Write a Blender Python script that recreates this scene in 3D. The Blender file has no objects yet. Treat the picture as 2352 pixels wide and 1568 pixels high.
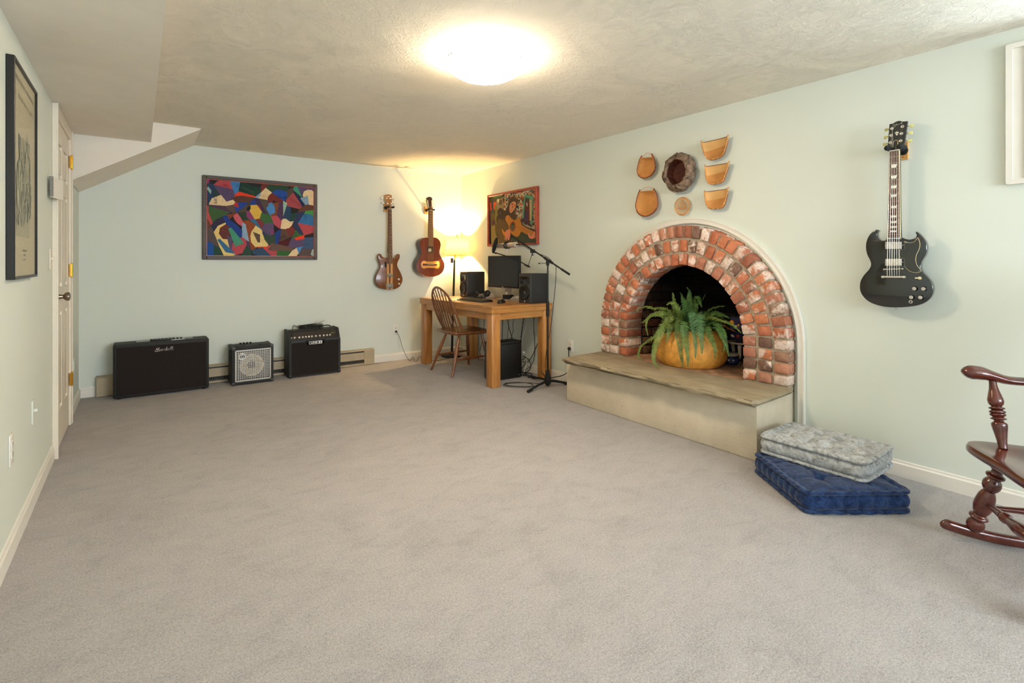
import bpy, bmesh, math, random
from mathutils import Vector, Matrix, noise
from mathutils.geometry import tessellate_polygon
random.seed(7)
PI = math.pi
SC = bpy.context.scene
COL = SC.collection
# ---------------------------------------------------------------- camera, world, lights, exposure
# room axes: +Y runs along the side walls to the back wall, +X to the fireplace wall
FOC, YAW, CZ, HY = 1180.0, math.radians(36), 1.184, 600.0
cam = bpy.data.cameras.new('camera'); camo = bpy.data.objects.new('camera', cam); COL.objects.link(camo)
cam.sensor_width = 36; cam.lens = 36 * FOC / 2352; cam.shift_y = -(784 - HY) / 2352; cam.clip_start = .05
camo.location = (0, 0, CZ); camo.rotation_euler = (PI / 2, 0, -YAW)
SC.camera = camo
SC.view_settings.view_transform = 'Standard'; SC.view_settings.look = 'None'
SC.view_settings.gamma = 1; SC.view_settings.use_curve_mapping = False
SC.view_settings.exposure = 1.03
XL, XR, YB, YF, H = -0.42, 3.40, 5.80, -2.6, 2.30
w = bpy.data.worlds.new('daylight'); SC.world = w; w.use_nodes = True
w.node_tree.nodes['Background'].inputs[0].default_value = (.62, .80, 1, 1)
w.node_tree.nodes['Background'].inputs[1].default_value = 1.2
def area_light(name, loc, rot, sx, sy, power, col):
    l = bpy.data.lights.new(name, 'AREA'); l.shape = 'RECTANGLE'; l.size = sx; l.size_y = sy
    l.energy = power; l.color = col
    o = bpy.data.objects.new(name, l); COL.objects.link(o); o.location = loc; o.rotation_euler = rot
    return o
# daylight outside the windows (behind the camera, and the high window in the fireplace wall)
area_light('daylight_rear_window', (2.15, YF - .25, 1.45), (PI / 2 + .24, 0, .12), 2.0, 1.3, 105, (.82, .91, 1))
area_light('daylight_rear_window', (0.35, YF - .25, 1.60), (PI / 2 + .24, 0, 0), .9, .9, 14, (.82, .91, 1))
area_light('daylight_side_window', (XR + .30, .14, 1.80), (PI / 2 + .20, 0, PI / 2), .75, .5, 14, (.72, .87, 1))
WARM = (1, .80, .56)
DOME_STRENGTH = 42.0
LAMP_POWER = 42.0

# ---------------------------------------------------------------- helpers
def ray(px, py):
    r = (px - 1176) / FOC
    return Vector((math.sin(YAW) + math.cos(YAW) * r, math.cos(YAW) - math.sin(YAW) * r, (HY - py) / FOC))
def onX(px, py, x):
    d = ray(px, py); return Vector((0, 0, CZ)) + d * (x / d.x)
def onY(px, py, y):
    d = ray(px, py); return Vector((0, 0, CZ)) + d * (y / d.y)
def onZ(px, py, z):
    d = ray(px, py); return Vector((0, 0, CZ)) + d * ((z - CZ) / d.z)

def smooth(pts, n=4, closed=True):
    out = []; N = len(pts)
    rng = range(N if closed else N - 1)
    for i in rng:
        if closed: p0, p1, p2, p3 = (Vector(pts[(i + k) % N]) for k in (-1, 0, 1, 2))
        else: p0, p1, p2, p3 = (Vector(pts[min(max(i + k, 0), N - 1)]) for k in (-1, 0, 1, 2))
        for j in range(n):
            t = j / n
            out.append(.5 * ((2 * p1) + (p2 - p0) * t + (2 * p0 - 5 * p1 + 4 * p2 - p3) * t * t + (3 * p1 - p0 - 3 * p2 + p3) * t ** 3))
    if not closed: out.append(Vector(pts[-1]))
    return out

def ngon(pts, base=0, flip=False):
    if len(pts) < 5: return [tuple(range(base, base + len(pts)))]
    return [tuple(base + i for i in t) for t in tessellate_polygon([[Vector(p) for p in pts]])]
class MB:
    def __init__(s): s.v = []; s.f = []; s.c = []; s.cc = (1, 1, 1)
    def add(s, vs, fs):
        b = len(s.v); s.v += [tuple(v) for v in vs]; s.f += [tuple(i + b for i in f) for f in fs]
        s.c += [s.cc] * len(fs); return s
    def box(s, x0, x1, y0, y1, z0, z1):
        return s.add([(x, y, z) for x in (x0, x1) for y in (y0, y1) for z in (z0, z1)],
                     [(0, 1, 3, 2), (4, 6, 7, 5), (0, 4, 5, 1), (2, 3, 7, 6), (0, 2, 6, 4), (1, 5, 7, 3)])
    def obox(s, c, size, mat=None):
        mat = mat or Matrix.Identity(3); c = Vector(c)
        vs = [c + mat @ Vector((a * size[0] / 2, b * size[1] / 2, d * size[2] / 2)) for a in (-1, 1) for b in (-1, 1) for d in (-1, 1)]
        return s.add(vs, [(0, 1, 3, 2), (4, 6, 7, 5), (0, 4, 5, 1), (2, 3, 7, 6), (0, 2, 6, 4), (1, 5, 7, 3)])
    def rbox(s, x0, x1, y0, y1, z0, z1, r=.01, seg=2):
        bm = bmesh.new(); bmesh.ops.create_cube(bm, size=1)
        for v in bm.verts: v.co = Vector(((x0 + x1) / 2 + v.co.x * (x1 - x0), (y0 + y1) / 2 + v.co.y * (y1 - y0), (z0 + z1) / 2 + v.co.z * (z1 - z0)))
        bmesh.ops.bevel(bm, geom=bm.edges[:], offset=r, segments=seg, profile=.5, affect='EDGES')
        bm.verts.ensure_lookup_table(); bm.verts.index_update()
        s.add([v.co.copy() for v in bm.verts], [[v.index for v in f.verts] for f in bm.faces]); bm.free(); return s
    def sweep(s, pts, rad, n=8, ref=(0, 0, 1), caps=True, closed=False):
        """rad: number, list of numbers or list of (side, up) pairs"""
        pts = [Vector(p) for p in pts]; N = len(pts); ref = Vector(ref); vs = []
        for i, p in enumerate(pts):
            a = pts[(i - 1) % N] if closed else pts[max(i - 1, 0)]; b = pts[(i + 1) % N] if closed else pts[min(i + 1, N - 1)]
            t = (b - a).normalized() if (b - a).length > 1e-9 else Vector((0, 0, 1))
            rf = ref if abs(t.dot(ref)) < .98 else Vector((1, 0, 0)) if abs(t.x) < .9 else Vector((0, 1, 0))
            sd = t.cross(rf).normalized(); up = sd.cross(t)
            r = rad[i] if isinstance(rad, list) else rad
            rs, ru = r if isinstance(r, (list, tuple)) else (r, r)
            for k in range(n):
                an = 2 * PI * k / n; vs.append(p + sd * math.cos(an) * rs + up * math.sin(an) * ru)
        fs = []
        for i in range(N if closed else N - 1):
            j = (i + 1) % N
            for k in range(n): fs.append((i * n + k, i * n + (k + 1) % n, j * n + (k + 1) % n, j * n + k))
        if caps and not closed: fs += [tuple(range(n - 1, -1, -1)), tuple((N - 1) * n + k for k in range(n))]
        return s.add(vs, fs)
    def cyl(s, a, b, r, r2=None, n=14): return s.sweep([a, b], [r, r if r2 is None else r2], n)
    def turn(s, a, b, prof, n=14):
        a = Vector(a); b = Vector(b)
        if len(prof) > 9: prof = [(v.x, v.y) for v in smooth([(t, r, 0) for t, r in prof], 3, False)]
        return s.sweep([a.lerp(b, t) for t, r in prof], [max(r, 1e-4) for t, r in prof], n, ref=(.3, .9, .1))
    def lathe(s, c, prof, axis=(0, 0, 1), n=32, caps=True):
        """prof: (radius, height along the axis)"""
        c = Vector(c); ax = Vector(axis).normalized(); u = ax.orthogonal().normalized(); w_ = ax.cross(u)
        vs = [c + ax * h + (u * math.cos(2 * PI * k / n) + w_ * math.sin(2 * PI * k / n)) * max(r, 1e-4) for r, h in prof for k in range(n)]
        fs = [(i * n + k, i * n + (k + 1) % n, (i + 1) * n + (k + 1) % n, (i + 1) * n + k) for i in range(len(prof) - 1) for k in range(n)]
        if caps: fs += [tuple(range(n - 1, -1, -1)), tuple((len(prof) - 1) * n + k for k in range(n))]
        return s.add(vs, fs)
    def ball(s, c, r, n=12, sx=(1, 1, 1)):
        c = Vector(c); m = n // 2 + 1
        vs = [c + Vector((r * sx[0] * math.sin(PI * i / m) * math.cos(2 * PI * k / n), r * sx[1] * math.sin(PI * i / m) * math.sin(2 * PI * k / n), r * sx[2] * math.cos(PI * i / m))) for i in range(1, m) for k in range(n)]
        fs = [(i * n + k, i * n + (k + 1) % n, (i + 1) * n + (k + 1) % n, (i + 1) * n + k) for i in range(m - 2) for k in range(n)]
        vs += [c + Vector((0, 0, r * sx[2])), c - Vector((0, 0, r * sx[2]))]; T = (m - 1) * n
        fs += [(T, (k + 1) % n, k) for k in range(n)] + [(T + 1, (m - 2) * n + k, (m - 2) * n + (k + 1) % n) for k in range(n)]
        return s.add(vs, fs)
    def prism(s, pts, off):
        """planar outline (3D points) extruded by the vector off"""
        pts = [Vector(p) for p in pts]; off = Vector(off); n = len(pts)
        return s.add(pts + [p + off for p in pts], ngon(pts) + ngon(pts, n) + [(i, i + n, (i + 1) % n + n, (i + 1) % n) for i in range(n)])
    def plate(s, pts, nrm, t, b=.004, top=None):
        """outline on the front plane, rounded edges, thickness t behind it"""
        pts = [Vector(p) for p in pts]; nrm = Vector(nrm).normalized(); n = len(pts)
        area = sum((pts[i].cross(pts[(i + 1) % n]) for i in range(n)), Vector((0, 0, 0))).dot(nrm)
        sg = 1 if area > 0 else -1
        ins = []
        for i in range(n):
            t_ = (pts[(i + 1) % n] - pts[i - 1]).normalized(); ins.append(nrm.cross(t_) * sg)
        rings = [(b, 0), (b * .3, -b * .3), (0, -b), (0, -t + b), (b, -t)]
        vs = [pts[i] + ins[i] * a + nrm * h for a, h in rings for i in range(n)]
        fs = ngon(vs[:n]) + ngon(vs[-n:], (len(rings) - 1) * n)
        for r in range(len(rings) - 1): fs += [(r * n + i, (r + 1) * n + i, (r + 1) * n + (i + 1) % n, r * n + (i + 1) % n) for i in range(n)]
        return s.add(vs, fs)
    def poly(s, pts): return s.add(pts, ngon(pts))

def obj(name, mb, m, root=None, sm=True, ang=40, color=False, local=False, norm=True):
    me = bpy.data.meshes.new(name)
    off = Vector(root.get('_o', (0, 0, 0))) if (root is not None and not local) else Vector((0, 0, 0))
    me.from_pydata([(Vector(v) - off)[:] for v in mb.v], [], mb.f)
    if norm and len(mb.f) < 60000:
        bm = bmesh.new(); bm.from_mesh(me); bmesh.ops.recalc_face_normals(bm, faces=bm.faces); bm.to_mesh(me); bm.free()
    if sm: me.shade_smooth(); me.set_sharp_from_angle(angle=math.radians(ang))
    if color:
        at = me.color_attributes.new('tint', 'FLOAT_COLOR', 'CORNER'); i = 0; dat = []
        for p, c in zip(mb.f, mb.c): dat += (list(lin(c)) + [1]) * len(p)
        at.data.foreach_set('color', dat)
    me.materials.append(m)
    o = bpy.data.objects.new(name, me); COL.objects.link(o)
    if root is not None:
        o.parent = root; o['_o'] = tuple(off)
    return o
def tag(o, label, cat, group=None, kind=None):
    o['label'] = label; o['category'] = cat
    if group: o['group'] = group
    if kind: o['kind'] = kind
    return o
def thing(name, label, cat, loc=(0, 0, 0), group=None, rz=0, kind=None):
    o = bpy.data.objects.new(name, None); COL.objects.link(o); o.location = loc; o.rotation_euler.z = rz
    o.empty_display_size = .05; o['_o'] = tuple(loc)
    return tag(o, label, cat, group, kind)
def struct(name, mb, m, **k):
    o = obj(name, mb, m, **k); o['kind'] = 'structure'; return o
def sroot(name, loc=(0, 0, 0)):
    o = bpy.data.objects.new(name, None); COL.objects.link(o); o.location = loc; o['_o'] = tuple(loc); o['kind'] = 'structure'; return o
def solo(name, mb, m, label, cat, group=None, loc=None, **k):
    """a thing that is one mesh, with its origin at its own base"""
    v = mb.v; c = loc or (sum(p[0] for p in v) / len(v), sum(p[1] for p in v) / len(v), min(p[2] for p in v))
    mb.v = [(p[0] - c[0], p[1] - c[1], p[2] - c[2]) for p in v]
    o = obj(name, mb, m, **k); o.location = c; return tag(o, label, cat, group)

# ---------------------------------------------------------------- materials
def lin(c):
    return tuple(((x / 255) / 12.92 if x / 255 <= .04045 else ((x / 255 + .055) / 1.055) ** 2.4) for x in c[:3])
def L4(c): return (*lin(c), 1)
class Nt:
    def __init__(s, name):
        s.m = bpy.data.materials.new(name); s.m.use_nodes = True; s.t = s.m.node_tree
        s.b = s.t.nodes['Principled BSDF']; s.tc = None
    def n(s, ty, **kw):
        nd = s.t.nodes.new(ty)
        for k, v in kw.items():
            if hasattr(nd, k) and not k[0].isupper(): setattr(nd, k, v)
            else: nd.inputs[k.replace('_', ' ')].default_value = v
        return nd
    def l(s, a, b): s.t.links.new(a, b)
    def co(s, sc=(1, 1, 1), rnd=False, rot=(0, 0, 0)):
        tc = s.n('ShaderNodeTexCoord'); mp = s.n('ShaderNodeMapping'); mp.inputs['Scale'].default_value = sc; mp.inputs['Rotation'].default_value = rot
        s.l(tc.outputs['Object'], mp.inputs[0])
        if rnd:
            oi = s.n('ShaderNodeObjectInfo'); mu = s.n('ShaderNodeMath', operation='MULTIPLY'); mu.inputs[1].default_value = 40
            s.l(oi.outputs['Random'], mu.inputs[0]); s.l(mu.outputs[0], mp.inputs['Location'])
        return mp.outputs[0]
    def noise(s, co, scale, detail=3, rough=.5, dist=0):
        nd = s.n('ShaderNodeTexNoise'); nd.inputs['Scale'].default_value = scale; nd.inputs['Detail'].default_value = detail
        nd.inputs['Roughness'].default_value = rough; nd.inputs['Distortion'].default_value = dist; s.l(co, nd.inputs['Vector']); return nd.outputs['Fac']
    def ramp(s, fac, stops):
        r = s.n('ShaderNodeValToRGB'); e = r.color_ramp.elements
        while len(e) < len(stops): e.new(.5)
        for i, (p, c) in enumerate(stops): e[i].position = p; e[i].color = c if len(c) == 4 else L4(c)
        s.l(fac, r.inputs[0]); return r.outputs[0]
    def mix(s, f, a, b, mode='MIX'):
        m = s.n('ShaderNodeMix', data_type='RGBA', blend_type=mode)
        for i, v in ((0, f), (6, a), (7, b)):
            if hasattr(v, 'node'): s.l(v, m.inputs[i])
            else: m.inputs[i].default_value = v if i == 0 else (v if len(v) == 4 else L4(v))
        return m.outputs[2]
    def bump(s, h, strength, dist=.01, prev=None):
        b = s.n('ShaderNodeBump'); b.inputs['Strength'].default_value = strength; b.inputs['Distance'].default_value = dist
        s.l(h, b.inputs['Height'])
        if prev: s.l(prev, b.inputs['Normal'])
        s.l(b.outputs[0], s.b.inputs['Normal']); return b.outputs[0]
    def out(s, col=None, rough=.5, metal=0, spec=None, coat=0):
        if col is not None:
            if hasattr(col, 'node'): s.l(col, s.b.inputs['Base Color'])
            else: s.b.inputs['Base Color'].default_value = L4(col)
        s.b.inputs['Roughness'].default_value = rough; s.b.inputs['Metallic'].default_value = metal
        if spec is not None: s.b.inputs['Specular IOR Level'].default_value = spec
        s.b.inputs['Coat Weight'].default_value = coat; s.b.inputs['Coat Roughness'].default_value = .08
        return s.m
def plain(name, col, rough=.5, metal=0, spec=.5, var=.06, vs=8, bump=0, bs=60, coat=0):
    t = Nt(name); c = t.co(rnd=True); f = t.noise(c, vs)
    a = tuple(min(255, x * (1 + var)) for x in col); b = tuple(x * (1 - var) for x in col)
    if bump: t.bump(t.noise(c, bs, 2), bump, .004)
    return t.out(t.ramp(f, [(.3, b), (.7, a)]), rough, metal, spec, coat)
def wood(name, dark, light, axis=0, rough=.4, coat=.2, s=1.0, contrast=(.35, .65)):
    t = Nt(name); sc = [14 * s, 14 * s, 14 * s]; sc[axis] = 1.1 * s; c = t.co(tuple(sc), rnd=True)
    f = t.noise(c, 1.0, 6, .6, .6); g = t.noise(c, 5, 4, .6)
    col = t.ramp(f, [(contrast[0], dark), (contrast[1], light)]); col = t.mix(.35, col, t.ramp(g, [(.35, dark), (.65, light)]))
    t.bump(g, .08, .002)
    return t.out(col, rough, coat=coat)

def wall_mat():
    t = Nt('mint_wall_paint'); c = t.co()
    t.bump(t.noise(c, 160, 2), .05, .002)
    return t.out(t.ramp(t.noise(c, .9, 2), [(.3, (213, 218, 207)), (.7, (216, 221, 210))]), .55, spec=.25)
def ceil_mat():
    t = Nt('textured_ceiling_plaster'); c = t.co()
    sw = t.noise(c, 2.2, 2, .5, 1.5); big = t.noise(c, 14, 8, .72, 2.5)
    m = t.n('ShaderNodeMath', operation='MULTIPLY'); t.l(sw, m.inputs[0]); t.l(big, m.inputs[1])
    nb = t.bump(m.outputs[0], .85, .035); t.bump(t.noise(c, 70, 5, .75), .5, .008, nb)
    return t.out(t.ramp(sw, [(.3, (246, 236, 216)), (.7, (250, 241, 222))]), .8, spec=.15)
def carpet_mat():
    t = Nt('grey_beige_carpet'); c = t.co()
    big = t.noise(c, 1.9, 6, .66, .9); med = t.noise(t.co((1.0, 1.7, 1), rot=(0, 0, .5)), 7, 6, .68, .7); fine = t.noise(c, 190, 3, .75); fib = t.noise(c, 90, 4, .75)
    col = t.ramp(big, [(.36, (131, 124, 122)), (.47, (164, 158, 154)), (.60, (180, 174, 171))])
    col = t.mix(.6, col, t.ramp(med, [(.32, (127, 121, 119)), (.48, (168, 163, 159)), (.6, (182, 176, 172))]))
    col = t.mix(.55, col, t.ramp(fine, [(.3, (103, 97, 97)), (.68, (215, 211, 209))]))
    col = t.mix(.25, col, t.ramp(fib, [(.35, (127, 121, 119)), (.62, (193, 186, 181))]))
    nb = t.bump(fine, .5, .006); nb = t.bump(fib, .4, .012, nb); t.bump(med, .25, .03, nb)
    t.b.inputs['Sheen Weight'].default_value = .1
    return t.out(col, .95, spec=.05)
def brick_mat(name, soot=False):
    t = Nt(name); oi = t.n('ShaderNodeObjectInfo'); c = t.co((1, 1, 1), rnd=True)
    if soot:
        base = t.mix(1, t.ramp(t.noise(c, 22, 5, .65), [(.3, (120, 100, 86)), (.7, (230, 205, 185))]), oi.outputs['Color'], 'MULTIPLY')
        col = base
    else:
        base = t.mix(1, t.ramp(t.noise(c, 26, 6, .7), [(.25, (196, 182, 176)), (.7, (255, 250, 246))]), oi.outputs['Color'], 'MULTIPLY')
        n1 = t.noise(c, 12, 6, .68, .3); ad = t.n('ShaderNodeMath', operation='ADD'); t.l(n1, ad.inputs[0])
        sub = t.n('ShaderNodeMath', operation='MULTIPLY_ADD'); t.l(oi.outputs['Alpha'], sub.inputs[0]); sub.inputs[1].default_value = .5; sub.inputs[2].default_value = -.25
        t.l(sub.outputs[0], ad.inputs[1])
        wm = t.ramp(ad.outputs[0], [(.50, (0, 0, 0, 1)), (.60, (1, 1, 1, 1))])
        s2 = t.n('ShaderNodeMath', operation='MULTIPLY'); t.l(wm, s2.inputs[0]); t.l(t.ramp(t.noise(c, 60, 4, .7), [(.3, (.35, .35, .35, 1)), (.6, (1, 1, 1, 1))]), s2.inputs[1])
        col = t.mix(s2.outputs[0], base, (226, 208, 192))
    nb = t.bump(t.noise(c, 45, 5, .7), .55, .006); t.bump(t.noise(c, 220, 2), .25, .002, nb)
    return t.out(col, .85, spec=.25)
def stone_mat():
    t = Nt('bluestone_slab'); c = t.co((1, 1, 1)); c2 = t.co((6, 1.2, 20))
    col = t.ramp(t.noise(c, 3, 6, .65, .5), [(.3, (124, 110, 88)), (.55, (150, 136, 110)), (.75, (168, 156, 130))])
    col = t.mix(.3, col, t.ramp(t.noise(c2, 3, 6, .7), [(.35, (122, 108, 86)), (.65, (184, 168, 138))]))
    nb = t.bump(t.noise(c2, 2, 5, .6), .25, .01); t.bump(t.noise(c, 40, 6, .7), .3, .006, nb)
    return t.out(col, .65, spec=.35)
def stucco_mat():
    t = Nt('grey_stucco'); c = t.co()
    col = t.ramp(t.noise(c, 4, 5, .6), [(.3, (204, 191, 168)), (.7, (222, 209, 186))])
    sp = t.ramp(t.noise(c, 26, 5, .8, 1), [(.63, (0, 0, 0, 1)), (.72, (1, 1, 1, 1))])
    col = t.mix(sp, col, (142, 120, 92))
    nb = t.bump(t.noise(c, 130, 5, .75), .5, .006); t.bump(t.noise(c, 12, 4, .6), .35, .012, nb)
    return t.out(col, .9, spec=.15)
def tint_mat(name, rough=.7):
    t = Nt(name); a = t.n('ShaderNodeVertexColor', layer_name='tint'); c = t.co()
    col = t.mix(1, a.outputs[0], t.ramp(t.noise(c, 60, 4, .7), [(.3, (225, 222, 220)), (.7, (255, 255, 255))]), 'MULTIPLY')
    return t.out(col, rough, spec=.3)
def chenille(name, a, b, c_, sc=30):
    t = Nt(name); c = t.co(); v = t.co((1, 1, 1))
    f = t.noise(c, sc, 8, .78, .8); col = t.ramp(f, [(.36, a), (.5, b), (.64, c_)])
    nb = t.bump(t.noise(c, sc * 9, 3, .7), .4, .004); t.bump(f, .3, .006, nb)
    t.b.inputs['Sheen Weight'].default_value = .25; t.b.inputs['Sheen Roughness'].default_value = .4
    return t.out(col, .9, spec=.1)
def weave(name, a, b, sx=220, sz=90, axes=(1, 2), rough=.6, strength=.5):
    t = Nt(name); c = t.co(); sep = t.n('ShaderNodeSeparateXYZ'); t.l(c, sep.inputs[0]); ms = []
    for ax, s_ in zip(axes, (sx, sz)):
        m = t.n('ShaderNodeMath', operation='MULTIPLY'); t.l(sep.outputs[ax], m.inputs[0]); m.inputs[1].default_value = s_
        q = t.n('ShaderNodeMath', operation='SINE'); t.l(m.outputs[0], q.inputs[0]); ms.append(q.outputs[0])
    p = t.n('ShaderNodeMath', operation='MULTIPLY'); t.l(ms[0], p.inputs[0]); t.l(ms[1], p.inputs[1])
    ad = t.n('ShaderNodeMath', operation='MULTIPLY_ADD'); t.l(p.outputs[0], ad.inputs[0]); ad.inputs[1].default_value = .5; ad.inputs[2].default_value = .5
    n1 = t.noise(t.co((1, 1, 1), rnd=True), 14, 4, .6)
    col = t.mix(ad.outputs[0], a, b); col = t.mix(.35, col, t.ramp(n1, [(.3, a), (.7, b)]))
    t.bump(ad.outputs[0], strength, .003)
    return t.out(col, rough, spec=.35)

M = dict(
    wall=wall_mat(), ceiling=ceil_mat(), carpet=carpet_mat(),
    soffit=plain('smooth_soffit_paint', (236, 228, 215), .7, spec=.2, var=.01),
    trim=plain('white_trim_paint', (226, 221, 210), .4, var=.01), trimw=plain('bulkhead_white_paint', (228, 220, 206), .6, var=.01),
    door=plain('cream_door_paint', (224, 214, 196), .4, var=.01),
    brass=plain('polished_brass', (214, 160, 62), .25, 1), nickel=plain('aged_nickel', (150, 135, 118), .28, 1), chrome=plain('chrome', (205, 200, 192), .18, 1),
    silver=plain('satin_silver', (200, 194, 184), .38, .6), micbody=plain('champagne_metal', (196, 182, 166), .35, .55), black=plain('black_plastic', (20, 19, 19), .45), blackg=plain('black_gloss_plastic', (14, 14, 15), .2),
    tolex=plain('black_vinyl_covering', (34, 33, 32), .6, bump=.5, bs=500), cloth=plain('black_grille_cloth', (46, 40, 37), .95, bump=.6, bs=900, var=.12, vs=300, spec=.1),
    matte=plain('matte_black_metal', (30, 29, 28), .5, .3), rubber=plain('black_rubber', (22, 22, 22), .8), darkgrey=plain('dark_grey_plastic', (58, 57, 55), .5),
    white=plain('white_plastic', (226, 222, 212), .4, var=.01), cord=plain('black_cord', (24, 23, 22), .55), cordw=plain('white_cord', (222, 218, 208), .5),
    brick=brick_mat('salvaged_red_brick'), soot=brick_mat('sooty_firebox_brick', True),
    mortar=plain('grey_mortar', (166, 150, 128), .95, var=.1, vs=30, bump=.8, bs=180), sootmortar=plain('sooty_mortar', (60, 54, 48), .95, bump=.6, bs=150),
    firewall=plain('soot_black_masonry', (20, 18, 17), .95, var=.3, vs=12, bump=.5, bs=60),
    stone=stone_mat(), stucco=stucco_mat(), ash=plain('fired_brick_floor', (158, 120, 88), .9, var=.22, vs=14, bump=.4, bs=60),
    desk=wood('honey_acacia_x', (150, 92, 40), (204, 146, 76), 0, .38, .25), desky=wood('honey_acacia_y', (150, 92, 40), (204, 146, 76), 1, .38, .25),
    deskz=wood('honey_acacia_z', (146, 88, 38), (202, 142, 72), 2, .4, .25),
    chair=wood('warm_brown_chair_wood', (88, 46, 20), (140, 82, 38), 2, .3, .5), maple=wood('maple_block', (196, 138, 70), (222, 166, 96), 2, .4),
    mahog=wood('red_brown_stained_wood', (66, 24, 14), (104, 42, 26), 0, .22, .7),
    tint=tint_mat('painted_colours'), paper=plain('aged_poster_paper', (196, 188, 160), .6, var=.03),
    frameblk=plain('black_metal_frame', (34, 31, 30), .35, .3), framebrn=wood('dark_brown_frame_wood', (54, 44, 38), (84, 68, 54), 0, .5, 0),
    framered=wood('red_stained_frame_wood', (128, 40, 22), (176, 66, 34), 1, .45, .1),
    sgblack=plain('glossy_black_lacquer', (13, 16, 18), .12, var=.01, coat=1), rosew=wood('rosewood', (62, 32, 22), (104, 60, 42), 2, .5, 0, 2),
    cream=plain('cream_binding', (226, 206, 160), .4), ivory=plain('pearl_inlay', (222, 218, 200), .3), greenkey=plain('aged_tuner_button', (196, 188, 120), .35),
    walnut=wood('walnut_body', (86, 46, 20), (146, 88, 40), 2, .32, .3, 1.6), mahtop=wood('red_mahogany_top', (92, 40, 20), (124, 60, 32), 2, .25, .5),
    darkside=plain('dark_guitar_side', (60, 34, 22), .35, coat=.3), bonewood=plain('pale_bridge_patch', (226, 160, 70), .4),
    metal=plain('steel_string', (190, 180, 160), .3, 1),
    bamboo=weave('woven_bamboo', (172, 110, 50), (222, 162, 92), 390, 1300, (1, 2)), bamboo2=weave('pale_woven_bamboo', (204, 152, 90), (234, 190, 126), 390, 1300, (1, 2)),
    cane=plain('cane_rim', (196, 132, 66), .45, var=.12, vs=30), redcane=plain('red_brown_cane_rim', (120, 54, 28), .4, var=.15, vs=30),
    bark=plain('grey_brown_bark', (104, 84, 66), .8, var=.4, vs=34, bump=1, bs=70), barkin=weave('dark_woven_inside', (46, 22, 14), (104, 50, 32), 260, 240, (1, 2), .7, .9),
    straw=plain('golden_straw', (216, 152, 62), .6, var=.09, vs=22), heater=plain('beige_heater_enamel', (178, 160, 130), .45, var=.03),
    bluec=chenille('navy_chenille', (20, 30, 58), (36, 54, 92), (52, 76, 118)), greyc=chenille('pale_mottled_chenille', (122, 118, 114), (172, 174, 174), (200, 203, 206), 26),
    screen=plain('dark_screen', (30, 29, 28), .25), cone=plain('cream_speaker_cone', (248, 222, 180), .8, bump=.3, bs=60), grillm=plain('grey_metal_grille', (176, 170, 160), .4, .5),
    keycap=plain('black_keycap', (44, 40, 32), .6), ceramic=plain('cream_glaze', (206, 192, 168), .4), bluejar=plain('dark_blue_label', (26, 34, 70), .4), orange=plain('orange_flower', (226, 150, 20), .6), redb=plain('red_fruit', (150, 30, 22), .5),
)
def leaf_mat(name, a, b):
    t = Nt(name); c = t.co(rnd=True); col = t.ramp(t.noise(c, 30, 3), [(.3, a), (.7, b)])
    t.b.inputs['Transmission Weight'].default_value = 0; t.b.inputs['Subsurface Weight'].default_value = .08
    return t.out(col, .5, spec=.35)
FERN = [leaf_mat('fern_green', (48, 78, 32), (90, 120, 54)), leaf_mat('fern_yellow_green', (74, 96, 38), (124, 138, 66)), leaf_mat('fern_blue_green', (42, 78, 42), (86, 124, 76))]
def emit_mat(name, col, st, base=(255, 255, 255)):
    t = Nt(name); t.b.inputs['Emission Color'].default_value = (*col, 1); t.b.inputs['Emission Strength'].default_value = st
    return t.out(base, .25)
def glass_mat():
    t = Nt('window_glass'); tr = t.n('ShaderNodeBsdfTransparent'); gl = t.n('ShaderNodeBsdfGlossy'); gl.inputs['Roughness'].default_value = .02
    mx = t.n('ShaderNodeMixShader'); mx.inputs[0].default_value = .06; t.l(tr.outputs[0], mx.inputs[1]); t.l(gl.outputs[0], mx.inputs[2])
    t.l(mx.outputs[0], t.t.nodes['Material Output'].inputs[0]); return t.m
M['glass'] = glass_mat()
def shade_mat():
    t = Nt('linen_lamp_shade'); c = t.co((1, 1, 1)); tl = t.n('ShaderNodeBsdfTranslucent'); df = t.n('ShaderNodeBsdfDiffuse')
    col = t.ramp(t.noise(t.co((1, 1, 6)), 60, 4, .7), [(.3, (88, 78, 52)), (.7, (102, 92, 64))])
    t.l(col, tl.inputs[0]); t.l(col, df.inputs[0]); mx = t.n('ShaderNodeMixShader'); mx.inputs[0].default_value = .45
    t.l(df.outputs[0], mx.inputs[1]); t.l(tl.outputs[0], mx.inputs[2]); t.l(mx.outputs[0], t.t.nodes['Material Output'].inputs[0]); return t.m
M['shade'] = shade_mat()

def text_mb(mb, body, size, fn, shear=0, bold=0):
    """flat lettering: fn(u, v) -> 3D point; u from 0 to the text width, v up"""
    cu = bpy.data.curves.new('t', 'FONT'); cu.body = body; cu.size = size; cu.shear = shear; cu.offset = bold; cu.align_x = 'CENTER'; cu.resolution_u = 3
    ob = bpy.data.objects.new('t', cu); me = ob.to_mesh()
    vs = [fn(v.co.x, v.co.y) for v in me.vertices]; fs = [tuple(p.vertices) for p in me.polygons]
    mb.add(vs, fs); ob.to_mesh_clear(); bpy.data.objects.remove(ob); bpy.data.curves.remove(cu); return mb
# ================================================================ the setting
struct('floor', MB().box(XL - .12, XR + .12, YF - .12, YB + .12, -.05, 0), M['carpet'], sm=False)
struct('ceiling', MB().box(XL - .12, XR + .12, YF - .12, YB + .12, H, H + .06), M['ceiling'], sm=False)
struct('wall_left', MB().box(XL - .12, XL, YF - .12, YB + .12, 0, H), M['wall'], sm=False)
struct('wall_back', MB().box(XL - .12, XR + .12, YB, YB + .12, 0, H), M['wall'], sm=False)
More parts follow.
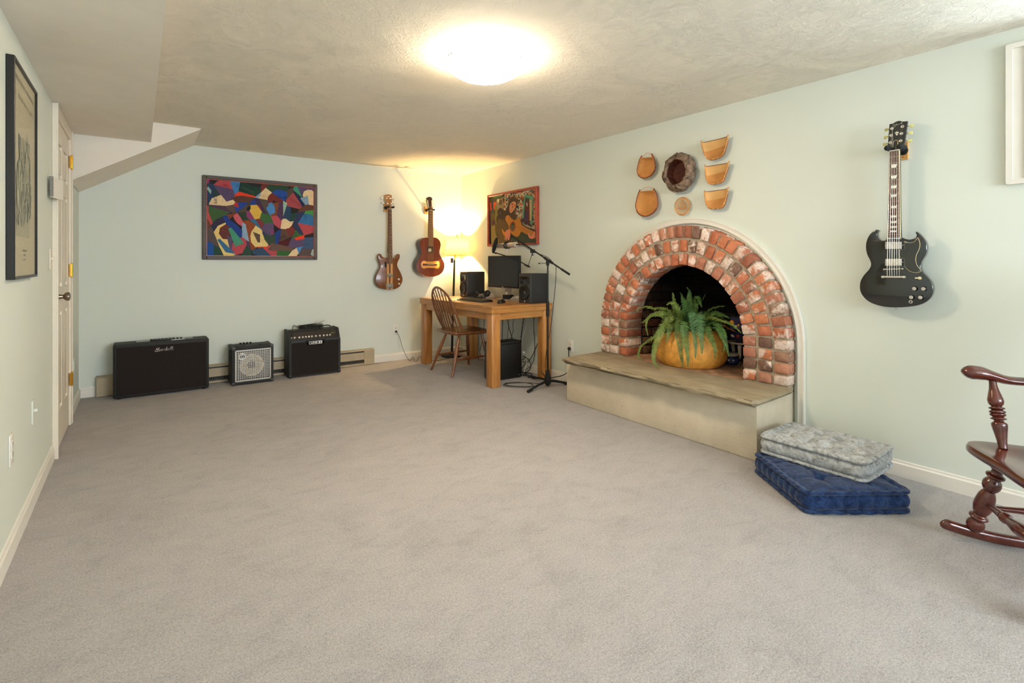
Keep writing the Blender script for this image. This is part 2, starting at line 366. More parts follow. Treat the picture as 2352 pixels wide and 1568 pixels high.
# rear wall with two windows, behind the camera
m = MB(); m.box(XL - .12, -.1, YF - .12, YF, 0, H); m.box(-.1, .8, YF - .12, YF, 0, 1.15); m.box(-.1, .8, YF - .12, YF, 2.05, H)
m.box(.8, 1.15, YF - .12, YF, 0, H); m.box(1.15, 3.15, YF - .12, YF, 0, .8); m.box(1.15, 3.15, YF - .12, YF, 2.1, H); m.box(3.15, XR + .12, YF - .12, YF, 0, H)
struct('wall_front', m, M['wall'], sm=False)
def window(name, x0, x1, z0, z1, fn, mull=1):
    """fn(a, depth, z): depth positive into the room"""
    r = sroot(name, fn((x0 + x1) / 2, 0, z0))
    def bx(mb, a0, a1, d0, d1, c0, c1):
        p = fn(a0, d0, c0); q = fn(a1, d1, c1)
        mb.box(min(p[0], q[0]), max(p[0], q[0]), min(p[1], q[1]), max(p[1], q[1]), min(p[2], q[2]), max(p[2], q[2]))
    t = MB(); W = .075
    for a0, a1, c0, c1 in ((x0 - W, x0, z0 - W, z1 + W), (x1, x1 + W, z0 - W, z1 + W), (x0, x1, z1, z1 + W), (x0, x1, z0 - W, z0)):
        bx(t, a0, a1, .0, .018, c0, c1)
        e = .012
        bx(t, a0 if a0 < x0 else a0, a0 + e if a0 < x0 else a0 + e * (a0 >= x1), .018, .026, c0, c1)
    for a0, a1, c0, c1 in ((x0 - W - .004, x0 - W + .02, z0 - W, z1 + W), (x1 + W - .02, x1 + W + .004, z0 - W, z1 + W), (x0 - W, x1 + W, z1 + W - .02, z1 + W + .004), (x0 - W, x1 + W, z0 - W - .004, z0 - W + .02), (x0 - .012, x0, z0, z1), (x1, x1 + .012, z0, z1), (x0, x1, z1, z1 + .012), (x0, x1, z0 - .012, z0)):
        bx(t, a0, a1, 0, .026 if c1 - c0 > .1 else .0256, c0, c1)
    obj('window_casing', t, M['trim'], r, sm=False)
    f = MB(); F = .04
    for a0, a1, c0, c1 in ((x0, x0 + F, z0, z1), (x1 - F, x1, z0, z1), (x0, x1, z1 - F, z1), (x0, x1, z0, z0 + F)): bx(f, a0, a1, -.12, -.05, c0, c1)
    for k in range(mull): a = x0 + (x1 - x0) * (k + 1) / (mull + 1); bx(f, a - .015, a + .015, -.1, -.06, z0, z1)
    obj('window_sash', f, M['white'], r, sm=False)
    g = MB(); bx(g, x0 + F, x1 - F, -.085, -.08, z0 + F, z1 - F); obj('window_pane', g, M['glass'], r, sm=False)
window('window_2', 1.15, 3.15, .8, 2.1, lambda a, d, z: (a, YF + d, z), 2)
window('window_3', -.1, .8, 1.15, 2.05, lambda a, d, z: (a, YF + d, z), 1)
WY0, WY1, WZ0, WZ1 = -.24, .525, 1.632, 2.145
window('window_1', WY0, WY1, WZ0, WZ1, lambda a, d, z: (XR - d, a, z), 1)
# fireplace wall with the arched opening and the high window opening
YC, Z0A, SILL = 2.40, .646, .389
def arch(r, n=28, z_base=0):
    """from the left foot over the crown to the right foot; (y, z)"""
    return [(YC + r, z_base)] + [(YC + r * math.cos(PI * i / n), Z0A + r * math.sin(PI * i / n)) for i in range(n + 1)] + [(YC - r, z_base)]
A = arch(.80); h = len(A) // 2
m = MB()
m.prism([(XR, y, z) for y, z in [(YC, H), (YB, H), (YB, 0)] + A[:h + 1]], (.12, 0, 0))
m.prism([(XR, y, z) for y, z in [(YC, H)] + A[h:] + [(1.2, 0), (1.2, H)]], (.12, 0, 0))
for y0, y1, z0, z1 in ((WY1, 1.2, 0, H), (WY0, WY1, 0, WZ0), (WY0, WY1, WZ1, H), (YF, WY0, 0, H)): m.box(XR, XR + .12, y0, y1, z0, z1)
struct('wall_right', m, M['wall'], sm=False)
# soffit along the left wall, stair bulkhead across the far corner
struct('trim_1', MB().box(XL, .08, YF, 5.03, 2.136, H), M['soffit'], sm=False)['label'] = 'smooth boxed soffit running along the left wall'
m = MB(); m.prism([(XL, 5.03, 1.79), (.42, 5.03, H), (XL, 5.03, H)], (0, YB - 5.03, 0)); struct('trim_2', m, M['trimw'], sm=False)['label'] = 'white sloping stair bulkhead over the far left corner'
# the sloping underside is painted like the soffit
m = MB(); a, b = Vector((XL, 5.032, 1.789)), Vector((.419, 5.032, H)); d = Vector((.004, 0, -.006))
m.prism([a, b, b + d, a + d], (0, YB - 5.032, 0)); struct('trim_3', m, M['soffit'], sm=False)['label'] = 'beige sloping underside of the stair bulkhead'
# baseboards
def base(name, x0, x1, y0, y1, ax, hgt=.088):
    m = MB(); t = .013; prof = [(0, 0), (t, 0), (t, hgt - .02), (t * .6, hgt - .012), (t * .5, hgt - .003), (0, hgt)]
    if ax == 'L': P = [(x0 + d, y0, z) for d, z in prof]; off = (0, y1 - y0, 0)
    elif ax == 'R': P = [(x1 - d, y0, z) for d, z in prof]; off = (0, y1 - y0, 0)
    elif ax == 'B': P = [(x0, y1 - d, z) for d, z in prof]; off = (x1 - x0, 0, 0)
    else: P = [(x0, y0 + d, z) for d, z in prof]; off = (x1 - x0, 0, 0)
    struct(name, m.prism(P, off), M['trim'], ang=20)
DY0, DY1 = 4.16, 4.88
base('baseboard_left', XL, 0, YF, DY0 - .075, 'L'); base('baseboard_left', XL, 0, DY1 + .075, YB, 'L')
base('baseboard_back', XL, -.305, 0, YB, 'B'); base('baseboard_back', 2.21, XR, 0, YB, 'B')
base('baseboard_right', 0, XR, 3.285, YB, 'R'); base('baseboard_right', 0, XR, YF, YC - .868, 'R')
base('baseboard_front', XL, XR, YF, YF, 'F')
# door in the left wall: six panels, seen almost edge-on
d = sroot('door_1', (XL, DY0, 0))
m = MB(); t_ = .022
for y0, y1, z0, z1 in ((DY0 - .072, DY0, 0, 2.134), (DY1, DY1 + .072, 0, 2.134), (DY0, DY1, 2.062, 2.134)):
    m.rbox(XL, XL + t_ + .003, y0, y1, z0, z1, .004, 1)
m.box(XL + t_, XL + .03, DY0 - .072, DY0 - .052, 0, 2.134); m.box(XL + t_, XL + .03, DY1 + .052, DY1 + .072, 0, 2.134)
obj('door_casing', m, M['door'], d, sm=False)
XD = XL + .008
m = MB(); m.box(XL - .02, XD - .006, DY0, DY1, .01, 2.06)
st = [(DY0, DY0 + .10), (DY0 + .31, DY0 + .41), (DY1 - .10, DY1)]; ra = [(.01, .24), (.86, 1.02), (1.62, 1.72), (1.93, 2.06)]
for y0, y1 in st: m.box(XD - .006, XD + .004, y0, y1, .01, 2.06)
for z0, z1 in ra:
    for y0, y1 in ((DY0 + .10, DY0 + .31), (DY0 + .41, DY1 - .10)): m.box(XD - .006, XD + .0038, y0, y1, z0, z1)
leaf = obj('door_leaf', m, M['door'], d, sm=False)
for y0, y1 in ((DY0 + .10, DY0 + .31), (DY0 + .41, DY1 - .10)):
    for z0, z1 in ((.24, .86), (1.02, 1.62), (1.72, 1.93)):
        q = MB(); q.rbox(XD - .008, XD + .003, y0 + .022, y1 - .022, z0 + .022, z1 - .022, .005, 1); obj('door_panel', q, M['door'], leaf, sm=False)
k = (XD + .004, DY0 + .062, .965)
m = MB().lathe(k, [(.032, 0), (.032, .004), (.016, .008), (.012, .028), (.022, .036), (.028, .046), (.026, .058), (.012, .064)], (1, 0, 0), 20); obj('door_knob', m, M['nickel'], d)
for z in (1.90, 1.12, .335):
    m = MB().cyl((XL + .028, DY1 + .004, z - .045), (XL + .028, DY1 + .004, z + .045), .007, n=10); m.box(XL + .018, XL + .026, DY1 - .026, DY1 + .03, z - .044, z + .044)
    for s_ in (-.05, .045): m.ball((XL + .028, DY1 + .004, z + s_ + .0025), .006, 8)
    obj('hinge', m, M['brass'], d)

# ================================================================ fireplace
fp = thing('fireplace', 'arched red brick fireplace with raised stone hearth and dark firebox', 'fireplace', (3.35, YC, 0))
def brick_mesh(i, dims):
    r = random.Random(i); m = MB().rbox(-dims[0] / 2, dims[0] / 2, -dims[1] / 2, dims[1] / 2, -dims[2] / 2, dims[2] / 2, .006, 1)
    me = bpy.data.meshes.new('brick'); me.from_pydata([(v[0] + r.uniform(-.0025, .0025), v[1] + r.uniform(-.003, .003), v[2] + r.uniform(-.003, .003)) for v in m.v], [], m.f)
    me.shade_smooth(); me.set_sharp_from_angle(angle=math.radians(55)); return me
HEAD = [brick_mesh(i, (.19, .088, .0635)) for i in range(6)]; STR = [brick_mesh(20 + i, (.19, .06, .064)) for i in range(4)]
for me in HEAD: me.materials.append(M['brick'])
for me in STR: me.materials.append(M['soot'])
REDS = [(200, 124, 91), (194, 119, 87), (206, 130, 93), (184, 124, 98), (176, 115, 91), (214, 139, 98), (166, 130, 109), (134, 104, 89), (194, 134, 109), (204, 149, 122)]
def brick(me, loc, rot, col, alpha, sc=(1, 1, 1)):
    o = bpy.data.objects.new('brick', me); COL.objects.link(o); o.parent = fp
    o.location = Vector(loc) - Vector(fp['_o']); o.rotation_euler = rot; o.scale = sc; o.color = (*lin(col), alpha); return o
R = random.Random(3)
for r, n in ((.7625, 39), (.6575, 34), (.5525, 30)):
    s0 = Z0A - SILL; tot = 2 * s0 + PI * r
    for i in range(n):
        s = (i + .5) * tot / n
        if s < s0: y, z, a = YC + r, SILL + s, 0
        elif s > tot - s0: y, z, a = YC - r, SILL + tot - s, PI
        else: a = (s - s0) / r; y, z = YC + r * math.cos(a), Z0A + r * math.sin(a)
        whi = R.choice([0, .12, .25, .35, .42, .5, .55, .6, .68, .95 if R.random() < .5 else .5])
        px_ = R.uniform(-.004, .004)
        wd = 1.0 if r < .7 else 1.02
        brick(R.choice(HEAD), (3.30 + .095 + px_, y, z), (a + R.uniform(-.02, .02), R.uniform(-.01, .01), R.uniform(-.015, .015)), R.choice(REDS), whi, (1, wd, R.uniform(.96, 1.01)))
# mortar body between the rings
m = MB()
def ring_body(m, r0, r1, x0, x1, n=40, zb=SILL - .03):
    a, b = arch(r0, n, zb), arch(r1, n, zb); N = len(a)
    vs = [(x, y, z) for x in (x0, x1) for P in (a, b) for y, z in P]
    fs = []
    for i in range(N - 1): fs += [(i, i + 1, N + i + 1, N + i), (2 * N + i, 3 * N + i, 3 * N + i + 1, 2 * N + i + 1), (i, 2 * N + i, 2 * N + i + 1, i + 1), (N + i, N + i + 1, 3 * N + i + 1, 3 * N + i)]
    fs += [(0, N, 3 * N, 2 * N), (N - 1, 3 * N - 1, 4 * N - 1, 2 * N - 1)]
    return m.add(vs, fs)
obj('mortar', ring_body(m, .513, .799, 3.313, 3.487), M['mortar'], fp)
# white moulding bent around the arch
m = MB(); ring_body(m, .826, .868, 3.380, XR, 48, 0); ring_body(m, .829, .836, 3.376, 3.385, 48, .001); ring_body(m, .858, .865, 3.377, 3.385, 48, .001)
obj('arch_moulding', m, M['trim'], fp, ang=30)
# firebox: splayed side walls, black back and top
m = MB()
yl, yr, xb = YC + .52, YC - .52, 3.92
m.prism([(3.49, yl + .01, SILL), (xb, YC + .42, SILL), (xb + .05, YC + .46, SILL), (3.49, yl + .12, SILL)], (0, 0, .95))
m.prism([(3.49, yr - .01, SILL), (xb, YC - .42, SILL), (xb + .05, YC - .46, SILL), (3.49, yr - .12, SILL)], (0, 0, .95))
m.box(xb, xb + .05, YC - .5, YC + .5, SILL, 1.34); m.box(3.50, xb + .05, YC - .75, YC + .75, 1.25, 1.34)
m.box(3.488, 3.50, YC + .51, YC + .80, .3, 1.3); m.box(3.488, 3.50, YC - .80, YC - .51, .3, 1.3)
for sg in (-1, 1):
    for i in range(7):
        a0, a1 = PI / 2 * i / 7, PI / 2 * (i + 1) / 7
        m.prism([(3.489, YC + sg * .515 * math.cos(a0), Z0A + .515 * math.sin(a0)), (3.489, YC + sg * .515 * math.cos(a1), Z0A + .515 * math.sin(a1)), (3.489, YC + sg * .82, Z0A + .82 * math.sin(a1) + .1), (3.489, YC + sg * .82, Z0A + .82 * math.sin(a0))], (.01, 0, 0))
obj('firebox_shell', m, M['firewall'], fp, sm=False)
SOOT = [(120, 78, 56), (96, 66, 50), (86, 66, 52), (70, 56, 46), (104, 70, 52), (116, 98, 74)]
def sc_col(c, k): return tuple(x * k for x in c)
for side in (1, -1):
    p0 = Vector((3.495, YC + side * .515, 0)); p1 = Vector((xb, YC + side * .41, 0)); dr = (p1 - p0).normalized(); Lw = (p1 - p0).length
    ang = math.atan2(dr.y, dr.x)
    for row in range(11):
        z = SILL + .036 + row * .076; off = 0 if row % 2 else -.1; u = off
        while u < Lw:
            a, b = max(u, 0) + .004, min(u + .2, Lw) - .004
            if b - a > .03:
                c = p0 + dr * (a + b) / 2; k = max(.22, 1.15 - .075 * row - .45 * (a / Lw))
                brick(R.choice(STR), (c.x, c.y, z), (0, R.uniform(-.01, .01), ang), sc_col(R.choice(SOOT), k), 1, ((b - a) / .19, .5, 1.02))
            u += .2
for row in range(11):
    u = -.41 - (0 if row % 2 else .1)
    while u < .41:
        a, b = max(u, -.41) + .004, min(u + .2, .41) - .004
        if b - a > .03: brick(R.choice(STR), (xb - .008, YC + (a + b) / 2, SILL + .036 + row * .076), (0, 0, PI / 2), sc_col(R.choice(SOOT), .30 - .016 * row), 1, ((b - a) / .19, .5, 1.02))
        u += .2
obj('firebox_floor', MB().box(3.26, 3.93, YC - .53, YC + .53, SILL - .03, SILL + .001), M['ash'], fp, sm=False)
# hearth base and slab with a broken front edge
m = MB(); nx, nz = 34, 10; bx0, by0, by1, bz = 2.955, 1.605, 3.275, .352
def jit(p, s=.004, f=9): q = Vector(p) * f; return Vector(p) + Vector((noise.noise(q), noise.noise(q + Vector((5, 0, 0))), noise.noise(q + Vector((0, 9, 0))) * .3)) * s
m.rbox(bx0, 3.47, by0, by1, 0, bz, .008, 2); obj('hearth_base', m, M['stucco'], fp, sm=True, ang=30)
top = [(3.31, 3.22), (3.20, 3.205), (2.98, 3.20), (2.83, 3.19)]
n = 64
front = []
for i in range(n + 1):
    y = 3.175 - (3.175 - 1.565) * i / n
    front.append((2.822 + .012 * noise.noise(Vector((y * 3.1, 1, 0))) + .012 * noise.noise(Vector((y * 9, 4, 0))) + .02 * max(0, .5 - i / n), y))
right = [(2.862, 1.548), (3.05, 1.556), (3.31, 1.572)]
out = top + front + right; N = len(out); RR = random.Random(9)
cen = Vector((3.1, 2.38)); m = MB(); rings = []
for lv, (z, k) in enumerate(((SILL, -.006), (SILL - .004, 0), (SILL - .018, .005), (SILL - .032, -.004), (SILL - .042, -.020))):
    rg = []
    for i, (x, y) in enumerate(out):
        isf = 4 <= i < 4 + n + 1; e = k
        if isf and lv >= 1: e = k + .014 * noise.noise(Vector((y * 14, lv * 1.7, 3))) - lv * .004 + (.018 * noise.noise(Vector((y * 5, 8, lv * .5))))
        dx = -1 if isf else 0; dy = 0
        if not isf: v = Vector((x, y)) - cen; dy = math.copysign(1, v.y); dx = 0
        zz = z + (.004 * noise.noise(Vector((x * 7, y * 7, lv))) if lv else 0) - (.004 * abs(noise.noise(Vector((y * 6, 2, 0)))) if isf and lv == 0 else 0)
        rg.append((x + dx * e, y + dy * e, zz))
    rings.append(rg)
vs = [v for rg in rings for v in rg]; fs = [tuple(range(N))] + [tuple(range(5 * N - 1, 4 * N - 1, -1))]
for l in range(4): fs += [(l * N + i, (l + 1) * N + i, (l + 1) * N + (i + 1) % N, l * N + (i + 1) % N) for i in range(N)]
m.add(vs, fs); obj('hearth_slab', m, M['stone'], fp, ang=35)

# ================================================================ ceiling light
lc = Vector((1.52, 2.34, 0))
cl = thing('ceiling_light', 'white glass dome light on the textured ceiling with nickel clips', 'ceiling light', (lc.x, lc.y, H))
m = MB().lathe((lc.x, lc.y, H), [(.10, 0), (.10, -.02), (.085, -.025)], n=40); obj('mounting_plate', m, M['white'], cl)
prof = [(.210 * math.cos(a), -.042 - .094 * math.sin(a)) for a in [PI / 2 * i / 12 for i in range(13)]]
prof = [(.212, -.036)] + prof; inner = [(max(r - .006, .0001), hh + .004) for r, hh in reversed(prof)]
m = MB().lathe((lc.x, lc.y, H), prof + inner, n=64, caps=False)
dm = emit_mat('glowing_glass', (1, .84, .64), DOME_STRENGTH); tt = dm.node_tree; ge = tt.nodes.new('ShaderNodeNewGeometry'); sx_ = tt.nodes.new('ShaderNodeSeparateXYZ'); tt.links.new(ge.outputs['Normal'], sx_.inputs[0])
ab1 = tt.nodes.new('ShaderNodeMath'); ab1.operation = 'ABSOLUTE'; tt.links.new(sx_.outputs[2], ab1.inputs[0]); pw = tt.nodes.new('ShaderNodeMath'); pw.operation = 'POWER'; tt.links.new(ab1.outputs[0], pw.inputs[0]); pw.inputs[1].default_value = 1.3
ma = tt.nodes.new('ShaderNodeMath'); ma.operation = 'MULTIPLY_ADD'; tt.links.new(pw.outputs[0], ma.inputs[0]); ma.inputs[1].default_value = DOME_STRENGTH; ma.inputs[2].default_value = 1.5; tt.links.new(ma.outputs[0], tt.nodes['Principled BSDF'].inputs['Emission Strength'])
obj('glass_dome', m, dm, cl)
for a in (1.05, 3.15, 5.25):
    c = Vector((lc.x + .214 * math.cos(a), lc.y + .214 * math.sin(a), H - .04)); tn = Vector((-math.sin(a), math.cos(a), 0))
    for s_ in (-.014, .014): 
        m = MB().ball(c + tn * s_, .008, 10, (1, 1, 1.6)); m.cyl(c + tn * s_, c + tn * s_ * .6 + Vector((-.1 * math.cos(a), -.1 * math.sin(a), .036)), .002, n=6); obj('clip', m, M['silver'], cl)
# ================================================================ things along the back wall
def cp(px, py, s, ox, oy): return ox + px / s, oy + py / s        # detail coordinates -> photograph frame
def outline(pts, s, ox, oy, fn, n=3): return smooth([fn(*cp(x, y, s, ox, oy)) for x, y in pts], n)

# ---- abstract painting
Yp = YB - .022
def pt(x, y, lift=0): p = onY(*cp(x, y, 6.534, 440, 380), Yp); return Vector((p.x, Yp - lift, p.z))
ab = thing('abstract_painting', 'large framed abstract painting of interlocking coloured shapes on the back wall', 'painting', (1.035, YB, 1.2))
C = [((38, 34, 32), [(190, 180), (1850, 310), (1850, 1385), (200, 1375)]),
((150, 60, 110), [(205, 190), (272, 193), (255, 265), (205, 258)]), ((40, 62, 95), [(255, 265), (330, 285), (440, 450), (320, 500), (268, 575), (212, 570), (210, 520)]),
((40, 62, 60), [(330, 350), (400, 380), (440, 450), (340, 480)]),
((184, 72, 78), [(330, 285), (400, 235), (490, 215), (580, 225), (622, 370), (500, 335)]), ((66, 126, 186), [(580, 225), (738, 235), (705, 420), (650, 440)]),
((90, 72, 106), [(335, 290), (500, 335), (622, 370), (650, 470), (520, 550), (440, 450)]), ((26, 60, 46), [(738, 235), (850, 255), (905, 300), (920, 375), (940, 300), (1060, 335), (1040, 400), (960, 465), (705, 395)]),
((30, 36, 40), [(790, 243), (1085, 265), (1060, 335), (940, 300), (895, 300)]), ((116, 44, 40), [(1080, 262), (1190, 272), (1040, 410), (1045, 320)]),
((40, 72, 50), [(1190, 275), (1455, 300), (1440, 420), (1330, 370), (1205, 410), (1110, 340)]), ((232, 202, 152), [(1115, 340), (1203, 412), (1160, 460), (1145, 525), (975, 480)]),
((135, 160, 190), [(950, 487), (1045, 405), (1030, 440), (985, 485)]), ((238, 60, 22), [(650, 440), (708, 397), (960, 468), (940, 487), (740, 458), (652, 468)]),
((92, 58, 44), [(620, 495), (680, 465), (770, 460), (940, 487), (870, 555), (700, 560), (640, 530)]), ((30, 74, 156), [(1205, 410), (1250, 375), (1330, 368), (1425, 400), (1420, 490), (1385, 540)]),
((120, 40, 35), [(1205, 415), (1385, 540), (1290, 560), (1150, 565), (1145, 500), (1165, 455)]), ((172, 74, 76), [(1420, 520), (1515, 395), (1655, 615), (1610, 660), (1420, 605)]),
((88, 70, 60), [(1540, 310), (1520, 400), (1430, 500), (1435, 380)]), ((30, 36, 80), [(1525, 370), (1715, 595), (1665, 615)]),
((92, 74, 108), [(1580, 310), (1842, 325), (1842, 400), (1760, 370), (1690, 400), (1665, 470)]), ((62, 150, 116), [(1530, 365), (1550, 310), (1580, 310), (1655, 480)]),
((236, 206, 156), [(1675, 440), (1690, 395), (1740, 370), (1800, 375), (1842, 410), (1842, 605), (1757, 590), (1745, 460), (1680, 480)]), ((135, 165, 185), [(1635, 490), (1742, 458), (1757, 592), (1715, 595)]),
((104, 60, 42), [(1590, 705), (1650, 630), (1740, 590), (1842, 610), (1842, 670), (1710, 690)]), ((72, 148, 74), [(1705, 690), (1842, 672), (1842, 790), (1770, 735), (1680, 735)]),
((50, 112, 162), [(1585, 865), (1680, 735), (1730, 730), (1800, 750), (1838, 800), (1838, 915)]), ((184, 74, 80), [(1585, 865), (1838, 915), (1838, 1000), (1690, 1042), (1630, 950)]),
((64, 88, 122), [(1695, 1090), (1838, 1075), (1838, 1255), (1665, 1250)]), ((92, 74, 108), [(1570, 1112), (1690, 1098), (1665, 1215), (1580, 1225), (1520, 1245), (1440, 1215), (1510, 1095), (1540, 1090)]),
((238, 62, 24), [(1535, 1085), (1690, 1045), (1692, 1095), (1570, 1112)]), ((58, 104, 54), [(1550, 965), (1675, 1040), (1500, 1095)]),
((44, 54, 88), [(1495, 720), (1705, 693), (1585, 865), (1680, 1042), (1620, 1020), (1530, 900), (1520, 840)]), ((98, 68, 54), [(1340, 950), (1410, 950), (1500, 1060), (1310, 1150)]),
((128, 46, 40), [(1410, 950), (1500, 905), (1550, 960), (1520, 1050), (1470, 1040)]), ((26, 62, 138), [(1245, 1020), (1338, 950), (1305, 1180), (1255, 1175)]),
((84, 22, 26), [(1305, 1150), (1495, 1100), (1440, 1215), (1300, 1180)]), ((128, 72, 44), [(1205, 560), (1320, 565), (1315, 640), (1280, 760), (1175, 765), (1170, 745), (1248, 700), (1240, 610)]),
((74, 138, 198), [(1115, 640), (1140, 580), (1200, 560), (1238, 610), (1248, 700), (1170, 745), (1120, 700)]), ((84, 54, 84), [(1320, 560), (1378, 540), (1370, 850), (1355, 850), (1280, 760)]),
((40, 68, 98), [(1425, 610), (1490, 625), (1490, 800), (1470, 850), (1380, 800), (1380, 750)]), ((150, 185, 160), [(1380, 530), (1430, 565), (1380, 755)]), ((34, 68, 58), [(1490, 725), (1580, 705), (1560, 760), (1520, 840), (1490, 800)]),
((192, 78, 92), [(1190, 765), (1280, 760), (1355, 850), (1340, 945), (1280, 925), (1240, 880)]), ((88, 72, 64), [(1000, 490), (1145, 525), (1145, 600), (1110, 640), (1165, 745), (1140, 745)]),
((60, 42, 80), [(940, 520), (1000, 495), (1137, 765), (1110, 780), (985, 600)]), ((30, 60, 140), [(880, 590), (870, 565), (945, 500), (960, 590)]), ((30, 66, 148), [(690, 560), (845, 562), (770, 640), (675, 705), (630, 650)]),
((186, 48, 46), [(650, 550), (688, 560), (700, 625), (632, 605)]), ((84, 52, 76), [(255, 578), (520, 603), (540, 650), (600, 700), (580, 710), (250, 608)]), ((92, 76, 68), [(520, 590), (610, 570), (645, 650), (660, 705), (630, 710), (520, 630)]),
((234, 206, 158), [(268, 573), (310, 495), (440, 447), (520, 550), (620, 518), (648, 550), (630, 580), (520, 600), (262, 580)]), ((60, 94, 50), [(248, 610), (575, 712), (480, 760), (320, 862), (260, 760), (245, 680)]),
((192, 80, 82), [(212, 595), (250, 605), (245, 690), (315, 870), (290, 905), (212, 730)]), ((110, 60, 42), [(212, 740), (290, 905), (212, 1000)]), ((124, 58, 36), [(525, 745), (690, 708), (565, 810)]),
((30, 28, 28), [(565, 815), (630, 760), (640, 800), (760, 910), (755, 980), (680, 900)]), ((206, 94, 104), [(630, 760), (680, 718), (780, 850), (765, 912), (700, 870), (650, 810)]), ((44, 64, 46), [(700, 715), (830, 690), (840, 770), (875, 815), (770, 830)]),
((84, 70, 60), [(690, 705), (870, 560), (880, 600), (835, 680), (820, 695)]), ((140, 50, 44), [(980, 600), (1020, 600), (1052, 700)]), ((226, 182, 74), [(860, 680), (890, 600), (975, 595), (1052, 700), (1025, 795), (945, 808)]),
((142, 60, 108), [(825, 690), (860, 680), (940, 808), (870, 810), (830, 760)]), ((58, 104, 54), [(1050, 710), (1180, 755), (1230, 880), (1150, 865), (1060, 890), (1025, 810)]), ((128, 50, 54), [(950, 810), (1025, 800), (1090, 890), (1055, 970)]),
((50, 110, 150), [(880, 815), (950, 810), (1045, 960), (1020, 960)]), ((148, 70, 28), [(765, 838), (850, 825), (945, 880), (950, 920), (890, 1020), (890, 1130), (960, 1240), (890, 1275), (850, 1150), (790, 900)]),
((140, 170, 195), [(765, 850), (805, 885), (858, 1145), (758, 1070)]), ((50, 46, 70), [(290, 905), (370, 820), (480, 760), (510, 860), (330, 1010)]), ((28, 60, 138), [(470, 765), (525, 750), (570, 820), (680, 900), (755, 985), (755, 1110), (560, 930)]),
((236, 206, 128), [(330, 1010), (400, 910), (510, 862), (515, 885), (430, 950), (410, 1000), (470, 1095), (540, 1100), (580, 1240), (665, 1330), (570, 1365), (485, 1365), (400, 1180)]),
((104, 50, 42), [(515, 885), (570, 930), (575, 1050), (530, 1100), (470, 1095), (415, 1020), (430, 940)]), ((90, 76, 74), [(212, 1000), (290, 910), (330, 1010), (420, 1240), (340, 1190), (212, 1140)]), ((26, 80, 154), [(212, 1140), (280, 1155), (335, 1190), (335, 1365), (212, 1365)]),
((35, 72, 58), [(335, 1190), (425, 1245), (485, 1365), (335, 1365)]), ((92, 74, 108), [(530, 1045), (610, 1080), (600, 1270), (575, 1240)]), ((186, 74, 84), [(760, 1080), (825, 1130), (820, 1240), (770, 1310), (665, 1335), (605, 1270), (620, 1160)]),
((54, 110, 152), [(388, 1110), (420, 1105), (655, 1330), (515, 1295)]), ((68, 148, 118), [(555, 945), (590, 935), (780, 1165), (655, 1213)]), ((44, 74, 60), [(770, 1310), (840, 1170), (890, 1270), (895, 1365), (740, 1365)]),
((84, 56, 88), [(820, 1130), (860, 1150), (890, 1270), (840, 1200)]), ((238, 208, 132), [(958, 905), (1050, 970), (1060, 1040), (1145, 1140), (1148, 1220), (960, 1220), (900, 1150), (887, 1060), (905, 990), (945, 940)]),
((98, 76, 66), [(925, 995), (1020, 1040), (1022, 1152), (995, 1150)]), ((238, 64, 22), [(965, 1222), (1140, 1222), (1120, 1268)]), ((50, 58, 90), [(1060, 980), (1170, 1045), (1080, 1045)]), ((54, 74, 60), [(1075, 1045), (1245, 1020), (1255, 1175), (1150, 1175), (1100, 1110)]),
((96, 78, 112), [(1055, 970), (1080, 900), (1110, 875), (1150, 865), (1200, 868), (1232, 880), (1245, 1015), (1175, 1047)]), ((150, 60, 110), [(1183, 985), (1222, 968), (1222, 1020), (1205, 1035)]), ((30, 28, 28), [(1235, 885), (1300, 940), (1245, 1020)]),
((186, 76, 84), [(1190, 1190), (1150, 1260), (1285, 1280), (1275, 1370), (1200, 1370), (1115, 1265), (1150, 1200)]), ((108, 80, 70), [(1190, 1165), (1525, 1240), (1510, 1290), (1170, 1270)]), ((50, 100, 50), [(1285, 1280), (1500, 1295), (1435, 1370), (1278, 1370)]),
((50, 76, 104), [(905, 1275), (1060, 1230), (1200, 1370), (1060, 1370), (920, 1320)]), ((94, 76, 74), [(1600, 1325), (1665, 1250), (1838, 1258), (1838, 1375), (1640, 1375)]), ((236, 208, 160), [(1440, 1370), (1515, 1280), (1580, 1235), (1600, 1320), (1550, 1375)]),
((74, 138, 200), [(1580, 1235), (1662, 1215), (1605, 1320)]), ((160, 186, 170), [(1815, 1260), (1838, 1260), (1838, 1368), (1792, 1335)]), ((160, 190, 176), [(232, 345), (245, 320), (292, 380), (290, 425)]),
((30, 28, 26), [(1222, 530), (1290, 548), (1210, 555)]), ((30, 28, 26), [(835, 640), (880, 600), (880, 640), (860, 680), (835, 675)]), ((34, 30, 28), [(1490, 630), (1610, 660), (1590, 700), (1495, 715)]),
((238, 210, 162), [(1340, 945), (1360, 815), (1385, 803), (1415, 806), (1450, 835), (1480, 850), (1522, 838), (1500, 890), (1460, 930), (1400, 948)])]
m = MB()
for i, (c, P) in enumerate(C):
    m.cc = c; P2 = P if i == 0 or len(P) < 5 else [(v.x, v.y) for v in smooth([(x, y, 0) for x, y in P], 1)]
    if i:
        V2 = [Vector((x, y)) for x, y in P2]; n2 = len(V2); ar = sum(V2[k].x * V2[(k + 1) % n2].y - V2[(k + 1) % n2].x * V2[k].y for k in range(n2)); g_ = 7 if ar > 0 else -7
        P2 = [(v.x + g_ * t_.y, v.y - g_ * t_.x) for v, t_ in ((V2[k], (V2[(k + 1) % n2] - V2[k - 1]).normalized()) for k in range(n2))]
    m.poly([pt(min(max(x, 203), 1845), min(max(y, 186 + (x - 205) * .08), 1380), .00006 * i) for x, y in P2])
Lf = .00006 * len(C) + .0002
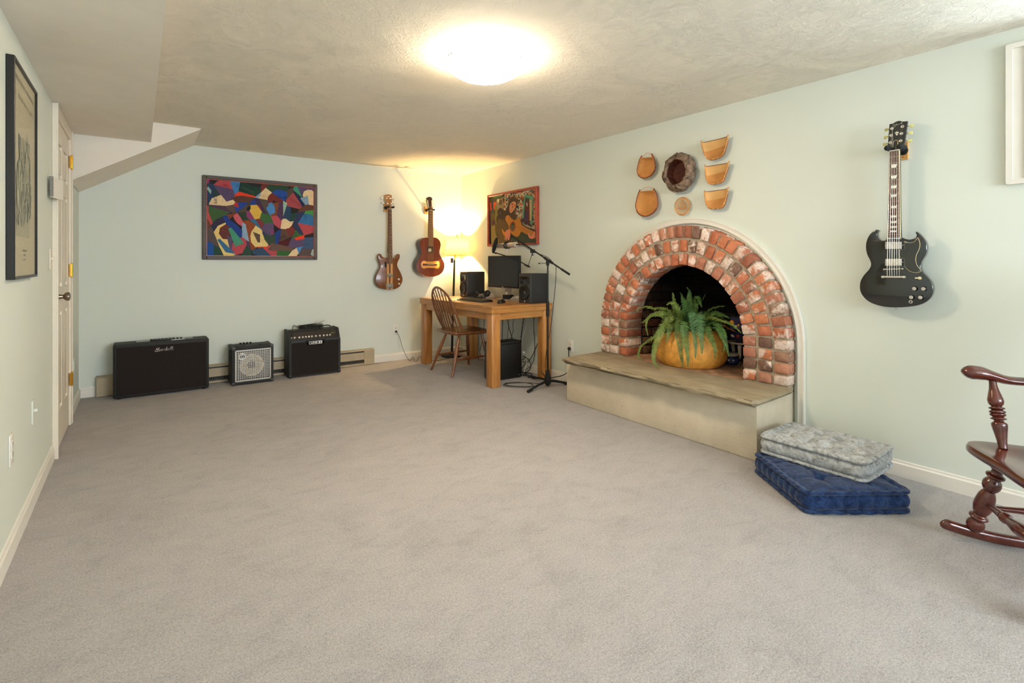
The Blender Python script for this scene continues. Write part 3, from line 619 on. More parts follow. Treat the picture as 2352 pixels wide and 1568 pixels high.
for txt, x, y, dx, dy, sz, c in (('HIN', 500, 320, 1, .05, 62, (150, 56, 62)), ('S', 688, 320, 1, .1, 62, (40, 84, 130)), ('KINNED', 835, 385, .85, .42, 62, (66, 100, 78)), ('MAN', 1075, 480, 1, .06, 58, (204, 172, 122)),
                                 ('TH W', 1350, 500, 1, -.02, 58, (24, 40, 80)), ('OODEN', 1545, 560, .72, .6, 56, (140, 52, 54)), ('LEG', 1690, 775, .35, .85, 50, (30, 80, 120)), ('SEEK', 1365, 1095, .92, -.38, 62, (60, 42, 34)), ('S', 1720, 1190, .6, .7, 60, (40, 60, 90)), ('LIFE', 335, 520, .05, 1, 70, (60, 44, 62)), ('T', 1600, 1085, 1, 0, 50, (180, 50, 24))):
    m.cc = c; text_mb(m, txt, sz, lambda u, v: pt(x + u * dx + v * dy * .9, y + u * dy - v * dx * .9, Lf), 0, .0)
obj('canvas', m, M['tint'], ab, sm=False, color=True, norm=False)
fr = [onY(*p, YB - .03) for p in ((463, 401), (728, 424), (728, 597), (463, 596))]
x0, x1, z0, z1 = .497, 1.573, 1.201, 2.020
for nm, a0, a1, c0, c1 in (('l', x0, x0 + .034, z0, z1), ('r', x1 - .034, x1, z0, z1), ('t', x0 + .034, x1 - .034, z1 - .034, z1), ('b', x0 + .034, x1 - .034, z0, z0 + .034)):
    q = MB().rbox(a0, a1, YB - .034, YB - .001, c0, c1, .005, 1)
    e = .008
    if nm in 'lr': q.box(a1 - e if nm == 'l' else a0, a1 if nm == 'l' else a0 + e, YB - .038, YB - .03, c0 + .03, c1 - .03)
    obj('frame_rail', q, M['framebrn'], ab, sm=False)
q = MB()
for a0, a1, c0, c1 in ((x0 + .033, x0 + .039, z0 + .034, z1 - .034), (x1 - .039, x1 - .033, z0 + .034, z1 - .034), (x0 + .039, x1 - .039, z1 - .040, z1 - .0335), (x0 + .039, x1 - .039, z0 + .0335, z0 + .040)): q.box(a0, a1, YB - .031, YB - .021, c0, c1)
obj('inner_lip', q, M['framered'], ab, sm=False)
obj('backing_board', MB().box(x0 + .03, x1 - .03, YB - .021, YB - .004, z0 + .03, z1 - .03), M['black'], ab, sm=False)

# ---- baseboard heater
hb = thing('baseboard_heater', 'long low beige baseboard heater behind the amplifiers', 'heater', (.95, YB - .03, 0))
hx0, hx1, hy = -.30, 2.205, YB - .058
obj('top_cap', MB().prism([(hx0, YB, .178), (hx0, hy - .002, .168), (hx0, hy - .002, .160), (hx0, YB, .172)], (hx1 - hx0, 0, 0)), M['heater'], hb, sm=False)
obj('back_plate', MB().box(hx0, hx1, YB - .006, YB - .001, .01, .17), M['heater'], hb, sm=False)
obj('front_cover', MB().rbox(hx0 + .12, hx1 - .12, hy, hy + .004, .062, .145, .0015, 1).box(hx0 + .12, hx1 - .12, hy - .002, hy, .098, .102), M['heater'], hb, sm=False)
for a in (hx0, hx1 - .12):
    q = MB().rbox(a, a + .12, hy - .002, YB - .002, .002, .16, .003, 1); q.box(a + .002, a + .118, hy - .005, hy - .002, .10, .104); q.box(a + .002, a + .118, hy - .005, hy - .002, .045, .049); obj('end_cap', q, M['heater'], hb, sm=False)
q = MB()
for i in range(150): q.box(hx0 + .13 + i * .015, hx0 + .131 + i * .015, hy + .008, YB - .008, .03, .135)
o = obj('heating_fins', q, M['grillm'], hb, sm=False); o['kind'] = 'stuff'
obj('slot_shade_strips', MB().box(hx0 + .121, hx1 - .121, hy + .006, hy + .008, .142, .163).box(hx0 + .121, hx1 - .121, YB - .012, YB - .009, .02, .065), M['black'], hb, sm=False)  # black strips stand in for the shade under the cap and below the cover
obj('lower_lip', MB().box(hx0 + .12, hx1 - .12, hy + .002, YB - .004, .004, .022), M['heater'], hb, sm=False)

# ---- lettering with a pen: short strokes as flat ribbons
def strokes(m, S, sc, fn, w=.08):
    """S: polylines in letter units; fn(u, v) -> point"""
    for L in S:
        P = smooth([(x, y, 0) for x, y in L], 4, closed=False)
        for a, b in zip(P[:-1], P[1:]):
            d = (b - a); 
            if d.length < 1e-6: continue
            d.normalize(); n_ = Vector((-d.y, d.x, 0)) * w; e = d * w * .5
            q = [a + n_ - e, b + n_ + e, b - n_ + e, a - n_ - e]; m.poly([fn(v.x * sc, v.y * sc) for v in q])
    return m
MARSH = [[(-.5, .35), (-.2, .1), (.1, .6), (.45, 1.7)], [(.45, 1.7), (.6, .9), (.62, .25)], [(.62, .25), (1.0, 1.0), (1.35, 1.75)], [(1.35, 1.75), (1.3, .8), (1.35, .1), (1.7, .3)],
         [(2.4, .8), (2.0, .85), (1.8, .4), (2.0, .1), (2.35, .4), (2.5, .85), (2.4, .2), (2.7, .2)], [(2.75, .1), (2.95, .85), (3.05, .7), (3.35, .8)], [(3.8, .85), (3.55, .75), (3.85, .4), (3.7, .1), (3.4, .15)],
         [(4.1, .1), (4.55, 1.75)], [(4.2, .4), (4.5, .85), (4.6, .6), (4.5, .1), (4.8, .2)], [(5.5, .8), (5.1, .85), (4.95, .4), (5.15, .1), (5.45, .4), (5.6, .85), (5.5, .2), (5.8, .2)],
         [(5.8, .2), (6.25, 1.2), (6.3, 1.75), (6.1, 1.5), (5.95, .4), (6.15, .1), (6.4, .3)], [(6.4, .3), (6.85, 1.2), (6.9, 1.75), (6.7, 1.5), (6.55, .4), (6.75, .1), (7.1, .35)], [(-.1, -.15), (1, .02), (1.6, .0)]]
# ---- amplifier 1: wide black cabinet with white script
def amp_corner(m, x, y, z, s, sx, sy, sz):
    m.rbox(min(x, x + sx * s), max(x, x + sx * s), min(y, y + sy * s), max(y, y + sy * s), min(z, z + sz * s), max(z, z + sz * s), s * .25, 2)
YA = 5.53
a1 = thing('guitar_amplifier', 'widest low black guitar amplifier with white script lettering, by the corner', 'amplifier', (.175, YA + .1, 0))
ax0, ax1, az1, ab_ = -.178, .530, .470, 5.735
obj('cabinet', MB().rbox(ax0, ax1, YA, ab_, .008, az1, .014, 3), M['tolex'], a1)
q = MB()
for a in (ax0 + .04, ax1 - .04):
    for b in (YA + .03, ab_ - .03): q.cyl((a, b, 0), (a, b, .012), .014)
obj('feet', q, M['rubber'], a1)
obj('grille_cloth', MB().box(ax0 + .022, ax1 - .022, YA - .003, YA + .004, .03, az1 - .028), M['cloth'], a1, sm=False)
q = MB()
for a, b, c_, d_ in ((ax0 + .014, ax0 + .024, .022, az1 - .02), (ax1 - .024, ax1 - .014, .022, az1 - .02)): q.rbox(a, b, YA - .007, YA, c_, d_, .003, 1)
for c_, d_ in ((.022, .032), (az1 - .03, az1 - .02)): q.rbox(ax0 + .014, ax1 - .014, YA - .007, YA, c_, d_, .003, 1)
obj('piping', q, M['black'], a1)
q = MB(); strokes(q, MARSH, .0182, lambda u, v: (ax0 + .300 + u, YA - .0045, az1 - .082 + v), .09); obj('script_lettering', q, plain('white_lettering', (232, 226, 212), .5), a1, sm=False, norm=False)
obj('control_panel', MB().box(ax0 + .16, ax1 - .12, YA + .06, ab_ - .03, az1, az1 + .002), M['blackg'], a1, sm=False)
obj('handle_recess', MB().rbox(ax0 + .26, ax1 - .27, YA + .075, ab_ - .05, az1 + .001, az1 + .010, .004), M['black'], a1)
q = MB()
for i in range(9): q.cyl((ax0 + .27 + i * .028, YA + .1, az1 + .002), (ax0 + .27 + i * .028, YA + .1, az1 + .017), .008, n=10)
obj('knobs', q, M['darkgrey'], a1)
obj('panel_plate', MB().box(ax1 - .29, ax1 - .19, YA + .04, YA + .06, az1 + .001, az1 + .004), M['silver'], a1, sm=False)

# ---- amplifier 2: small combo with metal grille
YA2 = 5.49
a2 = thing('bass_amplifier', 'small black bass amplifier with square-holed metal grille and cream cone', 'amplifier', (.9, YA2 + .1, 0))
bx0, bx1, bz1, bb = .713, 1.078, .366, 5.735
# front frame, so that the speaker sits in the cabinet
q = MB(); q.rbox(bx0, bx0 + .024, YA2, bb, .006, bz1, .008, 2); q.rbox(bx1 - .024, bx1, YA2, bb, .006, bz1, .008, 2); q.rbox(bx0 + .0015, bx1 - .0015, YA2 + .0012, bb - .001, bz1 - .03, bz1 - .0004, .008, 2); q.rbox(bx0 + .0015, bx1 - .0015, YA2 + .0012, bb - .001, .0065, .036, .008, 2); q.box(bx0 + .01, bx1 - .01, YA2 + .1, bb - .005, .02, bz1 - .02)
obj('cabinet', q, M['tolex'], a2)
gx0, gx1, gz0, gz1 = bx0 + .026, bx1 - .024, .034, bz1 - .030
q = MB(); gy = YA2 + .002; nb = 18
ix0, ix1, iz0, iz1 = gx0 + .014, gx1 - .012, gz0 + .016, gz1 - .013
for a, b, c_, d_ in ((gx0, ix0, gz0, gz1), (ix1, gx1, gz0, gz1), (ix0, ix1, gz0, iz0), (ix0, ix1, iz1, gz1)): q.box(a, b, gy - .004, gy, c_, d_)
for i in range(1, nb): x = ix0 + (ix1 - ix0) * i / nb; q.box(x - .0029, x + .0029, gy - .004, gy, iz0, iz1)
for i in range(1, nb): z = iz0 + (iz1 - iz0) * i / nb; q.box(ix0, ix1, gy - .0036, gy - .001, z - .0029, z + .0029)
gr = obj('grille', q, M['grillm'], a2, sm=False)
for x in (gx0 + .006, gx1 - .006):
    for z in (gz0 + .006, gz1 - .006): obj('screw', MB().cyl((x, gy - .007, z), (x, gy - .003, z), .004, n=8), M['black'], gr)
cx, cz = .884, .182
obj('speaker_cone', MB().lathe((cx, YA2 + .006, cz), [(.106, 0), (.104, .004), (.098, -.002 + .004), (.085, .008), (.04, .028), (.038, .027)], (0, 1, 0), 40, caps=False), M['cone'], a2)
obj('dust_cap', MB().lathe((cx, YA2 + .026, cz), [(.0001, -.012), (.02, -.009), (.038, .008)], (0, 1, 0), 24, caps=False), M['black'], a2)
q = MB().lathe((gx0 + .062, gy - .005, gz1 - .062), [(.0001, -.001), (.031, -.001), (.033, .001)], (0, 1, 0), 32, caps=False); obj('round_badge', q, M['silver'], a2)
q = MB()
for s_ in (-1, 1):
    for i in range(4): strokes(q, [[(s_ * (.3 + .22 * i), .95 - .2 * i), (s_ * (.14 + .2 * i), .3), (s_ * (.12 + .2 * i), -.3), (s_ * (.28 + .2 * i), -.85 + .18 * i)]], .028, lambda u, v: (gx0 + .062 + u, gy - .0075, gz1 - .062 + v), .045)
strokes(q, [[(-.5, .1), (-.72, .12), (-.7, .0), (-.52, -.06), (-.55, -.22), (-.75, -.2)], [(-.16, .2), (-.1, -.2), (0, .08), (.1, -.2), (.16, .2)], [(.5, -.22), (.5, .15), (.7, .1), (.68, -.02), (.52, -.02), (.74, -.24)]], .028, lambda u, v: (gx0 + .062 + u, gy - .008, gz1 - .062 + v), .06)
obj('badge_marks', q, M['black'], a2, sm=False, norm=False)
for x, sx in ((bx0 - .002, 1), (bx1 + .002, -1)):
    for y, sy in ((YA2 - .004, 1), (bb + .003, -1)):
        for z, sz in ((.003, 1), (bz1 + .004, -1)):
            q = MB(); amp_corner(q, x, y, z, .036 if sz < 0 else .03, sx, sy, sz); obj('corner_guard', q, M['darkgrey'], a2)
for x in (bx0 + .035, bx1 - .115):
    q = MB(); q.rbox(x, x + .08, YA2 + .05, YA2 + .062, bz1, bz1 + .006, .002, 1); q.rbox(x, x + .08, YA2 + .118, YA2 + .13, bz1, bz1 + .006, .002, 1); q.rbox(x, x + .012, YA2 + .05, YA2 + .13, bz1, bz1 + .006, .002, 1); q.rbox(x + .068, x + .08, YA2 + .05, YA2 + .13, bz1, bz1 + .006, .002, 1); q.box(x + .01, x + .07, YA2 + .06, YA2 + .12, bz1, bz1 + .001); obj('pocket_handle', q, M['darkgrey'], a2)
q = MB(); q.rbox(bx0 - .006, bx0, YA2 + .06, YA2 + .072, .20, .34, .002, 1); q.rbox(bx0 - .006, bx0, YA2 + .14, YA2 + .152, .20, .34, .002, 1); q.rbox(bx0 - .006, bx0, YA2 + .06, YA2 + .152, .20, .212, .002, 1); q.rbox(bx0 - .006, bx0, YA2 + .06, YA2 + .152, .328, .34, .002, 1); obj('side_handle', q, M['darkgrey'], a2)
for i in range(4): obj('knob', MB().lathe((bx0 + .10 + i * .03, bb - .05, bz1), [(.010, 0), (.010, .012), (.008, .014)], n=12), M['black'], a2)

# ---- amplifier 3: slanted control panel with a row of knobs
YA3 = 5.52
a3 = thing('guitar_amplifier', 'tall black combo amplifier with slanted panel of silver knobs', 'amplifier', (1.49, YA3 + .1, 0))
cx0, cx1, cz1, cb = 1.228, 1.742, .468, 5.735
prof = [(YA3, .006), (YA3, cz1 - .108), (YA3 + .012, cz1 - .1), (YA3 + .06, cz1 - .012), (YA3 + .075, cz1), (cb, cz1), (cb, .006)]
obj('cabinet', MB().prism([(cx0 + .006, y, z) for y, z in prof], (cx1 - cx0 - .012, 0, 0)), M['tolex'], a3, sm=False)
for x in (cx0, cx1 - .022):
    pr = [(y - (.008 if i < 5 else 0), z + (.006 if i in (3, 4, 5) else 0)) for i, (y, z) in enumerate(prof)]
    obj('side_cheek', MB().prism([(x, y, z) for y, z in pr], (.022, 0, 0)), M['tolex'], a3, sm=False)
obj('grille_cloth', MB().box(cx0 + .022, cx1 - .022, YA3 - .006, YA3 + .002, .02, cz1 - .118), M['cloth'], a3, sm=False)
pn = Vector((0, -.088, .048)).normalized(); pu = Vector((0, .048, .088)).normalized(); P0 = Vector((cx0, YA3 + .012, cz1 - .1))
RM = Matrix((Vector((1, 0, 0)), pu, pn)).transposed()
obj('control_panel', MB().obox(P0 + Vector(((cx1 - cx0) / 2, 0, 0)) + pu * .05 + pn * .001, (cx1 - cx0 - .05, .088, .003), RM), plain('dark_brown_panel', (44, 36, 32), .35), a3, sm=False)
for i, fx in enumerate((.058, .104, .137, .168, .198, .228, .268, .308, .348, .382, .412)):
    c0 = P0 + Vector((fx, 0, 0)) + pu * .036; obj('knob', MB().lathe(c0, [(.0115, .002), (.0105, .014), (.009, .017), (.0001, .018)], pn, 14, caps=False), M['silver'], a3)
obj('display', MB().obox(P0 + Vector((.445, 0, 0)) + pu * .062 + pn * .003, (.042, .013, .002), RM), plain('olive_display', (92, 92, 48), .3), a3, sm=False)
q = MB()
for i in range(4): q.obox(P0 + Vector((.425 + i * .016, 0, 0)) + pu * .035 + pn * .003, (.009, .006, .003), RM)
obj('buttons', q, M['black'], a3, sm=False)
q = MB().cyl(P0 + Vector((.03, 0, 0)) + pu * .04, P0 + Vector((.03, 0, 0)) + pu * .04 + pn * .008, .008); obj('input_jack', q, M['silver'], a3)
lb = (cx0 + .257, YA3 - .007, cz1 - .126)
q = MB().prism([(lb[0] - .100, lb[1] + .001, lb[2] + .024), (lb[0] + .100, lb[1] + .001, lb[2] + .024), (lb[0] + .075, lb[1] + .001, lb[2] - .022), (lb[0] - .075, lb[1] + .001, lb[2] - .022)], (0, .012, 0))
q.prism([(cx0 + .02, lb[1] + .001, lb[2] + .036), (cx1 - .02, lb[1] + .001, lb[2] + .036), (cx1 - .02, lb[1] + .001, lb[2] + .014), (cx0 + .02, lb[1] + .001, lb[2] + .014)], (0, .012, 0)); obj('front_rail', q, M['black'], a3, sm=False)
q = MB().rbox(lb[0] - .068, lb[0] + .068, lb[1] - .004, lb[1], lb[2] - .015, lb[2] + .018, .003, 1); bd = obj('name_plate', q, M['silver'], a3, sm=False)
q = MB(); q.box(lb[0] - .062, lb[0] + .030, lb[1] - .0048, lb[1] - .0042, lb[2] - .010, lb[2] + .013); obj('plate_field', q, M['black'], bd, sm=False)
q = MB(); text_mb(q, 'LINE', .0225, lambda u, v: (lb[0] - .016 + u * 1.45, lb[1] - .0052, lb[2] - .0055 + v), bold=.0006); obj('plate_lettering', q, M['white'], bd, sm=False, norm=False)
q = MB(); text_mb(q, '6', .0225, lambda u, v: (lb[0] + .049 + u * 1.7, lb[1] - .0052, lb[2] - .0055 + v), bold=.0006); obj('plate_number', q, M['black'], bd, sm=False, norm=False)
for x, sx in ((cx0 - .003, 1), (cx1 + .003, -1)):
    for y, sy, z, sz in ((YA3 - .011, 1, .002, 1), (cb + .003, -1, .002, 1), (cb + .003, -1, cz1 + .010, -1)):
        q = MB(); amp_corner(q, x, y, z, .03, sx, sy, sz); obj('corner_guard', q, M['black'], a3)
    for k in range(3): obj('rivet', MB().ball((x + (.001 if sx > 0 else -.001), YA3 + .05, cz1 - .06 - k * .025), .006, 8), M['darkgrey'], a3)
q = MB().sweep(smooth([(cx0 + .34, cb - .04, cz1 + .008), (cx0 + .40, cb - .04, cz1 + .022), (cx1 - .075, cb - .04, cz1 + .022), (cx1 - .045, cb - .04, cz1 + .008)], 5, False), (.008, .006), 8); obj('handle', q, M['rubber'], a3)
# coiled lead on top
lead = thing('coiled_cable', 'black coiled instrument cable lying on the tall combo amplifier', 'cable', (cx0 + .22, YA3 + .12, cz1))
pts = []; cc = Vector((cx0 + .245, YA3 + .135, cz1 + .010)); rr = random.Random(4)
for k in range(7 * 18):
    a = 2 * PI * k / 18; ly = k / 18
    pts.append(cc + Vector(((.118 + .010 * math.sin(ly * 2.3)) * math.cos(a), (.062 + .008 * math.sin(ly * 3.1)) * math.sin(a), .0052 * ly + .004 * math.sin(a * 2 + ly))))
tail = [P0 + Vector((.03, 0, 0)) + pu * .04 + pn * .012, P0 + Vector((.035, 0, .03)) + pu * .06 + pn * .03, Vector((cx0 + .06, YA3 + .09, cz1 + .055)), Vector((cx0 + .11, YA3 + .1, cz1 + .03))]
q = MB().sweep(smooth(tail + pts[6:], 2, False), .0034, 6); obj('cord', q, M['cord'], lead)
q = MB().turn(cc + Vector((.07, -.01, .045)), cc + Vector((.155, .02, .072)), [(0, .004), (.1, .0075), (.6, .0075), (.62, .004), (.9, .0035), (1, .002)], 10); obj('jack_plug', q, M['silver'], lead)

# ---- electrical plates
def plate_on(name, c, wall, label, cat, kind='outlet', col='white', hgt=.122, wid=.076, group=None):
    fn = {'L': lambda u, d, v: (XL + d, c[0] + u, c[1] + v), 'R': lambda u, d, v: (XR - d, c[0] + u, c[1] + v), 'B': lambda u, d, v: (c[0] + u, YB - d, c[1] + v)}[wall]
    r = thing(name, label, cat, fn(0, 0, -hgt / 2), group)
    def bx(mb, u0, u1, d0, d1, v0, v1, rad=None):
        p, q_ = fn(u0, d0, v0), fn(u1, d1, v1); a = [v for i in range(3) for v in (min(p[i], q_[i]), max(p[i], q_[i]))]
        mb.rbox(*a, rad, 2) if rad else mb.box(*a)
    m = MB(); bx(m, -wid / 2, wid / 2, .0002, .006, -hgt / 2, hgt / 2, .0025); obj('cover_plate', m, M[col], r)
    if kind == 'outlet':
        for v in (-.02, .02):
            m = MB(); bx(m, -.017, .017, .005, .008, v - .014, v + .014, .001); s_ = obj('socket', m, M[col], r)
            m = MB()
            for u in (-.006, .006): bx(m, u - .001, u + .001, .0078, .0085, v - .001, v + .008)
            bx(m, -.002, .002, .0078, .0085, v - .010, v - .006); obj('slots', m, M['black'], s_, sm=False)
    elif kind == 'toggle':
        m = MB(); bx(m, -.004, .004, .004, .020, -.002, .012, .0015); obj('toggle', m, M[col], r)
    else:
        m = MB(); bx(m, -.016, .016, .005, .009, -.033, .033, .001); obj('rocker', m, M[col], r)
    m = MB(); bx(m, -.003, .003, .005, .0075, -.003, .003, .001); obj('screw', m, M[col], r)
    return fn
fB = plate_on('wall_outlet', (2.487, .368), 'B', 'white double outlet on the back wall beside the desk', 'outlet')
fR = plate_on('wall_outlet', (3.706, .362), 'R', 'white double outlet on the fireplace wall above the hearth end', 'outlet')
plate_on('wall_outlet', (2.868, .425), 'L', 'white outlet low on the left wall, nearest the camera', 'outlet', hgt=.125)
plate_on('wall_switch', (3.40, .452), 'L', 'mint painted switch plate low on the left wall with small lever', 'switch', 'toggle', 'wall', .115, .06)
plate_on('wall_switch', (4.015, 1.195), 'L', 'cream light switch at shoulder height beside the door', 'switch', 'toggle', 'door', .125, .07)
plate_on('wall_switch', (5.20, .48), 'L', 'small cream plate in the corner past the door hinges', 'switch', 'rocker', 'door', .085, .05)
plate_on('wall_outlet', (5.32, .36), 'L', 'mint painted plate low in the corner past the door', 'outlet', 'rocker', 'wall', .115, .07)
# spiral pad hanging beside the door
pad = thing('spiral_notepad', 'white spiral bound notepad hanging beside the door', 'notepad', (XL + .02, 3.95, 1.55))
d0, d1 = Vector((XL + .012, 3.90, 0)), Vector((XL + .045, 4.06, 0)); tn = (d1 - d0).normalized(); nn = Vector((tn.y, -tn.x, 0))
for i in range(3):
    q = MB().prism([d0 + nn * .003 * i + Vector((0, 0, 1.552 - .002 * i)), d1 + nn * .004 * i + Vector((0, 0, 1.548)), d1 + nn * .004 * i + Vector((0, 0, 1.662)), d0 + nn * .003 * i + Vector((0, 0, 1.668))], nn * .002); obj('page', q, M['white'], pad, sm=False)
q = MB()
for i in range(16):
    z = 1.556 + i * .0072; c0 = d0 + tn * .004 + Vector((0, 0, z)); q.sweep([c0 + nn * (.005 + .009 * math.cos(a)) + tn * .009 * math.sin(a) for a in [2 * PI * k / 8 for k in range(8)]], .0015, 5, closed=True)
obj('spiral_binding', q, M['black'], pad)
# framed poster on the left wall
po = thing('framed_poster', 'tall black framed poster of a grey drawing on the left wall', 'framed poster', (XL, 3.05, 1.11))
py0, py1, pz0, pz1 = 2.776, 3.336, 1.111, 1.994; xf = XL + .027
for a0, a1, c0, c1 in ((py0, py0 + .012, pz0, pz1), (py1 - .012, py1, pz0, pz1), (py0 + .012, py1 - .012, pz1 - .012, pz1), (py0 + .012, py1 - .012, pz0, pz0 + .012)):
    obj('frame_rail', MB().rbox(XL + .001, xf, a0, a1, c0, c1, .002, 1), M['frameblk'], po, sm=False)
t = Nt('poster_print'); c = t.co((1, 1, 1)); n1 = t.noise(t.co((1, 9, 3)), 3.2, 8, .7, 1.6)
q = MB(); q.cc = (196, 188, 158); X0 = XL + .018; q.poly([(X0, py0 + .01, pz0 + .01), (X0, py1 - .01, pz0 + .01), (X0, py1 - .01, pz1 - .01), (X0, py0 + .01, pz1 - .01)])
rr = random.Random(12)
def up(u, v, i=1): return (X0 + .0001 * i, py0 + u * (py1 - py0), pz0 + v * (pz1 - pz0))
q.cc = (176, 171, 146); q.poly([up(.14, .20), up(.72, .20), up(.72, .66), up(.60, .72), up(.4, .60), up(.14, .52)])
for i in range(150):
    u = .16 + .54 * rr.random(); v = .22 + .34 * rr.random() + .12 * (u - .2); hgt = .02 + .12 * rr.random(); wd = .02 + .05 * rr.random(); s_ = rr.uniform(-.10, .14)
    g = rr.choice([(158, 156, 134), (148, 148, 126), (168, 164, 140), (178, 174, 148), (136, 138, 118)]); q.cc = g
    q.poly([up(u, v, 2 + i * .2), up(min(u + wd, .72), v + .004, 2 + i * .2), up(min(u + wd + s_, .72), min(v + hgt, .68), 2 + i * .2), up(max(u + s_, .14), min(v + hgt, .68), 2 + i * .2)])
q.cc = (158, 150, 124)
for j in range(2):
    for i in range(26):
        u = .08 + i * .032; v = .93 - .075 * j - .02 * u
        if rr.random() < .85: q.poly([up(u, v, 4), up(u + .02, v - .002, 4), up(u + .02, v + .018, 4), up(u, v + .02, 4)])
for j, wv in enumerate((.2, .1, .14)):
    for i in range(int(wv * 90)): u = .5 - wv / 2 + i * .011; q.poly([up(u, .13 - .022 * j, 4), up(u + .008, .13 - .022 * j, 4), up(u + .008, .14 - .022 * j, 4), up(u, .14 - .022 * j, 4)])
obj('poster_sheet', q, M['tint'], po, sm=False, color=True, norm=False)
obj('backing_board', MB().box(XL + .002, X0 - .001, py0 + .005, py1 - .005, pz0 + .005, pz1 - .005), M['black'], po, sm=False)
obj('glazing', MB().box(X0 + .003, X0 + .005, py0 + .011, py1 - .011, pz0 + .011, pz1 - .011), M['glass'], po, sm=False)
# ================================================================ guitars on the walls
def hanger(fn, w2, label, block, yoke, nrm, sc=1.0):
    """fn(px, py, depth) -> point; block: (x0, x1, y0, y1) px; yoke: centre px and half width in metres"""
    bx0_, bx1_, by0_, by1_ = block
    P = [fn(x, y, .0) for x, y in ((bx0_, by1_), (bx1_, by1_), (bx1_, by0_), (bx0_, by0_))]
    zc = min(p.z for p in P); r = thing('guitar_hanger', label, 'wall hook', P[0].lerp(P[1], .5))
    zt, zb = (P[2].z + P[3].z) / 2, (P[0].z + P[1].z) / 2
    P = [Vector((P[0].x, P[0].y, zb)), Vector((P[1].x, P[1].y, zb)), Vector((P[1].x, P[1].y, zt)), Vector((P[0].x, P[0].y, zt))]
    n = Vector(nrm); obj('wood_block', MB().plate([p + n * .018 for p in P], n, .0175, .002), M['maple'], r, sm=False)
    c0 = (P[0] + P[2]) / 2; s_ = (P[1] - P[0]).normalized()
    obj('screw', MB().lathe(c0.lerp((P[0] + P[1]) / 2, .72) + n * .018, [(.004, 0), (.003, .003), (.0001, .003)], n, 10, caps=False), M['chrome'], r)
    yc = Vector(yoke)
    arm0 = c0 + n * .018; q = MB().sweep([arm0, yc - n * .02], .008 * sc, 10); q.lathe(arm0, [(.02 * sc, 0), (.018 * sc, .006), (.01 * sc, .008)], n, 16); obj('arm', q, M['black'], r)
    q = MB()
    q.sweep(smooth([yc - n * .02 - s_ * w2, yc - n * .028, yc - n * .02 + s_ * w2], 5, False), (.011 * sc, .011 * sc), 10)
    for k in (-1, 1): q.sweep(smooth([yc - n * .02 + s_ * w2 * k, yc + n * .010 + s_ * w2 * k, yc + n * .032 + s_ * w2 * k * .9], 4, False), [(.011 * sc, .010 * sc)] * 9, 10); q.ball(yc + n * .034 + s_ * w2 * k * .9, .012 * sc, 10)
    obj('padded_yoke', q, M['rubber'], r); return r
def frets(f, n, total, p0, p1, hw0, hw1, nrm, side, r=.0008):
    """fret bars from the nut p0 towards p1 (board end), scale length total"""
    L = (p1 - p0).length; d = (p1 - p0).normalized(); out_ = []
    for k in range(1, n + 1):
        s_ = total * (1 - 2 ** (-k / 12))
        if s_ > L: break
        t = s_ / L; hw = hw0 + (hw1 - hw0) * t; c = p0 + d * s_ + nrm * .0005
        f.sweep([c - side * hw, c + side * hw], r, 5); out_.append((s_, hw))
    return [(0, hw0)] + out_

# ---- black double-horned electric guitar on the fireplace wall
Xg = 3.298; n = Vector((-1, 0, 0))
def g4(x, y, X=Xg): return onX(*cp(x, y, 6.819, 1960, 500), X)
def g3(x, y, X=Xg): return onX(*cp(x, y, 6.535, 1960, 260), X)
sg = thing('electric_guitar', 'glossy black double-horned electric guitar hung on the fireplace wall', 'guitar', (XR - .05, 1.03, .93))
body = [(535, 330), (505, 348), (450, 358), (400, 335), (372, 285), (370, 240), (392, 195), (350, 186), (290, 225), (235, 290), (200, 380), (193, 480), (215, 580), (260, 670), (272, 740), (240, 810), (160, 900), (110, 990), (97, 1080), (110, 1160), (150, 1230), (220, 1300), (330, 1355), (480, 1392), (660, 1405), (850, 1395), (1010, 1370), (1130, 1320), (1205, 1250), (1245, 1160), (1245, 1080), (1215, 1000), (1150, 920), (1085, 850), (1052, 780), (1058, 700), (1090, 640), (1130, 570), (1150, 480), (1140, 400), (1105, 330), (1050, 265), (985, 215), (975, 240), (990, 275), (960, 315), (890, 340), (810, 330), (750, 305), (735, 330)]
obj('body', MB().plate(smooth([g4(x, y) for x, y in body], 3), n, .036, .004), M['sgblack'], sg, ang=75)
# bevels of the horns: a raised pickguard with cream edge
pg = [(795, 362), (850, 385), (910, 388), (960, 365), (1000, 312), (1015, 315), (1038, 370), (1045, 430), (1030, 500), (995, 570), (980, 640), (985, 700), (1010, 760), (1065, 828), (1010, 858), (940, 858), (870, 830), (825, 790), (795, 755), (795, 640), (720, 625), (720, 500), (795, 490)]
Q = [g4(x, y, Xg - .0015) for x, y in pg]
pg = [(v.x, v.y) for v in smooth([(x, y, 0) for x, y in pg[:17]], 3, False)] + pg[17:]
Q = [g4(x, y, Xg - .0015) for x, y in pg]
q = MB(); q.plate([g4(x, y, Xg - .002) for x, y in pg], n, .002, .0004); obj('pickguard_edge', q, M['cream'], sg, sm=False)
cc_ = sum(Q, Vector()) / len(Q); N_ = len(Q); ins = []
for i, p in enumerate(Q):
    t_ = (Q[(i + 1) % N_] - Q[i - 1]).normalized(); nn_ = n.cross(t_); 
    ins.append(p + nn_ * .0016 * (1 if sum((Q[k].cross(Q[(k + 1) % N_]) for k in range(N_)), Vector()).dot(n) > 0 else -1) + n * .0012)
q = MB(); q.plate(ins, n, .001, .0002); obj('pickguard', q, M['sgblack'], sg, sm=False)
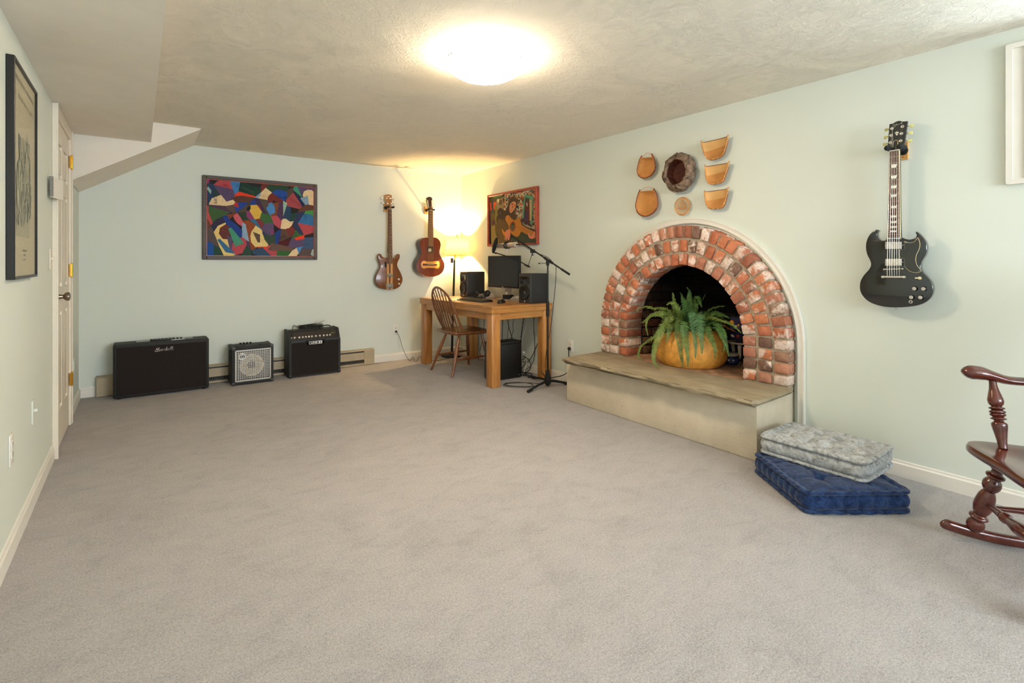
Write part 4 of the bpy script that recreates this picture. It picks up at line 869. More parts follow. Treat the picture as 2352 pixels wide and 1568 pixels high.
# neck, board, frets, inlays
nL0, nR0 = g3(545, 566), g3(694, 552); nL1, nR1 = g4(536, 318), g4(740, 300)
side = (nR0 - nL0); side.z = 0; side.normalize(); pn0 = (nL0 + nR0) / 2; pn1 = (nL1 + nR1) / 2; hw0 = (nR0 - nL0).length / 2; hw1 = (nR1 - nL1).length / 2
def strip(m, a0, a1, b0, b1, lift, th):
    q4 = [a0 + n * lift, a1 + n * lift, b1 + n * lift, b0 + n * lift]; m.prism(q4, -n * th)
q = MB(); strip(q, pn0 - side * hw0, pn0 + side * hw0, pn1 - side * hw1, pn1 + side * hw1, .006, .010); obj('fingerboard_binding', q, M['cream'], sg, sm=False)
q = MB(); strip(q, pn0 - side * (hw0 - .0015), pn0 + side * (hw0 - .0015), pn1 - side * (hw1 - .0015), pn1 + side * (hw1 - .0015), .0068, .004); obj('fingerboard', q, M['rosew'], sg, sm=False)
dn = (pn1 - pn0).normalized()
q = MB().sweep([pn0 - n * .018 - dn * .01, pn0.lerp(pn1, .8) - n * .020, pn1 - n * .024], [(hw0 * .96, .015), (hw1 * .92, .017), (hw1, .020)], 14, ref=n); obj('neck', q, M['sgblack'], sg)
q = MB(); fz = frets(q, 22, .628, pn0 + n * .007, pn1 + n * .007, hw0 - .0012, hw1 - .0012, n, side, .0009); obj('frets', q, M['metal'], sg)
q = MB()
for k in (3, 5, 7, 9, 12, 15, 17, 19, 21):
    if k < len(fz):
        a, hh = fz[k - 1]; b, _ = fz[k]; c = pn0 + dn * ((a + b) / 2) + n * .0072; ln = (b - a) * .30
        q.prism([c - dn * ln - side * hh * .62, c - dn * ln + side * hh * .62, c + dn * ln + side * hh * .45, c + dn * ln - side * hh * .45], -n * .0006)
obj('inlays', q, M['ivory'], sg, sm=False)
strip_n = MB(); strip_n.obox(pn0 + n * .006, (.004, 2 * hw0, .005), None); obj('nut', strip_n, M['ivory'], sg, sm=False)
Xh = Xg + .004
hs = [(545, 556), (530, 520), (514, 480), (540, 165), (560, 158), (590, 155), (615, 138), (640, 125), (665, 116), (690, 112), (720, 118), (745, 123), (780, 120), (815, 118), (772, 440), (730, 500), (694, 545)]
obj('headstock', MB().plate([g3(x, y, Xh) for x, y in hs], n, .015, .002), M['sgblack'], sg, sm=False)
posts = [((583, 228), (512, 245)), ((570, 332), (499, 357)), ((556, 440), (486, 462)), ((740, 198), (855, 190)), ((725, 305), (845, 297)), ((713, 412), (833, 409))]
for (a, b), (c_, d_) in posts:
    p = g3(a, b, Xh); k = g3(c_, d_, Xh + .008); tn_ = obj('tuner', MB().lathe(p, [(.008, 0), (.008, .002), (.0035, .003), (.0035, .014), (.0001, .015)], n, 14, caps=False).cyl(p - n * .012, k, .002, n=6), M['chrome'], sg)
    sd = (k - p); sd.normalize()
    q = MB().sweep([k - sd * .006, k, k + sd * .010, k + sd * .014], [(.0035, .005), (.004, .0075), (.004, .0095), (.003, .006)], 10, ref=(0, 0, 1)); obj('tuner_button', q, M['greenkey'], tn_)
GIB = [[(.9, 1.3), (.5, 1.5), (.1, 1.1), (.1, .5), (.5, .3), (.8, .6), (.8, .95), (.5, .9)], [(.8, .7), (.75, -.3), (.4, -.5)], [(1.2, .9), (1.2, .35), (1.4, .3)], [(1.6, 1.5), (1.6, .35), (1.95, .4), (1.95, .85), (1.6, .85)], [(2.5, .9), (2.2, .8), (2.5, .5), (2.2, .3)], [(3.0, .9), (2.75, .6), (2.95, .3), (3.2, .6), (3.0, .9)], [(3.45, .3), (3.45, .9), (3.8, .85), (3.85, .3)], [(4.0, .3), (4.1, 1.4)]]
h0, h1 = g3(600, 205, Xh), g3(735, 160, Xh); hd = (h1 - h0); hu = n.cross(hd).normalized(); hu = hu if hu.z > 0 else -hu; ul = hd.length / 4.1; hd.normalize()
q = MB(); strokes(q, GIB, ul, lambda u, v: h0 + hd * u + hu * v * .8 + n * .0008, .1); obj('logo_lettering', q, M['ivory'], sg, sm=False, norm=False)
c = g3(654, 298, Xh) + n * .0008; q = MB()
for dx, hh in ((-.007, .006), (-.0025, .010), (.0025, .010), (.007, .006)): q.poly([c + side * dx * .6 - Vector((0, 0, .004)), c + side * (dx + .0025) + Vector((0, 0, hh * .4)), c + side * dx * 1.1 + Vector((0, 0, hh)), c + side * (dx - .0025) + Vector((0, 0, hh * .4))])
q.poly([c - side * .006 - Vector((0, 0, .003)), c + side * .006 - Vector((0, 0, .003)), c + side * .003 - Vector((0, 0, .012)), c - side * .003 - Vector((0, 0, .012))]); obj('crown_inlay', q, M['ivory'], sg, sm=False, norm=False)
q = MB().sweep(smooth([g3(x, y, Xh - .0012) for x, y in ((590, 520), (600, 440), (640, 402), (668, 430), (660, 520))], 4, False), .0009, 5); obj('truss_cover_edge', q, M['cream'], sg)
# hardware
def bar4(name, x0_, x1_, y0_, y1_, mat, hgt, r_=.002):
    P = [g4(x0_, y0_ + (x0_ - 640) * -.02), g4(x1_, y0_), g4(x1_, y1_), g4(x0_, y1_ + (x0_ - 640) * -.02)]; return obj(name, MB().plate([p + n * hgt for p in P], n, hgt - .0005, r_), mat, sg, sm=False)
for ya, yb_ in ((375, 488), (642, 750)):
    bar4('pickup_ring', 487, 798, ya - 3, yb_ + 5, M['black'], .004, .001); pk = bar4('pickup_cover', 512, 762, ya, yb_, M['silver'], .011)
    q = MB()
    for i in range(6): q.cyl(g4(545 + i * 37, (ya + 24) if ya < 500 else yb_ - 26) + n * .011, g4(545 + i * 37, (ya + 24) if ya < 500 else yb_ - 26) + n * .012, .002, n=8)
    obj('pole_pieces', q, M['chrome'], pk)
    for x in (498, 778): obj('screw', MB().ball(g4(x, (ya + yb_) / 2) + n * .004, .0022, 6), M['chrome'], sg)
def rod4(name, a, b, r0, mat, lift):
    p, q_ = g4(*a) + n * lift, g4(*b) + n * lift; q = MB().sweep([p.lerp(q_, .06), p.lerp(q_, .94)], (r0, r0), 10)
    for e in (p.lerp(q_, .04), p.lerp(q_, .96)): q.lathe(e - n * lift, [(r0 * 1.3, 0), (r0 * 1.3, lift * .8), (r0 * 1.1, lift + r0 * .8), (.0001, lift + r0)], n, 14, caps=False)
    return obj(name, q, mat, sg)
rod4('bridge', (482, 808), (796, 800), .0042, M['chrome'], .010); rod4('tailpiece', (456, 926), (815, 928), .0056, M['silver'], .010)
q = MB()
for i in range(6):
    hx = (i - 2.5) / 2.5; a = g4(640 + hx * 95, 802) + n * .016; b = pn0 + side * hx * (hw0 * .78) + n * .010; tp = g4(640 + hx * 95, 915) + n * .014
    (pa, pb) = posts[(2, 1, 0, 3, 4, 5)[i]][0]; q.sweep([tp, a, b, g3(pa, pb, Xh - .008)], .0003 if i > 2 else .0005, 4)
obj('strings', q, M['metal'], sg)
for x, y in ((958, 1108), (1100, 1112), (910, 1243), (1053, 1246)):
    c = g4(x + 12, y); k = obj('control_knob', MB().lathe(c, [(.0125, .0005), (.0115, .004), (.0095, .008), (.009, .016)], n, 20, caps=False), M['blackg'], sg)
    obj('knob_cap', MB().lathe(c, [(.0092, .0155), (.0088, .0168), (.0001, .0172)], n, 20, caps=False), M['silver'], k)
c = g4(1040, 945); q = MB().lathe(c, [(.0085, 0), (.0075, .003), (.004, .003), (.003, .006)], n, 16); q.cyl(c + n * .004, g4(985, 943) + n * .018, .0026, .0035, 8); obj('toggle_switch', q, M['cream'], sg)
c = g4(898, 1315); obj('jack_socket', MB().lathe(c, [(.009, 0), (.0085, .002), (.0045, .0025), (.004, -.002)], n, 18, caps=False), M['silver'], sg)
for x, y in ((825, 390), (1005, 345), (735, 340), (548, 345), (735, 515), (735, 605), (1030, 825)): obj('screw', MB().ball(g4(x, y) + n * .003, .002, 6), M['chrome'], sg)
obj('strap_button', MB().lathe(g4(662, 1405) - n * .018, [(.003, 0), (.003, .008), (.007, .010), (.007, .012)], (0, 0, -1), 12), M['chrome'], sg)
hanger(lambda x, y, d: onX(*cp(x, y, 6.535, 1960, 260), XR - d), .032, 'oak block hanger holding the black electric guitar', (690, 835, 440, 700), g3(640, 520, Xg + .01), n, 1.25)

# ---- walnut bass guitar on the back wall
nb_ = Vector((0, -1, 0)); Yg = 5.715
def g5(x, y, Y=Yg): return onY(*cp(x, y, 5.6, 840, 420), Y)
def gt_common(root, boardmat, L0, R0, L1, R1, scale, nf, g, necktop, neckmat, nrm, bodydepth, lift=.006):
    pn0, pn1 = (L0 + R0) / 2, (L1 + R1) / 2; sd = (R0 - L0); sd.z = 0; sd.normalize(); a, b = (R0 - L0).length / 2, (R1 - L1).length / 2; dn = (pn1 - pn0).normalized()
    q = MB(); P = [pn0 - sd * a, pn0 + sd * a, pn1 + sd * b, pn1 - sd * b]; q.prism([p + nrm * lift for p in P], -nrm * .007); obj('fingerboard', q, boardmat, root, sm=False)
    q = MB().sweep([pn0 - nrm * .0155 - dn * .02, pn0.lerp(pn1, necktop) - nrm * .0195], [(a * .96, .014), (b * .95, .018)], 12, ref=nrm); obj('neck', q, neckmat, root)
    q = MB(); fz = frets(q, nf, scale, pn0 + nrm * lift, pn1 + nrm * lift, a, b, nrm, sd, .0011); obj('frets', q, M['metal'], root)
    q = MB(); q.sweep([pn0 + nrm * lift - sd * a, pn0 + nrm * lift + sd * a], .0025, 6); obj('nut', q, M['ivory'], root); return pn0, pn1, sd, a, b, dn, fz
ba = thing('bass_guitar', 'walnut bass guitar with striped body, hanging left of the classical guitar', 'guitar', (2.35, YB - .05, .84))
bb_ = [(275, 962), (240, 960), (215, 940), (200, 915), (180, 910), (157, 928), (155, 968), (172, 1015), (188, 1060), (175, 1105), (142, 1165), (123, 1230), (130, 1290), (165, 1338), (225, 1362), (312, 1373), (390, 1360), (440, 1330), (470, 1282), (478, 1230), (460, 1170), (430, 1110), (410, 1065), (415, 1020), (438, 970), (443, 928), (425, 912), (402, 925), (382, 955), (345, 965)]
obj('body', MB().plate(smooth([g5(x, y) for x, y in bb_], 3), nb_, .038, .010), M['walnut'], ba, ang=70)
for x0_, x1_ in ((274, 298), (320, 346)):
    q = MB(); q.prism([g5(x0_, 1040, Yg - .001), g5(x1_, 1040, Yg - .001), g5(x1_ + 1, 1368, Yg - .001), g5(x0_ - 4, 1368, Yg - .001)], (0, .003, 0)); obj('maple_stripe', q, M['maple'], ba, sm=False)
q = MB(); q.prism([g5(x, y, Yg - .0008) for x, y in ((298, 1040), (320, 1040), (320, 1368), (296, 1368))], (0, .003, 0)); obj('dark_stripe', q, M['rosew'], ba, sm=False)
pn0, pn1, sd, a, b, dn, fz = gt_common(ba, M['rosew'], g5(293, 337), g5(333, 337), g5(286, 1040), g5(344, 1040), .864, 24, g5, .8, M['walnut'], nb_, .04)
q = MB()
for k in (3, 5, 7, 9, 12, 15, 17, 19, 21):
    if k < len(fz):
        for u in ((-.5, .5) if k in (12, 7, 9, 15, 17) else (0,)): q.lathe(pn0 + dn * ((fz[k - 1][0] + fz[k][0]) / 2) + sd * a * u + nb_ * .0062, [(.0026, 0), (.0001, .0004)], nb_, 8, caps=False)
obj('dot_inlays', q, M['ivory'], ba)
obj('headstock', MB().plate([g5(x, y, Yg + .004) for x, y in ((243, 155), (262, 148), (285, 145), (312, 148), (337, 160), (336, 250), (330, 335), (293, 335), (268, 262), (255, 215))], nb_, .016, .002), wood('bass_headstock', (150, 96, 44), (196, 134, 70), 2, .3, .5), ba, sm=False)
obj('head_emblem', MB().plate([g5(x, y, Yg + .003) for x, y in ((272, 168), (310, 168), (308, 178), (274, 178))], nb_, .001, .0003), M['ivory'], ba, sm=False)
for (x, y), (kx, ky) in (((272, 198), (222, 195)), ((282, 266), (236, 256)), ((319, 200), (352, 207)), ((326, 268), (355, 266))):
    p, k = g5(x, y, Yg), g5(kx, ky, Yg + .012); tn_ = obj('tuner', MB().lathe(p, [(.009, .0), (.009, .004), (.005, .005), (.005, .018), (.0001, .019)], nb_, 14, caps=False).cyl(p - nb_ * .022, k, .003, n=6), M['chrome'], ba)
    s2 = (k - p).normalized(); obj('tuner_button', MB().sweep([k - s2 * .004, k + s2 * .004, k + s2 * .016], [(.004, .006), (.005, .011), (.004, .014)], 10, ref=(0, 0, 1)), M['silver'], tn_)
q = MB().plate([g5(x, y, Yg - .012) for x, y in ((265, 1290), (356, 1290), (356, 1356), (265, 1356))], nb_, .012, .002)
for i in range(4): q.obox(g5(276 + i * 22.5, 1318, Yg - .015), (.010, .008, .030))
obj('bridge', q, M['chrome'], ba, sm=False)
obj('pickup', MB().plate([g5(x, y, Yg - .010) for x, y in ((270, 1166), (353, 1166), (353, 1204), (270, 1204))], nb_, .010, .002), M['chrome'], ba, sm=False)
obj('thumb_plate', MB().plate([g5(x, y, Yg - .005) for x, y in ((246, 1015), (265, 1015), (266, 1085), (247, 1085))], nb_, .005, .001), M['blackg'], ba, sm=False)
for x, y in ((420, 1238), (424, 1296)): obj('control_knob', MB().lathe(g5(x, y), [(.013, 0), (.013, .014), (.011, .016), (.0001, .016)], nb_, 18, caps=False), M['silver'], ba)
q = MB()
for i in range(4):
    u = (i - 1.5) / 1.5; q.sweep([g5(276 + i * 22.5, 1310, Yg - .022), pn0 + sd * a * .75 * u + nb_ * .010, g5(*((272, 198), (282, 266), (326, 268), (319, 200))[(1, 0, 3, 2)[i]], Yg - .012)], .0011, 4)
obj('strings', q, M['metal'], ba)
obj('strap_button', MB().lathe(g5(196, 912, Yg + .018), [(.003, 0), (.003, .008), (.006, .010)], (0, 0, 1), 12), M['chrome'], ba)
hanger(lambda x, y, d: onY(*cp(x, y, 5.6, 840, 420), YB - d), .034, 'wooden block hanger with black arms holding the bass guitar', (224, 272, 272, 372), g5(312, 312, Yg - .0), nb_, 1.1)

# ---- classical guitar
Yc = 5.655
def g6(x, y, Y=Yc): return onY(*cp(x, y, 5.6, 840, 420), Y)
cg = thing('classical_guitar', 'red-brown classical guitar with pale bridge patch, nearest the lamp', 'guitar', (2.86, YB - .08, 1.0))
cb_ = [(830, 704), (800, 704), (760, 706), (725, 720), (700, 748), (693, 785), (703, 830), (716, 875), (713, 915), (692, 958), (664, 1005), (652, 1060), (660, 1115), (690, 1160), (740, 1190), (790, 1204), (835, 1208), (890, 1201), (945, 1180), (985, 1145), (1008, 1095), (1011, 1045), (998, 1005), (972, 962), (950, 915), (948, 875), (958, 830), (963, 790), (950, 745), (918, 712), (870, 702)]
OUT = smooth([g6(x, y) for x, y in cb_], 3); dep = Vector((0, .095, 0))
obj('soundbox', MB().prism([p + Vector((0, .002, 0)) for p in OUT], dep), M['darkside'], cg, ang=40)
hole = g6(832, 853); rh = (g6(875, 853) - g6(790, 853)).length / 2
# top with a real opening for the sound hole
def with_hole(P, c, r, k=36):
    """ring of faces between an outline and a hole"""
    N = len(P); m = MB(); ins = []
    for p in P: d = (p - c); d.y = 0; d.normalize(); ins.append(c + d * r)
    m.add(P + ins, [(i, (i + 1) % N, N + (i + 1) % N, N + i) for i in range(N)]); return m
obj('soundboard', with_hole([p - Vector((0, .0005, 0)) for p in OUT], hole, rh), M['mahtop'], cg, sm=False)
obj('binding', MB().sweep([p for p in OUT], .0018, 5, closed=True), M['rosew'], cg)
q = MB().lathe(hole + Vector((0, .0016, 0)), [(.0001, 0), (rh * 1.02, 0)], nb_, 28, caps=False); obj('sound_hole', q, M['black'], cg)
q = MB().lathe(hole + Vector((-.006, .0008, -.010)), [(.0001, 0), (rh * .5, 0)], nb_, 24, caps=False); obj('paper_label', q, M['paper'], cg)
q = MB().lathe(hole, [(rh, .0008), (rh * 1.0, .0012), (rh * 1.14, .0012), (rh * 1.14, .0004)], nb_, 36, caps=False); obj('rosette', q, M['rosew'], cg)
pn0, pn1, sd, a, b, dn, fz = gt_common(cg, M['rosew'], g6(812, 352), g6(864, 352), g6(806, 815), g6(868, 812), .65, 19, g6, .75, M['mahtop'], nb_, .09)
hsP = [(813, 350), (806, 330), (795, 300), (783, 235), (781, 190), (797, 184), (818, 175), (838, 182), (855, 190), (858, 235), (862, 300), (866, 335), (864, 350)]
obj('headstock', MB().plate([g6(x, y, Yc + .002) for x, y in hsP], nb_, .016, .002), M['darkside'], cg, sm=False)
for s_, X_ in ((0, (793, 797, 806)), (1, (848, 850, 856))):
    q = MB(); q.prism([g6(x, y, Yc - .0005) for x, y in ((X_[0] - 1, 222), (X_[0] + 9, 222), (X_[2] + 4, 318), (X_[2] - 6, 318))], (0, .004, 0)); obj('string_slot', q, M['cream'], cg, sm=False)
    for j, yy in enumerate((232, 265, 300)):
        x_ = (775, 778, 784)[j] if s_ == 0 else (862, 865, 868)[j]; d_ = -1 if s_ == 0 else 1
        p = g6(x_, yy, Yc + .008); q = MB().cyl(p - Vector((d_ * .02, 0, 0)), p + Vector((d_ * .008, 0, 0)), .002, n=6); tn_ = obj('tuner', q, M['brass'], cg)
        obj('tuner_button', MB().sweep([p + Vector((d_ * .005, 0, 0)), p + Vector((d_ * .014, 0, 0))], [(.004, .006), (.004, .008)], 8), M['cream'], tn_)
patch = [(735, 1004), (760, 1000), (785, 1010), (830, 1012), (880, 1008), (905, 1002), (935, 1004), (948, 1025), (948, 1075), (935, 1100), (910, 1104), (880, 1096), (830, 1092), (790, 1092), (760, 1100), (730, 1098), (714, 1070), (714, 1030)]
obj('bridge_patch', MB().plate(smooth([g6(x, y, Yc - .003) for x, y in patch], 2), nb_, .002, .0006), M['bonewood'], cg)
obj('bridge', MB().plate([g6(x, y, Yc - .011) for x, y in ((738, 1038), (920, 1040), (920, 1064), (738, 1062))], nb_, .008, .002), M['rosew'], cg, sm=False)
obj('saddle', MB().plate([g6(x, y, Yc - .013) for x, y in ((795, 1042), (875, 1042), (875, 1047), (795, 1047))], nb_, .003, .0005), M['ivory'], cg, sm=False)
q = MB()
for i in range(6): u = (i - 2.5) / 2.5; q.sweep([g6(835 + 36 * u, 1046, Yc - .013), pn0 + sd * a * .85 * u + nb_ * .008, g6(828 + 30 * u * (1.0), 300, Yc - .004)], .0008, 4)
obj('strings', q, plain('nylon_string', (214, 176, 110), .3), cg)
hanger(lambda x, y, d: onY(*cp(x, y, 5.6, 840, 420), YB - d), .036, 'wooden block hanger with black arms holding the classical guitar', (750, 795, 306, 404), g6(833, 345, Yc), nb_, 1.0)
# ================================================================ desk corner
DZ = .763
dk = thing('desk', 'honey-coloured wooden desk with thick square legs in the far corner', 'desk', (3.02, 4.72, 0))
tx0, tx1, ty0, ty1 = 2.648, 3.385, 3.965, 5.47
q = MB()
for i in range(5):
    y0 = ty0 + .10 + (ty1 - ty0 - .20) * i / 5; y1 = ty0 + .10 + (ty1 - ty0 - .20) * (i + 1) / 5
    obj('top_board', MB().rbox(tx0 + .07, tx1 - .07, y0 + .0006, y1 - .0006, DZ - .026, DZ, .0015, 1), M['desk'], dk, sm=False)
for a in (ty0, ty1 - .10): obj('breadboard_end', MB().rbox(tx0 + .0, tx1, a, a + .0995, DZ - .0265, DZ + .0003, .002, 1), M['desk'], dk, sm=False)
for a in (tx0, tx1 - .0705): obj('edge_board', MB().rbox(a, a + .07, ty0 + .1, ty1 - .1, DZ - .0265, DZ + .0003, .002, 1), M['desky'], dk, sm=False)
for nm, a, m_ in (('front_edge', (tx0, tx0 + .03, ty0, ty1), M['desky']), ('back_edge', (tx1 - .03, tx1, ty0, ty1), M['desky']), ('side_edge', (tx0 + .03, tx1 - .03, ty0, ty0 + .03), M['desk']), ('side_edge', (tx0 + .03, tx1 - .03, ty1 - .03, ty1), M['desk'])):
    obj(nm, MB().rbox(*a, DZ - .068, DZ - .0275, .002, 1), m_, dk, sm=False)
for a, m_ in (((tx0 + .022, tx0 + .045, ty0 + .11, ty1 - .11), M['desky']), ((tx1 - .045, tx1 - .022, ty0 + .11, ty1 - .11), M['desky']), ((tx0 + .11, tx1 - .11, ty0 + .022, ty0 + .045), M['desk']), ((tx0 + .11, tx1 - .11, ty1 - .045, ty1 - .022), M['desk'])):
    obj('apron', MB().rbox(*a, DZ - .132, DZ - .0685, .002, 1), m_, dk, sm=False)
for x, y in ((tx0 + .008, ty0 + .008), (tx1 - .108, ty0 + .008), (tx0 + .008, ty1 - .108), (tx1 - .108, ty1 - .108)):
    obj('leg', MB().rbox(x, x + .10, y, y + .10, 0, DZ - .0685, .008, 2), M['deskz'], dk, ang=30)

# ---- windsor chair
wc = thing('windsor_chair', 'brown hoop-back Windsor chair pulled up to the desk', 'chair', (2.83, 4.81, 0))
sh = smooth([(2.62, 4.63, 0), (2.66, 4.60, 0), (2.84, 4.57, 0), (3.0, 4.575, 0), (3.055, 4.62, 0), (3.07, 4.81, 0), (3.055, 5.0, 0), (3.0, 5.045, 0), (2.84, 5.05, 0), (2.66, 5.02, 0), (2.62, 4.99, 0), (2.60, 4.81, 0)], 3)
ct = Vector((2.84, 4.81, 0)); q = MB(); N_ = len(sh); rings = []
for k, z in ((.02, .455), (.35, .446), (.7, .447), (.93, .455), (.985, .452), (1.0, .443), (.985, .428), (.86, .415), (.02, .415)): rings += [ct + (p - ct) * k + Vector((0, 0, z)) for p in sh]
q.add(rings, [(r_ * N_ + i, (r_ + 1) * N_ + i, (r_ + 1) * N_ + (i + 1) % N_, r_ * N_ + (i + 1) % N_) for r_ in range(8) for i in range(N_)] + [tuple(range(N_)), tuple(range(9 * N_ - 1, 8 * N_ - 1, -1))])
obj('seat', q, M['chair'], wc, ang=60)
def cleg(p, q_): return MB().turn(p, q_, [(0, .011), (.1, .013), (.3, .019), (.45, .0205), (.6, .018), (.85, .0125), (1, .0115)], 12)
LG = {}
for k, (fx, fy, sx_, sy_) in enumerate(((2.58, 4.585, 2.72, 4.68), (2.58, 5.05, 2.72, 4.95), (3.05, 4.57, 2.98, 4.67), (3.05, 5.04, 2.98, 4.96))):
    a, b = Vector((sx_, sy_, .425)), Vector((fx, fy, 0)); LG[k] = (a, b); obj('leg', cleg(a, b), M['chair'], wc)
def at(k, z): a, b = LG[k]; return b.lerp(a, z / .425)
sp = [(0, .007), (.1, .010), (.5, .014), (.9, .010), (1, .007)]
for k0, k1 in ((0, 2), (1, 3)): obj('stretcher', MB().turn(at(k0, .165), at(k1, .175), sp, 10), M['chair'], wc)
m0, m1 = at(0, .165).lerp(at(2, .175), .5), at(1, .165).lerp(at(3, .175), .5); obj('stretcher', MB().turn(m0, m1, sp, 10), M['chair'], wc)
hoop = [(2.715, 4.605, .448), (2.66, 4.585, .56), (2.605, 4.585, .70), (2.565, 4.625, .81), (2.535, 4.71, .885), (2.525, 4.81, .912), (2.535, 4.91, .885), (2.565, 4.995, .81), (2.605, 5.035, .70), (2.66, 5.035, .56), (2.715, 5.015, .448)]
HP = smooth([Vector(p) for p in hoop], 5, False); obj('hoop', MB().sweep(HP, (.0125, .011), 10, ref=(1, 0, .3)), M['chair'], wc)
for i in range(7):
    y = 4.655 + .31 * i / 6; u = (i - 3) / 3; b = Vector((2.69 - .012 * (1 - u * u), y, .45))
    ty = 4.81 + (y - 4.81) * 1.12; cand = min((p for p in HP if p.z > .6), key=lambda p: abs(p.y - ty)); obj('spindle', MB().turn(b, cand, [(0, .0065), (.35, .0085), (1, .005)], 8), M['chair'], wc)

# ---- floor lamp behind the desk
LX, LY = 3.215, 5.635
fl = thing('floor_lamp', 'lit floor lamp with cream linen shade standing in the corner behind the desk', 'lamp', (LX, LY, 0))
obj('base', MB().lathe((LX - .05, LY, 0), [(.13, 0), (.132, .012), (.125, .022), (.03, .032), (.018, .05)], n=36), M['matte'], fl)
top_ = Vector((LX - .012, LY, 1.20)); obj('pole', MB().cyl((LX - .05, LY, .03), top_, .016, .012), M['matte'], fl)
LSH = Vector((LX + .02, LY - .01, 0))
q = MB().cyl(top_, top_ + Vector((.01, 0, .09)), .010); q.cyl((LX + .0, LY, 1.23), (LX + .018, LY - .01, 1.33), .014, .012); obj('socket', q, M['brass'], fl)
obj('dimmer', MB().rbox(LX - .062, LX - .036, LY - .016, LY + .016, 1.165, 1.225, .003), M['black'], fl)
obj('shade', MB().lathe(LSH, [(.158, 1.262), (.128, 1.480)], n=48, caps=False), M['shade'], fl)
q = MB()
for z, r_ in ((1.262, .158), (1.480, .128)): q.sweep([LSH + Vector((r_ * math.cos(a), r_ * math.sin(a), z)) for a in [2 * PI * k / 48 for k in range(48)]], .002, 5, closed=True)
for k in range(3): a = 2 * PI * k / 3; q.cyl(LSH + Vector((0, 0, 1.475)), LSH + Vector((.128 * math.cos(a), .128 * math.sin(a), 1.478)), .0015, n=5)
q.cyl(LSH + Vector((.03, 0, 1.31)), LSH + Vector((.03, 0, 1.478)), .0012, n=5); q.cyl(LSH + Vector((0, 0, 1.47)), LSH + Vector((0, 0, 1.50)), .0015, n=6); obj('shade_frame', q, M['brass'], fl)
obj('finial', MB().lathe(LSH, [(.006, 1.478), (.009, 1.485), (.004, 1.495), (.007, 1.505), (.005, 1.518), (.0001, 1.522)], n=12), M['brass'], fl)
obj('bulb', MB().ball(LSH + Vector((0, 0, 1.330)), .026, 16), emit_mat('warm_bulb', (1, .66, .30), 30), fl)
ll = bpy.data.lights.new('lamp_bulb_light', 'POINT'); ll.energy = LAMP_POWER; ll.color = (1, .66, .30); ll.shadow_soft_size = .02
lo = bpy.data.objects.new('lamp_bulb_light', ll); COL.objects.link(lo); lo.location = LSH + Vector((0, 0, 1.372))

# ---- studio monitors
def monitor_speaker(name, label, c, rz):
    r = thing(name, label, 'speaker', (c[0], c[1], DZ + .0004), 'studio monitor speakers on the desk', rz)
    W, D, Hh = .185, .235, .298; L_ = dict(local=True)
    obj('cabinet', MB().rbox(-D / 2 + .012, D / 2, -W / 2, W / 2, 0, Hh, .006, 2), M['tolex'], r, **L_)
    obj('baffle', MB().rbox(-D / 2, -D / 2 + .014, -W / 2, W / 2, 0, Hh, .005, 2), M['darkgrey'], r, **L_)
    x = -D / 2 - .0005
    obj('waveguide', MB().add([(x - .010, -.070, .268), (x - .010, .070, .268), (x - .010, .070, .205), (x - .010, .03, .185), (x - .010, -.03, .185), (x - .010, -.070, .205), (x - .0008, -.014, .236), (x - .0008, .014, .236), (x - .0008, .014, .222), (x - .0008, -.014, .222)],
        [(0, 1, 7, 6), (1, 2, 8, 7), (2, 3, 8), (3, 4, 9, 8), (4, 5, 9), (5, 0, 6, 9), (6, 7, 8, 9)]), M['blackg'], r, sm=False, **L_)
    obj('tweeter', MB().ball((x - .001, 0, .229), .011, 12, (.6, 1, 1)), M['darkgrey'], r, **L_)
    q = MB().lathe((x - .012, 0, .105), [(.076, .012), (.076, .003), (.072, 0), (.068, .003), (.062, .0), (.056, .003), (.02, .011), (.019, .011)], (1, 0, 0), 36, caps=False)
    obj('woofer', q, M['black'], r, **L_); obj('woofer_ring', MB().sweep([(x - .0115, .0725 * math.cos(a), .105 + .0725 * math.sin(a)) for a in [2 * PI * k / 40 for k in range(40)]], .0022, 5, closed=True), M['blackg'], r, **L_)
    obj('dust_cap', MB().ball((x - .001, 0, .105), .020, 12, (.45, 1, 1)), M['darkgrey'], r, **L_)
    bd = obj('badge', MB().rbox(x - .002, x, -.010, .010, .010, .030, .001, 1), M['silver'], r, sm=False, **L_)
    q = MB().box(x - .0028, x - .002, -.004, .004, .014, .022); obj('badge_mark', q, M['black'], bd, sm=False, norm=False, **L_); return r
monitor_speaker('studio_speaker', 'black studio speaker at the lamp end of the desk', (3.225, 5.245), -.06)
monitor_speaker('studio_speaker', 'black studio speaker at the near end of the desk by the microphone pole', (3.258, 4.112), .04)

# ---- screen
s0, s1 = Vector((3.150, 4.80, 0)), Vector((3.197, 4.292, 0)); cS = (s0 + s1) / 2; rz = math.atan2(s1.x - s0.x, -(s1.y - s0.y))
sc_ = thing('computer_monitor', 'black flat computer monitor, switched off, on the desk', 'monitor', (cS.x + .06, cS.y, DZ), rz=rz)
w2 = (s1 - s0).length / 2; L_ = dict(local=True)
obj('casing', MB().rbox(-.06, -.022, -w2, w2, .136, .482, .004, 2).rbox(-.024, .01, -w2 * .6, w2 * .6, .19, .43, .01, 2), M['black'], sc_, **L_)
obj('screen_panel', MB().box(-.0605, -.0598, -w2 + .012, w2 - .012, .156, .470), M['screen'], sc_, sm=False, **L_)
q = MB().box(-.0607, -.0601, -.012, .012, .142, .149); obj('maker_mark', q, M['silver'], sc_, sm=False, norm=False, **L_)
obj('stand_neck', MB().rbox(.01, .03, -.045, .045, .02, .30, .004, 2), M['grillm'], sc_, **L_)
obj('stand_base', MB().rbox(-.075, .085, -.09, .09, 0, .012, .004, 2), M['grillm'], sc_, **L_)
